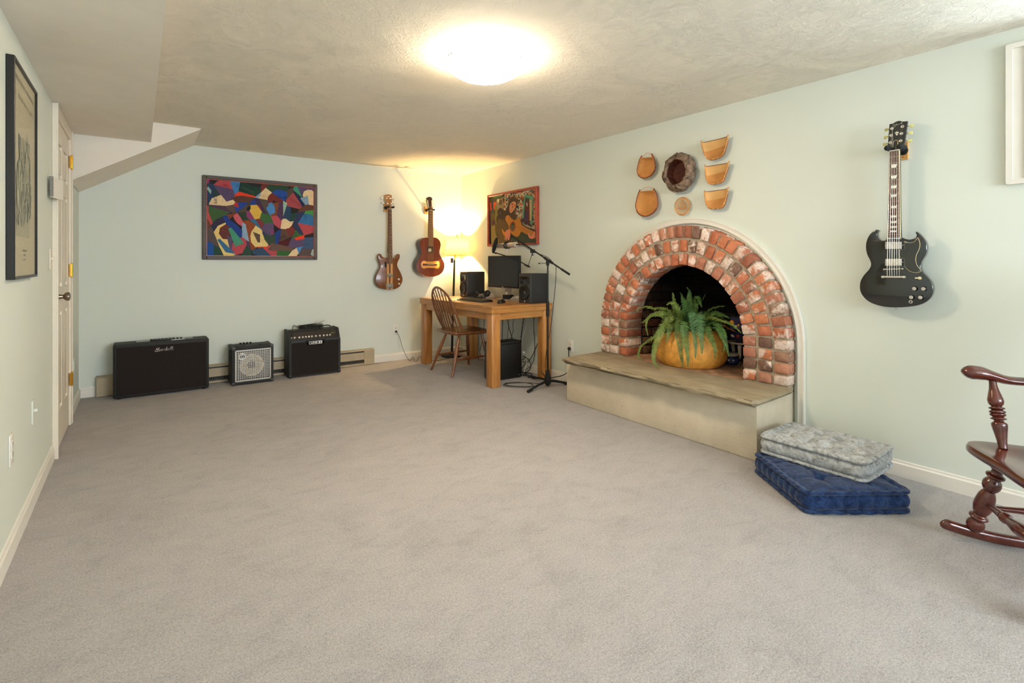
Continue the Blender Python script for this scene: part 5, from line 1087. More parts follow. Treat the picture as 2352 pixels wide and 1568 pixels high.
obj('swivel', MB().rbox(-.012, .05, -.06, .06, .011, .06, .006, 2), M['black'], sc_, **L_)
obj('asset_tag', MB().box(.0085, .0095, .0, .034, .045, .085), M['white'], sc_, sm=False, **L_)

# ---- keyboard and mouse
kb = thing('keyboard', 'black computer keyboard lying at the front of the desk', 'keyboard', (2.885, 4.65, DZ), rz=.06)
obj('housing', MB().add([(-.075, -.225, 0), (.075, -.225, 0), (.075, .225, 0), (-.075, .225, 0), (-.073, -.223, .010), (.073, -.223, .020), (.073, .223, .020), (-.073, .223, .010)], [(0, 1, 2, 3), (4, 7, 6, 5), (0, 4, 5, 1), (1, 5, 6, 2), (2, 6, 7, 3), (3, 7, 4, 0)]), M['black'], kb, sm=False, local=True)
KR = random.Random(5)
kme = None
for r_ in range(6):
    x = .058 - r_ * .021; z = .0105 + (x + .075) / .15 * .010; y = -.212
    while y < .205:
        wd = .018 if r_ < 5 else KR.choice([.018, .025]);
        if r_ == 5 and abs(y - .03) < .012: wd = .10
        wd = min(wd, .214 - y)
        if wd > .01 and kme is None: k = obj('key', MB().rbox(-.0085, .0085, -.0085, .0085, 0, .006, .002, 1), M['keycap'], kb, sm=False, local=True); kme = k.data
        elif wd > .01: k = bpy.data.objects.new('key', kme); COL.objects.link(k); k.parent = kb
        k.location = (x, y + wd / 2, z); k.scale = (1, (wd - .001) / .017, 1); y += wd + .002
ms = thing('computer_mouse', 'black computer mouse on the desk right of the keyboard', 'mouse', (2.955, 4.25, DZ + .0002), rz=.5)
q = MB(); pr = smooth([(-.055, 0, 0), (-.045, .024, 0), (0, .030, 0), (.045, .026, 0), (.056, 0, 0), (.045, -.026, 0), (0, -.030, 0), (-.045, -.024, 0)], 3); n_ = len(pr)
vs = [p * k + Vector((0, 0, z)) for k, z in ((.9, 0), (1, .006), (.97, .018), (.8, .030), (.5, .037), (.15, .039)) for p in pr]
q.add(vs, [(r_ * n_ + i, (r_ + 1) * n_ + i, (r_ + 1) * n_ + (i + 1) % n_, r_ * n_ + (i + 1) % n_) for r_ in range(5) for i in range(n_)] + [tuple(range(n_)), tuple(range(6 * n_ - 1, 5 * n_ - 1, -1))])
obj('shell', q, M['black'], ms, local=True); obj('scroll_wheel', MB().cyl((.03, -.004, .034), (.03, .004, .034), .009), M['darkgrey'], ms, local=True)
# ---- headphones
hp = thing('headphones', 'black headphones lying behind the keyboard', 'headphones', (3.08, 4.86, DZ))
c1, c2 = Vector((3.06, 4.90, DZ + .042)), Vector((3.12, 4.76, DZ + .062))
for c, ax in ((c1, Vector((-.85, .1, .5))), (c2, Vector((-.75, -.25, .6)))):
    e = obj('ear_cup', MB().lathe(c, [(.020, -.016), (.034, -.012), (.041, -.002), (.041, .006), (.030, .010), (.0001, .010)], ax, 24, caps=False), M['black'], hp)
    ax = ax.normalized(); u = ax.orthogonal().normalized(); v = ax.cross(u)
    obj('ear_pad', MB().sweep([c + ax * .012 + (u * math.cos(a) + v * math.sin(a)) * .032 for a in [2 * PI * k / 24 for k in range(24)]], .009, 8, closed=True), M['rubber'], e)
obj('headband', MB().sweep(smooth([c1 + Vector((-.01, .02, -.02)), Vector((2.99, 4.965, DZ + .014)), Vector((2.955, 4.90, DZ + .012)), Vector((2.98, 4.80, DZ + .018)), Vector((3.05, 4.72, DZ + .03)), c2 + Vector((-.01, -.02, -.01))], 5, False), (.004, .011), 8), M['black'], hp)
# ---- interface, mixer
it = thing('audio_interface', 'small silver audio interface with knobs behind the headphones', 'audio device', (3.24, 4.93, DZ))
obj('case', MB().rbox(3.17, 3.30, 4.86, 5.04, DZ, DZ + .045, .004, 2), M['silver'], it); obj('front_panel', MB().box(3.166, 3.170, 4.865, 5.035, DZ + .004, DZ + .041), M['darkgrey'], it, sm=False)
for i in range(5):
    for z in (.014, .030): obj('knob', MB().cyl((3.152, 4.885 + i * .033, DZ + z), (3.166, 4.885 + i * .033, DZ + z), .0055), M['silver'], it)
mx_ = thing('mixer', 'compact grey mixing desk under the computer monitor', 'audio device', (3.28, 4.40, DZ))
obj('case', MB().prism([(3.21, 4.265, DZ), (3.37, 4.265, DZ), (3.37, 4.265, DZ + .050), (3.21, 4.265, DZ + .028)], (0, .185, 0)), M['grillm'], mx_, sm=False)
for i in range(7):
    for j in range(4): obj('knob', MB().lathe((3.228 + j * .030, 4.283 + i * .025, DZ + .030 + j * .0042), [(.0065, 0), (.005, .014), (.0001, .015)], n=10, caps=False), M['white'] if j else M['silver'], mx_)

# ---- case under the desk
pc = thing('computer_case', 'black box-shaped computer case standing under the desk', 'computer', (3.0, 4.27, 0))
obj('housing', MB().rbox(2.825, 3.168, 4.192, 4.352, .004, .352, .006, 2), M['black'], pc)
obj('lid', MB().rbox(2.825, 3.168, 4.186, 4.358, .350, .378, .010, 2), M['black'], pc)
obj('front_lip', MB().rbox(2.812, 2.826, 4.20, 4.345, .02, .34, .004), M['darkgrey'], pc)
q = MB()
for x in (2.85, 3.14):
    for y in (4.21, 4.33): q.cyl((x, y, 0), (x, y, .006), .012)
obj('feet', q, M['rubber'], pc)
obj('status_mark', MB().box(3.13, 3.142, 4.190, 4.193, .03, .034), M['silver'], pc, sm=False)

# ---- cables behind and under the desk
def cable(label, pts, r=.0035, mat='cord', sm_=5, grp='cables hanging under the desk', name='cable', cat='cable'):
    m = MB().sweep(smooth([Vector(p) for p in pts], sm_, False), r, 6)
    return solo(name, m, M[mat], label, cat, grp)
hang = [(1155, 732, 1152, 838, 4.6), (1165, 732, 1178, 775, 4.7), (1170, 732, 1168, 776, 4.9), (1181, 732, 1175, 776, 4.85), (1206, 732, 1196, 779, 4.65), (1204, 732, 1198, 830, 4.9), (1228, 732, 1226, 830, 4.8), (1112, 730, 1108, 790, 5.1)]
def pY2(px, py, y):
    p = onY(px, py, y); return onX(px, py, 3.37) if p.x > 3.37 else p
cable('black cable dropping straight behind the near desk leg', [pY2(1155, 725, 4.40), pY2(1154, 760, 4.41), pY2(1152, 800, 4.42), pY2(1150, 850, 4.43)], .004)
cable('black cable slanting onto the top of the computer case', [pY2(1164, 725, 4.5), pY2(1168, 748, 4.47), pY2(1173, 765, 4.43), pY2(1178, 782, 4.40)], .004)
cable('thin black cable hanging left of the slanting cable', [pY2(1169, 725, 4.7), pY2(1168, 750, 4.68), pY2(1166, 765, 4.66), pY2(1164, 800, 4.65)], .0025)
cable('wavy black cable curling onto the computer case', [pY2(1181, 725, 4.6), pY2(1178, 745, 4.6), pY2(1179, 760, 4.58), pY2(1175, 772, 4.5), pY2(1174, 784, 4.42)], .003)
cable('pair of black leads behind the right of the computer case', [pY2(1204, 725, 4.52), pY2(1200, 750, 4.50), pY2(1197, 775, 4.45), pY2(1196, 800, 4.43), pY2(1198, 860, 4.40)], .0055)
cable('white cable hanging behind the right of the case', [pY2(1211, 725, 4.7), pY2(1208, 748, 4.68), pY2(1202, 770, 4.62), pY2(1198, 790, 4.5), pY2(1197, 800, 4.42)], .0028, 'cordw')
cable('long black cable falling free beside the far right leg', [pY2(1227, 725, 4.6), pY2(1226, 750, 4.6), pY2(1228, 790, 4.58), pY2(1227, 820, 4.56), pY2(1220, 838, 4.5), pY2(1206, 850, 4.42), pY2(1198, 858, 4.38)], .0032)
cable('black cable bowing from the desk end to the floor', [pY2(1240, 775, 4.22), pY2(1230, 800, 4.28), pY2(1218, 824, 4.35), pY2(1204, 838, 4.4), pY2(1199, 846, 4.42)], .004)
cable('black cable loop standing behind the computer case', [pY2(1199, 826, 4.38), pY2(1208, 820, 4.40), pY2(1217, 830, 4.41), pY2(1219, 842, 4.40), pY2(1212, 853, 4.36), pY2(1200, 856, 4.34)], .0038)
cable('small black cable loop low behind the computer case', [pY2(1199, 820, 4.38), pY2(1204, 818, 4.40), pY2(1212, 824, 4.41), pY2(1206, 832, 4.38), pY2(1199, 830, 4.36)], .0035)
wt = thing('white_power_lead', 'white lead with a square plug bowing down behind the computer case', 'cable', tuple(onY(1204, 860, 4.36)), 'cables hanging under the desk')
obj('lead', MB().sweep(smooth([pY2(1204, 809, 4.36), pY2(1208, 811, 4.36), pY2(1211, 822, 4.36), pY2(1208, 840, 4.35), pY2(1203, 855, 4.33), pY2(1199, 862, 4.31)], 5, False), .004, 6), M['cordw'], wt)
p = pY2(1202, 809, 4.36); obj('plug', MB().rbox(p.x - .014, p.x + .010, p.y - .010, p.y + .010, p.z - .012, p.z + .012, .003), M['white'], wt)
F0 = .006
cable('black cables tangled along the floor beside the computer case', [(3.16, 4.36, .01), (3.22, 4.32, .03), (3.25, 4.20, .012), (3.20, 4.12, F0), (3.28, 4.16, .02), (3.31, 4.28, .01), (3.24, 4.38, F0), (3.19, 4.25, .012), (3.27, 4.10, .01), (3.22, 4.05, F0)], .005, grp='cables on the floor behind the desk')
cable('black cable running from the case to the far desk leg', [(3.16, 4.30, .012), (3.22, 4.22, .014), (3.27, 4.15, .006), (3.21, 4.09, .006), (3.26, 4.03, .006)], .0045, grp='cables on the floor behind the desk')
cable('black cable hanging behind the chair legs to the floor', [pY2(1112, 725, 5.1), pY2(1111, 760, 5.1), pY2(1106, 790, 5.08), pY2(1102, 810, 5.05), pY2(1110, 825, 4.9), pY2(1100, 826, 5.0), pY2(1098, 818, 5.05), pY2(1106, 816, 5.0)], .0035, grp='cables on the floor behind the desk')
cable('dark cord trailing over the carpet under the chair', [(2.74, 5.50, .008), (2.80, 5.52, .008), (2.88, 5.46, .005), (2.98, 5.50, .005), (3.08, 5.50, .012), (3.15, 5.60, .010)], .003, grp='cables on the floor behind the desk')
# cord from the back wall outlet
oc = thing('power_cord', 'black power cord from the back wall outlet to the desk leg', 'cord', (2.60, YB - .03, 0))
p = Vector((2.487, YB - .009, .346)); obj('plug', MB().rbox(p.x - .011, p.x + .011, p.y - .026, p.y, p.z - .010, p.z + .010, .003), M['black'], oc)
obj('cord', MB().sweep(smooth([p + Vector((.004, -.024, 0)), onY(918, 776, 5.72), onY(926, 802, 5.70), onY(936, 822, 5.66), onY(942, 828, 5.60), onY(948, 819, 5.62), onY(952, 828, 5.58), onY(957, 829.5, 5.54), onY(963, 818, 5.58), (2.70, 5.52, .03)], 5, False), .0026, 6), M['cord'], oc)
rc = thing('power_cord', 'black power cord with round plug in the outlet above the hearth end', 'cord', (3.37, 3.70, 0))
p = Vector((XR - .009, 3.706, .340)); obj('plug', MB().sweep([p, p - Vector((.012, 0, .002)), p - Vector((.022, 0, .006))], [.012, .018, .014], 12), M['black'], rc)
obj('cord', MB().sweep(smooth([p - Vector((.018, 0, .008)), p - Vector((.024, .004, .04)), Vector((3.36, 3.69, .24)), Vector((3.355, 3.66, .16)), Vector((3.33, 3.72, .09)), Vector((3.29, 3.84, .045)), Vector((3.30, 3.95, .02)), Vector((3.34, 4.10, .008))], 5, False), .0042, 8), M['cord'], rc)

# ================================================================ microphone stand
B = Vector((3.124, 3.726, 0)); mst = thing('microphone_stand', 'black boom microphone stand between the desk and the hearth', 'microphone stand', tuple(B))
obj('shaft', MB().cyl(B + Vector((0, 0, .01)), B + Vector((0, 0, .735)), .0105).cyl(B + Vector((0, 0, .60)), B + Vector((0, 0, 1.16)), .008), M['matte'], mst)
obj('clutch', MB().turn(B + Vector((0, 0, .66)), B + Vector((0, 0, .81)), [(0, .012), (.1, .017), (.6, .016), (.9, .015), (1, .010)], 14), M['rubber'], mst)
obj('hub', MB().turn(B + Vector((0, 0, .02)), B + Vector((0, 0, .16)), [(0, .020), (.2, .034), (.5, .030), (.85, .018), (1, .014)], 14), M['rubber'], mst)
obj('hub_lever', MB().cyl(B + Vector((-.02, .02, .10)), B + Vector((-.05, .045, .15)), .005, .003, 8), M['black'], mst)
for ex in ((2.832, 3.655, .012), (3.34, 3.655, .012), (3.222, 4.085, .012)):
    e = Vector(ex); a = B + Vector((0, 0, .062)); lg = obj('leg', MB().sweep([a, a.lerp(e, .5) + Vector((0, 0, .004)), e], .0115, 8), M['matte'], mst)
    d = (e - a).normalized(); obj('rubber_foot', MB().ball(e - d * .01, .016, 10, (1, 1, .8)).cyl(e - d * .06, e, .014), M['rubber'], lg)
pv = B + Vector((0, 0, 1.197)); tip = onX(1174, 541, 3.005); bd_ = (pv - tip).normalized(); tail = pv + bd_ * .275
obj('boom', MB().cyl(tip, tail, .0075).cyl(tail - bd_ * .10, tail, .0105).turn(tip.lerp(pv, .34), tip.lerp(pv, .40), [(0, .009), (.5, .012), (1, .009)], 10), M['matte'], mst)
obj('boom_clutch', MB().sweep([pv - Vector((0, 0, .055)), pv - Vector((0, 0, .02)), pv + Vector((0, 0, .005))], [.013, .018, .016], 12).turn(pv - bd_ * .05, pv + bd_ * .07, [(0, .010), (.15, .013), (.85, .013), (1, .010)], 12), M['rubber'], mst)
obj('boom_lever', MB().cyl(pv - Vector((0, 0, .03)), pv + Vector((-.06, .055, -.032)), .0025, n=8).ball(pv + Vector((-.06, .055, -.032)), .008, 8), M['black'], mst)
mc = tip + Vector((-.0, .0, 0)); ml = onX(1141, 565, 2.99); mr = onX(1186, 561.5, 2.99); md = (mr - ml); mL = md.length; md.normalize(); cm = (ml + mr) / 2 - Vector((0, 0, .0))
mic = thing('studio_microphone', 'silver studio microphone in a black shock mount on the boom', 'microphone', tuple(cm - Vector((0, 0, .03))))
obj('grille_head', MB().turn(ml, ml + md * mL * .33, [(0, .004), (.08, .016), (.3, .023), (.8, .0255), (1, .026)], 20), M['silver'], mic)
obj('body', MB().turn(ml + md * mL * .33, mr, [(0, .0265), (.04, .028), (.12, .026), (.85, .026), (.9, .0275), (.97, .0275), (1, .022)], 20), M['micbody'], mic)
q = MB()
for t_ in (.50, .60): c = ml + md * mL * t_; ud = md.orthogonal().normalized(); vd = md.cross(ud); q.sweep([c + (ud * math.cos(a) + vd * math.sin(a)) * .031 for a in [2 * PI * k / 24 for k in range(24)]], .005, 6, closed=True)
cj = tip + Vector((-.004, .004, -.018)); q.cyl(tip, cj, .009); q.ball(cj - Vector((0, 0, .012)), .011, 10); q.cyl(cj - Vector((0, 0, .02)), ml + md * mL * .52 + Vector((0, 0, .03)), .004); q.cyl(cj - Vector((0, 0, .02)), ml + md * mL * .72 + Vector((0, 0, .028)), .002, n=6); q.cyl(cj - Vector((0, 0, .02)), ml + md * mL * .40 + Vector((0, 0, .028)), .002, n=6)
obj('shock_mount', q, M['rubber'], mic)
c = ml + md * mL * .52 - Vector((0, 0, .030)); obj('wire_clip', MB().sweep(smooth([c + md * -.012, c + md * -.016 - Vector((0, 0, .03)), c + md * -.014 - Vector((0, 0, .052)), c + Vector((0, 0, -.06)), c + md * .012 - Vector((0, 0, .052)), c + md * .010 - Vector((0, 0, .03)), c + md * .008], 4, False), .0017, 6), M['silver'], mic)
obj('connector', MB().cyl(mr - md * .004, mr + md * .075, .0085, .0065), M['black'], mic)
# pop filter
f0, f1 = onX(1140, 546, 2.95), onX(1133.5, 580, 2.95); fc = (f0 + f1) / 2; fu = (f0 - f1).normalized(); fr_ = (f0 - f1).length / 2
pf = thing('pop_filter', 'round black pop filter on a curved arm in front of the microphone', 'pop filter', tuple(f1))
fax = (ray(1137, 563) - fu * ray(1137, 563).dot(fu)).normalized(); sdv = fu.cross(fax).normalized(); fax2 = (sdv * .97 + fax * .22).normalized(); wv = fu.cross(fax2)
obj('hoop', MB().sweep([fc + (fu * math.cos(a) + wv * math.sin(a)) * fr_ for a in [2 * PI * k / 32 for k in range(32)]], .0052, 8, closed=True), M['black'], pf)
obj('mesh', MB().lathe(fc, [(.0001, .0), (fr_, .0)], fax2, 32, caps=False), M['rubber'], pf)
j1 = onX(1139, 581, 2.955); j2 = onX(1213, 611, 3.03); j3 = tip.lerp(pv, .60)
obj('arm', MB().sweep(smooth([f1, j1, onX(1160, 587, 2.97), onX(1187, 597, 3.0), j2], 4, False), .0055, 8).turn(j2 - (j2 - j1).normalized() * .05, j2 + (j2 - j1).normalized() * .02, [(0, .007), (.5, .010), (1, .008)], 10), M['black'], pf)
obj('joint', MB().ball(j1, .010, 10).ball(j2, .012, 10), M['black'], pf)
obj('link_rod', MB().cyl(j2, j3 - Vector((0, 0, .02)), .003, n=8), M['black'], pf)
obj('clamp', MB().obox(j3 - Vector((0, 0, .012)), (.022, .045, .036)).turn(j3 - Vector((0, 0, .025)), j3 - Vector((0, 0, .055)), [(0, .004), (.6, .004), (.7, .010), (1, .010)], 10), M['black'], pf)
cable('microphone cable running down the boom and looping to the stand foot', [mr + md * .07, tip.lerp(pv, .35) - Vector((0, 0, .018)), tip.lerp(pv, .62) - Vector((0, 0, .012)), tip.lerp(pv, .85) + Vector((0, 0, .012)), pv + Vector((.0, -.02, .016)), pv + bd_ * .09 + Vector((0, 0, -.008)), onX(1277, 610, 3.16), onX(1276, 650, 3.165), onX(1271, 700, 3.16), onX(1268, 730, 3.16), onX(1262, 770, 3.15), onX(1254, 815, 3.13), onX(1253, 850, 3.12), onX(1257, 872, 3.10), (3.08, 3.76, .02), (3.02, 3.80, .006), (2.92, 3.86, .006), (2.84, 3.97, .006), (2.86, 4.05, .006), (2.96, 4.04, .006), (3.04, 3.96, .006), (3.05, 3.86, .006), (2.98, 3.79, .008), (2.88, 3.84, .010), (2.81, 3.93, .008), (2.82, 4.02, .008), (2.93, 4.02, .006), (3.05, 3.95, .006), (3.12, 3.86, .006)], .0030, sm_=6, grp=None, name='microphone_cable')

# ================================================================ picture of the guitar player
Xp = XR - .024
def ph(x, y, lift=0): p = onX(*cp(x, y, 8.25, 1100, 410), Xp); return Vector((Xp - lift, p.y, p.z))
gp = thing('folk_painting', 'red framed painting of a hooded woman playing a guitar, above the computer monitor', 'painting', (XR, 4.66, 1.36))
m = MB(); rr = random.Random(8); K = [0]
def pp(c, P, s_=False):
    K[0] += 1; m.cc = c; P = [(v.x, v.y) for v in smooth([(x, y, 0) for x, y in P], 3)] if s_ else P
    m.poly([ph(x, y, .00005 * K[0]) for x, y in P])
pp((112, 92, 52), [(205, 350), (1100, 165), (1112, 1210), (232, 1290)])
pp((84, 76, 48), [(205, 350), (490, 300), (500, 620), (360, 700), (240, 640)]); pp((96, 146, 74), [(250, 345), (450, 308), (420, 345), (300, 368)]); pp((226, 84, 34), [(205, 460), (330, 440), (330, 580), (210, 600)])
pp((44, 70, 84), [(240, 430), (270, 430), (275, 560), (240, 560)], True); pp((64, 84, 92), [(240, 560), (285, 560), (270, 660), (245, 650)]); pp((150, 128, 90), [(330, 400), (480, 345), (490, 560), (400, 640), (330, 560)])
pp((88, 66, 46), [(385, 410), (435, 395), (437, 490), (385, 505)]); pp((70, 56, 42), [(450, 380), (480, 370), (482, 460), (452, 480)]); pp((232, 216, 170), [(366, 378), (388, 415), (366, 460), (343, 415)], True)
pp((132, 122, 50), [(300, 500), (340, 510), (355, 720), (350, 860), (300, 850), (310, 640)]); pp((96, 56, 54), [(250, 800), (300, 780), (310, 860), (260, 880)], True); pp((150, 130, 62), [(232, 900), (340, 880), (390, 1200), (235, 1285)]); pp((86, 74, 40), [(310, 880), (400, 900), (420, 1080), (390, 1190), (320, 1060)])
pp((226, 214, 178), [(490, 300), (1098, 178), (1106, 975), (860, 900), (700, 740), (490, 620)])
for i in range(560):
    x, y = rr.uniform(495, 1090), rr.uniform(190, 960)
    if y < 300 - (x - 490) * .2 or (x < 700 and y > 640) or y > 660 + (x - 600) * .62: continue
    a, b = rr.uniform(6, 17), rr.uniform(7, 20); t_ = rr.uniform(-.4, .4); c = rr.choice([(196, 84, 50), (60, 90, 110), (206, 150, 84), (170, 60, 48), (92, 130, 110), (236, 226, 196), (40, 40, 44), (186, 120, 70), (126, 98, 66), (214, 186, 132), (228, 130, 70)])
    pp(c, [(x - a - b * t_ * .4, y - b), (x + a - b * t_ * .4, y - b - a * t_ * .4), (x + a + b * t_ * .4, y + b - a * t_ * .4), (x - a + b * t_ * .4, y + b)])
pp((80, 152, 118), [(890, 305), (1060, 342), (1030, 892), (828, 790), (848, 730)]); pp((74, 60, 42), [(908, 358), (1015, 395), (1000, 850), (870, 782)]); pp((196, 160, 96), [(985, 392), (1030, 398), (1020, 800), (992, 800)])
pp((92, 40, 36), [(935, 412), (962, 440), (985, 560), (990, 820), (950, 830), (890, 700), (900, 540), (915, 440)], True); pp((196, 180, 160), [(935, 450), (950, 480), (945, 535), (925, 490)], True); pp((64, 48, 84), [(930, 605), (950, 680), (945, 860), (885, 850), (885, 690), (912, 620)], True)
pp((70, 40, 48), [(835, 735), (1030, 880), (1030, 930), (830, 800)]); pp((54, 60, 44), [(815, 780), (870, 890), (1104, 975), (1110, 1215), (660, 1220), (640, 1040)]); pp((56, 66, 50), [(830, 1030), (1000, 1080), (1108, 1160), (1108, 1195), (660, 1215), (700, 1110)])
pp((70, 50, 36), [(480, 640), (560, 560), (600, 420), (650, 355), (720, 360), (752, 430), (740, 540), (690, 640), (740, 720), (720, 790), (600, 760), (520, 900), (500, 1000), (400, 1010), (360, 760), (400, 690)], True)
pp((104, 78, 40), [(400, 760), (520, 800), (620, 960), (660, 1220), (390, 1240), (420, 1080), (330, 980)]); pp((60, 46, 40), [(435, 555), (480, 600), (470, 690), (430, 715), (395, 660), (400, 590)], True); pp((110, 66, 70), [(436, 610), (450, 650), (436, 690), (420, 650)], True)
pp((206, 140, 98), [(690, 435), (730, 460), (725, 540), (690, 600), (640, 655), (608, 620), (610, 520), (640, 460)], True); pp((186, 78, 52), [(640, 470), (680, 475), (688, 500), (655, 505)]); pp((186, 78, 52), [(695, 505), (722, 495), (718, 530), (700, 535)]); pp((60, 44, 34), [(655, 490), (675, 488), (668, 500)]); pp((150, 60, 44), [(625, 600), (645, 595), (640, 620)]); pp((160, 96, 66), [(662, 520), (690, 530), (660, 575), (655, 555)])
pp((74, 46, 30), [(815, 760), (870, 880), (1090, 990), (1090, 1010), (850, 920)])
pp((192, 122, 44), [(560, 700), (600, 700), (640, 750), (700, 790), (760, 750), (800, 765), (825, 830), (850, 910), (830, 1000), (790, 1080), (750, 1105), (690, 1080), (610, 1000), (580, 880), (530, 790), (535, 730)], True)
pp((188, 120, 52), [(830, 880), (1100, 1020), (1100, 1140), (830, 1005)]); pp((150, 60, 36), [(670, 810), (720, 860), (715, 960), (670, 1005), (625, 970), (612, 890)], True); pp((56, 62, 44), [(670, 835), (706, 870), (700, 950), (668, 985), (635, 955), (628, 890)], True)
for i in range(5): pp((180, 160, 100), [(628, 880 + i * 20), (706, 900 + i * 20), (706, 903 + i * 20), (628, 883 + i * 20)])
for i in range(6): pp((166, 98, 34), [(720, 880 + i * 9), (1095, 1040 + i * 16), (1095, 1042 + i * 16), (720, 883 + i * 9)])
pp((214, 130, 32), [(462, 955), (500, 990), (530, 1050), (520, 1090), (480, 1040)], True)
pp((218, 132, 98), [(610, 960), (560, 970), (520, 1020), (530, 1060), (515, 1150), (525, 1160), (548, 1100), (538, 1170), (550, 1175), (570, 1110), (580, 1180), (598, 1170), (612, 1180), (625, 1090), (620, 1010)])
pp((222, 134, 104), [(965, 1050), (990, 1030), (1000, 1080), (1030, 1110), (1040, 1050), (1055, 1048), (1060, 1100), (1070, 1000), (1090, 1000), (1092, 1080), (1060, 1140), (1010, 1140), (970, 1110)])
obj('canvas', m, M['tint'], gp, sm=False, color=True, norm=False)
yA, yB_, zA, zB = 4.187, 5.128, 1.362, 1.972
for a0, a1, c0, c1, mt in ((yA, yA + .036, zA, zB, 1), (yB_ - .024, yB_, zA, zB, 1), (yA + .036, yB_ - .024, zB - .026, zB, 0), (yA + .036, yB_ - .024, zA, zA + .026, 0)):
    obj('frame_rail', MB().rbox(XR - .042, XR - .001, a0, a1, c0, c1, .005, 1), M['framered'], gp, sm=False)
obj('backing_board', MB().box(XR - .022, XR - .004, yA + .02, yB_ - .01, zA + .02, zB - .02), M['black'], gp, sm=False)
# ================================================================ baskets on the chimney wall
def g7(x, y, X=3.36): return onX(*cp(x, y, 7.127, 1440, 290), X)
nx_ = Vector((-1, 0, 0))
def dish(m, rim, centre, depth, k=7, rise=.55):
    """woven surface bulging from the rim towards the wall"""
    N = len(rim); vs = []; c = Vector(centre)
    for j in range(k + 1):
        t = j / k; vs += [c + (p - c) * (1 - t ** 1.0 * .98) + Vector((depth * min(1, (t / .28)) ** .8 if t < .28 else depth, 0, 0)) for p in rim]
    return m.add(vs, [(j * N + i, (j + 1) * N + i, (j + 1) * N + (i + 1) % N, j * N + (i + 1) % N) for j in range(k) for i in range(N)])
def scoop(label, pts, top, handle, cen):
    r = thing('woven_basket', label, 'basket', tuple(g7(*cen, 3.395)), 'woven bamboo baskets over the fireplace')
    Xr = 3.345; U = smooth([g7(x, y, Xr) for x, y in pts], 5, False)
    obj('rim', MB().sweep(U, (.0048, .0062), 8, ref=(1, 0, 0)), M['redcane'], r)
    inn = [p.lerp(g7(*cen, Xr), .07) for p in U]
    obj('inner_rim', MB().sweep(inn, (.0035, .004), 8, ref=(1, 0, 0)), M['cane'], r)
    tp = smooth([g7(x, y, Xr) for x, y in top], 3, False)
    loop = [p for p in U if p.z < max(tp[0].z, tp[-1].z) + .002] + [p for p in reversed(tp[1:-1])] if (U[0] - tp[0]).length < (U[0] - tp[-1]).length else U + tp[1:-1]
    m = dish(MB(), loop, g7(*cen, Xr), .034); obj('weave', m, M['bamboo'], r, ang=70)
    obj('top_band', MB().sweep(tp, .0022, 6), M['cane'], r)
    obj('handle', MB().sweep(smooth([g7(x, y, Xr + .004) for x, y in handle], 5, False), .0018, 6), M['cane'], r)
    for k in (.28, .5, .72): p = U[int(len(U) * k)]; obj('binding_tie', MB().ball(p, .008, 6, (1, .6, .6)), M['cane'], r)
    return r
scoop('oval bamboo basket with thin handle, upper left of the group over the fireplace', [(245, 480), (205, 560), (180, 650), (168, 730), (185, 790), (225, 832), (275, 846), (335, 835), (400, 795), (445, 730), (463, 650), (455, 570), (430, 500), (405, 450)], [(240, 520), (330, 512), (410, 508)], [(262, 500), (300, 450), (340, 436), (385, 450), (408, 490)], (320, 670))
scoop('oval bamboo basket with thin handle, lower left of the group over the fireplace', [(215, 1038), (180, 1130), (155, 1230), (145, 1310), (165, 1390), (210, 1445), (275, 1470), (345, 1465), (420, 1425), (475, 1360), (503, 1280), (500, 1190), (475, 1090), (438, 1020)], [(222, 1068), (330, 1060), (450, 1052)], [(230, 1052), (275, 1010), (335, 997), (400, 1005), (438, 1040)], (325, 1260))
def flat(label, pts, band, cen):
    r = thing('woven_basket', label, 'basket', tuple(g7(*cen, 3.395)), 'woven bamboo baskets over the fireplace')
    Xr = 3.35; U = smooth([g7(x, y, Xr) for x, y in pts], 5, False)
    obj('rim', MB().sweep(U, (.0045, .005), 8, ref=(1, 0, 0)), M['cane'], r); low = U[len(U) // 10: len(U) * 9 // 10]
    obj('outer_rim', MB().sweep([p + (p - g7(*cen, Xr)).normalized() * .0015 + Vector((.006, 0, 0)) for p in low], .0042, 8), M['redcane'], r)
    N = len(U); C_ = g7(*cen, Xr); top = [U[0].lerp(U[-1], t) for t in (0, 1)]
    # woven sheet: rows between opposite points of the rim, sagging to the wall
    half = N // 2; rows = []; ztop = band[0]; 
    for j in range(half):
        a, b = U[j], U[N - 1 - j]; rows.append([a.lerp(b, i / 12) + Vector((.030 * (1 - (2 * i / 12 - 1) ** 4) * min(1, .45 + j / half * 1.5) * (1 - (j / half) ** 6), 0, 0)) for i in range(13)])
    def sheet(j0, j1):
        m = MB(); vs = [p for rw in rows[j0:j1] for p in rw]; n_ = j1 - j0
        return m.add(vs, [(j * 13 + i, j * 13 + i + 1, (j + 1) * 13 + i + 1, (j + 1) * 13 + i) for j in range(n_ - 1) for i in range(12)])
    js = max(2, int(half * .06)); jb = int(half * .34)
    obj('pale_weave_band', sheet(js, jb + 1), M['bamboo2'], r, ang=70); obj('weave', sheet(jb, half), M['bamboo'], r, ang=70)
    obj('top_band', MB().sweep(rows[js], .0022, 6), M['redcane'], r)
    for k in (.05, .27, .45, .55, .73, .95): p = U[min(N - 1, int(N * k))]; obj('binding_tie', MB().ball(p - Vector((.002, 0, 0)), .0055, 6), M['bamboo2'], r)
    return r
flat('dustpan-shaped bamboo basket, top of the right-hand column over the fireplace', [(1215, 238), (1232, 330), (1258, 420), (1290, 490), (1330, 532), (1385, 543), (1450, 528), (1520, 502), (1575, 450), (1605, 370), (1630, 280), (1645, 210), (1658, 138)], (250,), (1440, 380))
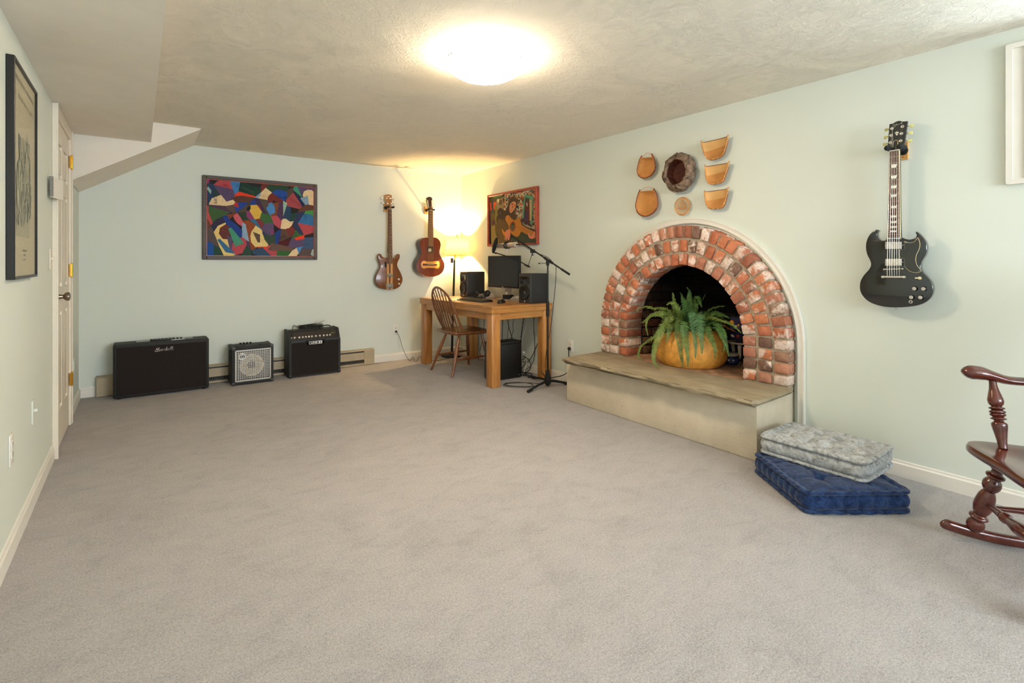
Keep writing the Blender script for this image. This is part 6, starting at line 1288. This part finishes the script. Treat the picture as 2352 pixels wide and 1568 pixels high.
flat('dustpan-shaped bamboo basket, middle of the right-hand column over the fireplace', [(1278, 628), (1282, 720), (1290, 810), (1310, 890), (1345, 932), (1390, 944), (1450, 935), (1525, 920), (1575, 880), (1605, 800), (1635, 710), (1655, 640), (1676, 568)], (650,), (1450, 790))
flat('dustpan-shaped bamboo basket, bottom of the right-hand column over the fireplace', [(1270, 1045), (1275, 1130), (1287, 1220), (1310, 1300), (1345, 1338), (1395, 1346), (1450, 1344), (1520, 1335), (1570, 1310), (1600, 1240), (1625, 1150), (1645, 1070), (1660, 992)], (1060,), (1445, 1200))
# dark round bark basket
bc = onX(1560.5, 396, 3.35); bkt = thing('round_basket', 'round dark basket wrapped in grey-brown bark, centre of the basket group', 'basket', (XR, bc.y, bc.z))
c0 = Vector((XR - .002, bc.y, bc.z)); q = MB(); nn_ = 72
prof = [(.085, .0), (.118, .006), (.138, .028), (.143, .05), (.134, .078), (.116, .098), (.100, .106), (.092, .100), (.090, .085)]
vs = []
for j, (r_, h_) in enumerate(prof):
    for k in range(nn_):
        a = 2 * PI * k / nn_; tw = a + h_ * 9; f = noise.noise(Vector((math.cos(tw) * 2.6, math.sin(tw) * 2.6, h_ * 12))); g = abs(math.sin(a * 3.5 + h_ * 26 + 1.6 * f))
        rr_ = r_ + (.010 * f + .008 * (g - .5)) * min(1, j / 2) * (1 if j < 7 else .4); hh_ = h_ + .010 * noise.noise(Vector((math.cos(a) * 3, math.sin(a) * 3, 7))) * (j > 2)
        vs.append(c0 + Vector((-hh_, math.cos(a) * rr_ * .96, math.sin(a) * rr_ * 1.03)))
q.add(vs, [(j * nn_ + k, j * nn_ + (k + 1) % nn_, (j + 1) * nn_ + (k + 1) % nn_, (j + 1) * nn_ + k) for j in range(len(prof) - 1) for k in range(nn_)])
obj('bark_wrap', q, M['bark'], bkt, ang=80)
obj('woven_inside', MB().lathe(c0, [(.094, .094), (.092, .05), (.078, .014), (.0001, .008)], nx_, 48, caps=False), M['barkin'], bkt)
for i in range(7):
    a = 2 * PI * i / 7 + .3; pts = [c0 + Vector((-h_ - .004, math.cos(a + t * .9) * (r_ + .004) * .96, math.sin(a + t * .9) * (r_ + .004) * 1.03)) for t, (r_, h_) in enumerate([(.132, .028), (.139, .05), (.130, .078), (.112, .1)])]
    obj('twisted_strip', MB().sweep(smooth([c0 + Vector((-h_ - .004, math.cos(a + t * .22) * (r_ + .001) * .96, math.sin(a + t * .22) * (r_ + .001) * 1.03)) for t, (r_, h_) in enumerate([(.136, .025), (.146, .05), (.136, .082), (.108, .108), (.096, .098)])], 4, False), (.0035, .006), 6), M['bark'], bkt)
# small openwork basket
oc_ = g7(908, 1307, 3.375); ow = thing('openwork_basket', 'small round openwork cane basket with a triangle, above the arch', 'basket', (XR, oc_.y, oc_.z))
RO = .0665; obj('rim', MB().sweep([oc_ + Vector((0, math.cos(a) * RO, math.sin(a) * RO)) for a in [2 * PI * k / 40 for k in range(40)]], .0042, 8, closed=True), M['cane'], ow)
q = MB()
for ang in (0, 60, 120):
    d = Vector((0, math.cos(math.radians(ang)), math.sin(math.radians(ang)))); e = Vector((0, -d.z, d.y))
    for i in range(-4, 5):
        o_ = i * .0142; hl = math.sqrt(max(0, RO ** 2 - o_ ** 2))
        if hl > .01:
            pts = [oc_ + e * o_ + d * hl * t + Vector((.016 * (1 - ((o_ ** 2 + (hl * t) ** 2) / RO ** 2)) + .0006 * (ang / 60), 0, 0)) for t in (-1, -.66, -.33, 0, .33, .66, 1)]; q.sweep(pts, (.0014, .0006), 4, ref=(1, 0, 0))
obj('lattice', q, M['bamboo2'], ow, sm=False)
T3 = [oc_ + Vector((-.002, math.cos(a) * .036, math.sin(a) * .036 + .004)) for a in (PI / 2, PI / 2 + 2.09, PI / 2 + 4.19)]
for i in range(3): a, b = T3[i], T3[(i + 1) % 3]; e = (b - a) * .12; obj('triangle_splint', MB().sweep([a - e, b + e], (.0032, .0014), 6, ref=(1, 0, 0)), M['cane'], ow)

# ================================================================ straw basket and fern in the firebox
PC = Vector((3.47, 2.415, SILL + .002))
sb = thing('straw_basket', 'round golden straw basket holding the fern on the hearth', 'basket', tuple(PC))
q = MB(); nu, nv = 440, 84
prof = smooth([Vector((.205, 0, 0)), Vector((.228, .006, 0)), Vector((.262, .05, 0)), Vector((.276, .11, 0)), Vector((.268, .17, 0)), Vector((.236, .225, 0)), Vector((.186, .262, 0)), Vector((.150, .270, 0))], 16, False); nv = len(prof)
vs = []
for j, p in enumerate(prof):
    for k in range(nu):
        a = 2 * PI * k / nu; r_ = p.x + (-.0016 if k % 4 == 0 else .0006) + (-.0012 if (j + (k // 4 % 2) * 2) % 4 == 0 else .0004) + .003 * math.sin(a * 3 + 1) * (p.y * 4)
        vs.append(PC + Vector((r_ * math.cos(a) * .96, r_ * math.sin(a), p.y + .004 * math.sin(a * 2) * p.y * 4)))
q.add(vs, [(j * nu + k, j * nu + (k + 1) % nu, (j + 1) * nu + (k + 1) % nu, (j + 1) * nu + k) for j in range(nv - 1) for k in range(nu)])
obj('woven_side', q, M['straw'], sb, ang=80, norm=False)
obj('inside', MB().lathe(PC, [(.150, .270), (.17, .24), (.20, .1), (.19, .012), (.0001, .010)], n=40, caps=False), M['straw'], sb)
obj('base', MB().lathe(PC, [(.0001, 0), (.206, 0), (.206, .004), (.0001, .004)], n=40, caps=False), M['straw'], sb)
fn_ = thing('fern', 'bushy green fern with long drooping fronds in the straw basket', 'plant', (PC.x, PC.y, PC.z + .02))
obj('pot', MB().lathe(PC, [(.0001, .015), (.10, .015), (.125, .20), (.13, .215), (.118, .215), (.112, .19), (.0001, .188)], n=28, caps=False), M['black'], fn_)
obj('soil', MB().lathe(PC, [(.0001, .196), (.06, .198), (.113, .19)], n=28, caps=False), plain('potting_soil', (52, 38, 28), .95, bump=1, bs=90), fn_)
FR = random.Random(21)
def frond(pts, wdt, mt):
    P = smooth([Vector(p) for p in pts], 14, False); d = [0]
    for a, b in zip(P[:-1], P[1:]): d.append(d[-1] + (b - a).length)
    L = d[-1]; m = MB(); m.sweep(P[::2], [.0026 * (1 - .75 * i / (len(P[::2]))) for i in range(len(P[::2]))], 4)
    view = Vector((-.75, -.55, .35)).normalized(); st = .0105; s = L * .14; i = 0; flip = 0
    tw = FR.uniform(-.5, .5)
    while s < L:
        while d[i + 1] < s: i += 1
        t = (s - d[i]) / max(1e-6, d[i + 1] - d[i]); p = P[i].lerp(P[i + 1], t); tan = (P[i + 1] - P[i]).normalized(); u = s / L
        up_ = (Vector((0, 0, 1)) * .6 + view * .9); sd = tan.cross(up_).normalized(); nr = sd.cross(tan)
        sd = (sd * math.cos(tw) + nr * math.sin(tw)).normalized(); nr = sd.cross(tan)
        ww = 1.22 * wdt * (min(1, (u - .10) / .2) ** .6) * (1 - max(0, (u - .35) / .65) ** 1.4 * .86)
        for k in (-1, 1):
            w_ = ww * FR.uniform(.85, 1.08); dr = (sd * k + tan * .28 - Vector((0, 0, .12))).normalized(); hw_ = st * .46
            cu = nr * FR.uniform(-.25, .25) * w_
            a_ = p; m.add([a_ - tan * hw_ * .6, a_ + dr * w_ * .35 - tan * hw_ + cu * .2, a_ + dr * w_ * .75 - tan * hw_ * .7 + cu * .6, a_ + dr * w_ + tan * hw_ * .4 + cu, a_ + dr * w_ * .7 + tan * hw_ * .8 + cu * .5, a_ + dr * w_ * .3 + tan * hw_ * .95 + cu * .1, a_ + tan * hw_ * .7, a_ + dr * w_ * .5 + cu * .35 + nr * .0012],
                [(0, 1, 7, 6), (1, 2, 7), (2, 3, 7), (3, 4, 7), (4, 5, 7), (5, 6, 7)])
        s += st
    obj('frond', m, mt, fn_, sm=False, norm=False)
CR = PC + Vector((0, 0, .20))
def fx(px, py, X): return onX(px, py, X)
HAND = [([(1560, 745, 3.40), (1535, 712, 3.34), (1503, 708, 3.30), (1480, 704, 3.28), (1450, 716, 3.27)], .030, 1), ([(1565, 745, 3.40), (1530, 722, 3.30), (1500, 722, 3.26), (1480, 738, 3.24), (1472, 740, 3.24)], .028, 1),
 ([(1560, 745, 3.38), (1522, 727, 3.28), (1494, 727, 3.24), (1484, 745, 3.22), (1488, 770, 3.20)], .022, 1), ([(1560, 750, 3.36), (1530, 752, 3.22), (1500, 775, 3.16), (1472, 795, 3.14), (1466, 818, 3.13), (1474, 826, 3.12)], .030, 1),
 ([(1565, 750, 3.36), (1530, 745, 3.22), (1512, 775, 3.14), (1502, 805, 3.11), (1503, 832, 3.09), (1515, 843, 3.07)], .034, 1), ([(1570, 745, 3.40), (1552, 712, 3.38), (1548, 690, 3.37), (1545, 671, 3.36)], .030, 1),
 ([(1578, 745, 3.42), (1582, 700, 3.40), (1584, 672, 3.39), (1577, 659, 3.37)], .032, 0), ([(1578, 745, 3.40), (1574, 705, 3.36), (1566, 682, 3.32), (1563, 672, 3.29)], .045, 0), ([(1590, 745, 3.44), (1600, 705, 3.44), (1612, 690, 3.42), (1621, 674, 3.40)], .024, 0),
 ([(1590, 745, 3.44), (1592, 700, 3.44), (1600, 680, 3.42), (1606, 690, 3.38), (1612, 705, 3.34)], .040, 0), ([(1595, 750, 3.44), (1620, 720, 3.46), (1642, 706, 3.46), (1666, 702, 3.46)], .040, 0), ([(1595, 750, 3.42), (1625, 730, 3.38), (1655, 735, 3.34), (1680, 744, 3.32), (1702, 764, 3.30)], .030, 1),
 ([(1600, 752, 3.42), (1635, 740, 3.36), (1660, 760, 3.30), (1668, 790, 3.27), (1674, 818, 3.26)], .028, 0), ([(1575, 748, 3.34), (1563, 742, 3.22), (1560, 775, 3.15), (1564, 808, 3.12), (1568, 841, 3.11)], .038, 0),
 ([(1578, 748, 3.34), (1574, 738, 3.20), (1574, 775, 3.14), (1579, 810, 3.11), (1580, 842, 3.11)], .038, 0), ([(1585, 748, 3.34), (1590, 745, 3.22), (1596, 775, 3.15), (1598, 800, 3.13), (1597, 820, 3.12)], .030, 2),
 ([(1590, 745, 3.36), (1600, 722, 3.26), (1606, 750, 3.18), (1612, 785, 3.14), (1612, 812, 3.13)], .048, 2), ([(1595, 750, 3.38), (1618, 750, 3.26), (1632, 775, 3.18), (1642, 800, 3.14), (1642, 821, 3.13)], .036, 0),
 ([(1600, 750, 3.40), (1640, 752, 3.28), (1658, 775, 3.22), (1664, 790, 3.20), (1663, 806, 3.20)], .026, 0), ([(1570, 748, 3.38), (1548, 725, 3.32), (1535, 735, 3.26), (1524, 752, 3.20), (1515, 775, 3.17)], .040, 1), ([(1572, 745, 3.36), (1556, 705, 3.30), (1540, 695, 3.26), (1532, 700, 3.22)], .038, 1),
 ([(1585, 745, 3.38), (1588, 715, 3.28), (1590, 735, 3.20), (1592, 765, 3.15)], .040, 2), ([(1600, 748, 3.44), (1632, 722, 3.44), (1655, 722, 3.42), (1675, 730, 3.40)], .032, 0), ([(1575, 748, 3.36), (1545, 745, 3.24), (1536, 765, 3.18), (1532, 785, 3.16)], .034, 1)]
for P, w_, mi in HAND: frond([CR + (fx(*P[0]) - CR) * .35] + [fx(*p) for p in P[1:]], w_, FERN[mi])
for i in range(64):
    a = FR.uniform(0, 2 * PI); L_f = FR.uniform(.10, .27); up_h = FR.uniform(.05, .20); dx, dy = math.cos(a), math.sin(a)
    st_ = CR + Vector((dx * .03, dy * .03, 0)); frond([st_, CR + Vector((dx * L_f * .35, dy * L_f * .35, up_h * .8)), CR + Vector((dx * L_f * .75, dy * L_f * .75, up_h)), CR + Vector((dx * L_f, dy * L_f, up_h * FR.uniform(.3, .8)))], FR.uniform(.026, .042), FERN[FR.choice([0, 0, 0, 1, 2])])
# small things beside it
jr = onZ(1680, 842, SILL + .002); jr = Vector((jr.x, jr.y, SILL + .002)); jr += Vector((.10, .06, 0)); r = thing('candle_jar', 'dark blue glass candle jar with pale lid at the right of the basket', 'jar', tuple(jr))
obj('glass', MB().lathe(jr, [(.0001, 0), (.046, 0), (.052, .008), (.052, .058), (.046, .066)], n=28, caps=False), M['bluejar'], r)
obj('label_band', MB().lathe(jr, [(.0525, .016), (.0525, .052)], n=28, caps=False), plain('jar_label', (42, 52, 98), .5, var=.5, vs=60), r)
q = MB()
for a in (3.3, 3.9): q.ball(jr + Vector((.053 * math.cos(a), .053 * math.sin(a), .036)), .010, 8, (.3, 1, .8))
obj('label_print', q, M['white'], r)
obj('lid', MB().lathe(jr, [(.046, .066), (.050, .067), (.050, .084), (.044, .088), (.0001, .088)], n=28, caps=False), M['ceramic'], r)
st0 = Vector((jr.x + .065, jr.y - .035, SILL + .002)); r = thing('pedestal_dish', 'cream pedestal dish standing behind the candle jar', 'dish', tuple(st0))
obj('dish_top', MB().lathe(st0, [(.0001, .150), (.095, .160), (.102, .170), (.098, .172), (.0001, .158)], n=32, caps=False), M['ceramic'], r)
for k in range(3):
    a = 2 * PI * k / 3 + 3.6; obj('leg', MB().sweep([st0 + Vector((.085 * math.cos(a), .085 * math.sin(a), 0)), st0 + Vector((.055 * math.cos(a), .055 * math.sin(a), .075)), st0 + Vector((.07 * math.cos(a), .07 * math.sin(a), .155))], [.010, .012, .015], 10), M['ceramic'], r)
bw0 = st0 + Vector((0, 0, .172)); r = thing('painted_bowl', 'dark painted bowl on the cream pedestal dish', 'bowl', tuple(bw0))
obj('body', MB().lathe(bw0, [(.0001, 0), (.035, 0), (.055, .02), (.078, .06), (.086, .085), (.082, .085), (.073, .06), (.03, .012), (.0001, .010)], n=32, caps=False), M['bluejar'], r)
for k, mt in ((3.4, 'redb'), (4.1, 'redb'), (2.8, 'ceramic')): obj('painted_spot', MB().ball(bw0 + Vector((.070 * math.cos(k), .070 * math.sin(k), .050)), .022, 10, (.45, .8, .7)), M[mt], r)
fw0 = bw0 + Vector((0, 0, .06)); r = thing('orange_flowers', 'bunch of orange and yellow artificial flowers in the painted bowl', 'flowers', tuple(fw0))
for i, (px, py, s_) in enumerate(((1681, 741, .020), (1659, 747, .010), (1664, 748, .008), (1672, 755, .008), (1690, 750, .012), (1696, 747, .010))):
    c = onX(px, py, bw0.x - .03); f = MB(); f.ball(c, s_, 12, (.5, 1, 1)); f.cyl(c, fw0, .0018, n=5); obj('flower', f, M['orange'] if i != 4 else M['ceramic'], r)
bx_ = thing('dark_blue_box', 'dark blue panel leaning in the shadow behind the orange flowers', 'box', (3.88, 2.14, SILL))
obj('panel', MB().obox((3.885, 2.14, SILL + .172), (.012, .38, .34), Matrix.Rotation(.04, 3, 'Y')), plain('dark_blue_board', (44, 44, 84), .6), bx_, sm=False)
obj('edge_strip', MB().obox((3.900, 2.14, SILL + .347), (.02, .39, .012), Matrix.Rotation(.04, 3, 'Y')), M['black'], bx_, sm=False)

# ================================================================ floor cushions
def cushion(label, c, sx, sy, th, rz, mt, nchan, tuft, tilt=(0, 0), seed=1):
    r = thing('floor_cushion', label, 'cushion', c, None, rz); r.rotation_euler.x, r.rotation_euler.y = tilt
    rn = random.Random(seed); hx, hy_ = sx / 2, sy / 2
    # perimeter
    per = []; n_ = 46; cr = .035
    def edge(a, b, n_): return [(a[0] + (b[0] - a[0]) * i / n_, a[1] + (b[1] - a[1]) * i / n_) for i in range(n_)]
    cs = [(hx, hy_), (-hx, hy_), (-hx, -hy_), (hx, -hy_)]
    for i in range(4):
        a, b = Vector(cs[i]), Vector(cs[(i + 1) % 4]); d = (b - a).normalized(); a1, b1 = a + d * cr, b - d * cr
        for k in range(n_): per.append((a1.lerp(b1, k / n_), Vector((-d.y, d.x)) * -1, i, k / n_))
        d2 = (Vector(cs[(i + 2) % 4]) - b).normalized(); nn0 = Vector((-d.y, d.x)) * -1; nn1 = Vector((-d2.y, d2.x)) * -1; cc = b1 - nn0 * cr
        for k in range(5): t = k / 5 * PI / 2; nn = nn0 * math.cos(t) + nn1 * math.sin(t); per.append((cc + nn * cr, nn, -1, 0))
    N = len(per); rl = .0095
    # vertical profile of the boxed side: (outward, height)
    V = [(-.030, .004), (-.012, .000), (.000, .003), (.004, .010), (.001, .017), (-.006, .020)] + [(None, t) for t in (.08, .2, .35, .5, .65, .8, .92)] + [(-.006, th - .022), (.001, th - .018), (.005, th - .010), (.003, th - .002), (-.006, th + .002), (-.018, th - .003), (-.026, th - .008)]
    vs = []
    for (o_, z) in V:
        for (p, nn, i, t) in per:
            ph_ = abs(math.sin(PI * t * nchan[i % 2])) if i >= 0 else .6
            wob = noise.noise(Vector((p.x * 9 + seed, p.y * 9, z * 6)))
            if o_ is None: out_ = -.005 + .015 * (.25 + .75 * ph_ ** .45) * math.sin(PI * z) ** .6; zz = .020 + (th - .042) * z
            else: out_ = o_ + .004 * (ph_ - .5); zz = z + (.004 * (ph_ - .6) if z > th / 2 else 0)
            q_ = p + nn * (out_ + .004 * wob); vs.append((q_.x, q_.y, zz + .003 * wob + .004 * noise.noise(Vector((p.x * 4, p.y * 4 + seed, 2))) * (z > .02)))
    m = MB(); K = len(V); fs = [(j * N + i, j * N + (i + 1) % N, (j + 1) * N + (i + 1) % N, (j + 1) * N + i) for j in range(K - 1) for i in range(N)]
    # top: shrink rings to the centre with tufted height
    def H_(x, y):
        e = max(abs(x) / (hx - .02), abs(y) / (hy_ - .02)); h_ = .016 * (1 - e ** 4)
        for tx, ty in tuft:
            dx, dy = x - tx * hx, y - ty * hy_; dd = math.hypot(dx, dy); h_ -= .026 * math.exp(-(dd / .028) ** 2)
            h_ -= .006 * math.exp(-(dx / .010) ** 2) * math.exp(-(dd / .12) ** 2) + .006 * math.exp(-(dy / .010) ** 2) * math.exp(-(dd / .12) ** 2)
        return h_ + .004 * noise.noise(Vector((x * 14, y * 14, seed)))
    R2 = 26
    for j in range(1, R2):
        k = 1 - j / R2
        for (p, nn, i, t) in per:
            q_ = (p + nn * -.026) * k; ph_ = abs(math.sin(PI * t * nchan[i % 2])) if i >= 0 else .6
            vs.append((q_.x, q_.y, th - .008 + H_(q_.x, q_.y) + .003 * (ph_ - .6) * k ** 6))
    tot = K + R2 - 1; fs += [(j * N + i, j * N + (i + 1) % N, (j + 1) * N + (i + 1) % N, (j + 1) * N + i) for j in range(K - 1, tot - 1) for i in range(N)]
    fs += [tuple((tot - 1) * N + i for i in range(N)), tuple(range(N - 1, -1, -1))]
    m.add(vs, fs); obj('cover', m, mt, r, ang=80, local=True)
    for zt in (.0095, th - .009):
        ring = [(p + nn * .0015) for (p, nn, i, t) in per]
        q = MB().sweep([(v.x, v.y, zt + .004 * noise.noise(Vector((v.x * 5, v.y * 5, zt * 30))) + .002 * math.sin(per[k][3] * PI * 2 * nchan[per[k][2] % 2])) for k, v in enumerate(ring)], [rl * (1 - .12 * abs(math.cos(PI * pr_[3] * nchan[pr_[2] % 2]))) * .92 for pr_ in per], 10, closed=True); obj('rolled_edge', q, mt, r, ang=80, local=True)
    for tx, ty in tuft: obj('tuft', MB().ball((tx * hx, ty * hy_, th - .008 + H_(tx * hx, ty * hy_) + .002), .006, 8, (1, 1, .5)), mt, r, local=True)
    return r
T9 = [(-.5, -.5), (0, -.5), (.5, -.5), (-.5, 0), (0, 0), (.5, 0), (-.5, .5), (0, .5), (.5, .5)]
cushion('navy blue tufted floor cushion, the lower one lying on the carpet', (2.872, 1.195, 0), .50, .50, .108, math.atan2(-.573, .82), M['bluec'], (6, 8), [(-.38, -.38), (.38, -.38), (-.38, .38), (.38, .38), (0, 0)], seed=3)
cushion('pale grey mottled tufted cushion resting on the navy one', (3.018, 1.262, .110), .385, .515, .104, .02, M['greyc'], (7, 11), [(-.42, -.6), (.42, -.6), (-.42, -.2), (.42, -.2), (-.42, .2), (.42, .2), (-.42, .6), (.42, .6)], (0, 0), seed=8)

# ================================================================ rocking chair, mostly outside the frame
O = Vector((2.853, .611, 0)); fv = Vector((-.6, .8, 0)); lv = Vector((-.8, -.6, 0))
rk = thing('rocking_chair', 'dark red-brown turned wooden rocking chair at the right edge', 'rocking chair', tuple(O + lv * .24 - fv * .2))
def RC(u, v, z): return O + fv * u + lv * v + Vector((0, 0, z))
def rz_(u): return .040 + .55 * max(0, abs(u + .20) - .02) ** 2 * .9 
for v in (0, .58):
    us = [.112, .10, .06, 0, -.1, -.2, -.3, -.4, -.5, -.58, -.62]
    P = [RC(u, v, rz_(u) - .018 + (.004 if i == 0 else 0)) for i, u in enumerate(us)]
    obj('rocker', MB().sweep(smooth(P, 3, False), [(.003, .004), (.008, .012), (.012, .018), (.0150, .022)] + [(.0165, .0235)] * (len(smooth(P, 3, False)) - 4), 12), M['mahog'], rk, ang=50)
legp = [(0, .018), (.03, .027), (.07, .031), (.115, .029), (.15, .022), (.165, .024), (.185, .032), (.205, .032), (.225, .024), (.24, .022), (.28, .028), (.36, .0335), (.43, .032), (.50, .028), (.55, .021), (.565, .020), (.60, .028), (.64, .0315), (.68, .030), (.72, .022), (.735, .021), (.755, .030), (.775, .031), (.80, .020), (.84, .019), (.86, .026), (.875, .027), (.89, .021), (.91, .024), (.95, .026), (.985, .020), (1, .016)]
LEG = {}
for nm, (fu_, fv_, tu, tv) in dict(fr=(0, 0, -.058, .085), fl=(0, .58, -.058, .45), br=(-.42, .02, -.34, .09), bl=(-.42, .56, -.34, .44)).items():
    a, b = RC(fu_, fv_, rz_(fu_) - .006), RC(tu, tv, .388); LEG[nm] = (a, b); obj('leg', MB().turn(a, b, legp, 20), M['mahog'], rk, ang=35)
def lg_(k, t): return LEG[k][0].lerp(LEG[k][1], t)
strp = [(0, .009), (.12, .011), (.24, .016), (.27, .021), (.30, .021), (.33, .016), (.36, .019), (.5, .027), (.64, .019), (.67, .016), (.70, .021), (.73, .021), (.76, .016), (.88, .011), (1, .009)]
obj('stretcher', MB().turn(lg_('fr', .40), lg_('fl', .40), strp, 16), M['mahog'], rk); obj('stretcher', MB().turn(lg_('br', .45), lg_('bl', .45), strp, 16), M['mahog'], rk)
for a, b in (('fr', 'br'), ('fl', 'bl')): obj('stretcher', MB().turn(lg_(a, .33), lg_(b, .36), [(0, .009), (.3, .012), (.5, .016), (.7, .012), (1, .009)], 12), M['mahog'], rk)
st_ = smooth([RC(u, v, 0) for u, v in ((.035, .02), (.045, .12), (.04, .25), (.045, .38), (.035, .48), (-.03, .525), (-.20, .50), (-.40, .46), (-.44, .42), (-.44, .08), (-.40, .04), (-.20, 0), (-.03, -.025))], 4)
ct = RC(-.20, .25, 0); q = MB(); N_ = len(st_); rings = []
for k, z in ((.02, .398), (.4, .400), (.75, .414), (.93, .424), (.98, .422), (1.0, .412), (1.0, .396), (.975, .388), (.02, .386)): rings += [ct + (p - ct) * k + Vector((0, 0, z)) for p in st_]
q.add(rings, [(r_ * N_ + i, (r_ + 1) * N_ + i, (r_ + 1) * N_ + (i + 1) % N_, r_ * N_ + (i + 1) % N_) for r_ in range(8) for i in range(N_)] + [tuple(range(N_)), tuple(range(9 * N_ - 1, 8 * N_ - 1, -1))])
obj('seat', q, M['mahog'], rk, ang=40)
postp = [(0, .015), (.08, .016), (.22, .022), (.32, .0265), (.36, .025), (.385, .016), (.40, .017), (.415, .026), (.43, .026), (.445, .018), (.465, .025), (.49, .027), (.50, .021), (.51, .027), (.535, .026), (.55, .018), (.565, .026), (.585, .026), (.60, .017), (.63, .024), (.69, .027), (.76, .023), (.88, .015), (1, .012)]
for v, o_ in ((.035, -.075), (.465, .075)):
    b = RC(-.085, v, .415); t = RC(-.085, v + o_, .682); obj('arm_post', MB().turn(b, t, postp, 20), M['mahog'], rk, ang=35)
    obj('arm_post', MB().turn(RC(-.28, v, .415), RC(-.28, v + o_, .672), postp, 16), M['mahog'], rk, ang=35)
    AP = [RC(.018, v + o_, .700), RC(.010, v + o_, .704), RC(-.01, v + o_, .708), RC(-.045, v + o_, .706), RC(-.085, v + o_, .696), RC(-.14, v + o_ * 1.02, .682), RC(-.22, v + o_ * 1.02, .682), RC(-.32, v + o_ * .95, .705), RC(-.40, v + o_ * .8, .73), RC(-.46, v + o_ * .6, .735)]
    rr_ = [(.012, .010), (.026, .021), (.036, .030), (.037, .029), (.033, .022), (.030, .018), (.030, .017), (.028, .017), (.024, .016), (.014, .012)]
    SP = smooth(AP, 3, False); rad = []
    for i in range(len(AP) - 1):
        for j in range(3): t_ = j / 3; rad.append((rr_[i][0] * (1 - t_) + rr_[i + 1][0] * t_, rr_[i][1] * (1 - t_) + rr_[i + 1][1] * t_))
    rad.append(rr_[-1]); obj('arm', MB().sweep(SP, rad, 16), M['mahog'], rk, ang=60)
for i in range(7):
    v = .07 + .36 * i / 6; u = (i - 3) / 3; obj('back_spindle', MB().turn(RC(-.40, v, .415), RC(-.60 - .02 * (1 - u * u), .25 + (v - .25) * 1.1, 1.04), [(0, .009), (.2, .013), (.4, .010), (.7, .012), (1, .008)], 10), M['mahog'], rk)
for v in (.04, .46): obj('back_post', MB().turn(RC(-.40, v, .415), RC(-.60, .25 + (v - .25) * 1.12, 1.06), [(0, .016), (.15, .022), (.3, .016), (.5, .020), (.8, .022), (1, .014)], 14), M['mahog'], rk)
obj('crest_rail', MB().sweep(smooth([RC(-.60, -.01, 1.05), RC(-.63, .12, 1.085), RC(-.64, .25, 1.095), RC(-.63, .38, 1.085), RC(-.60, .51, 1.05)], 5, False), (.012, .052), 12), M['mahog'], rk, ang=60)
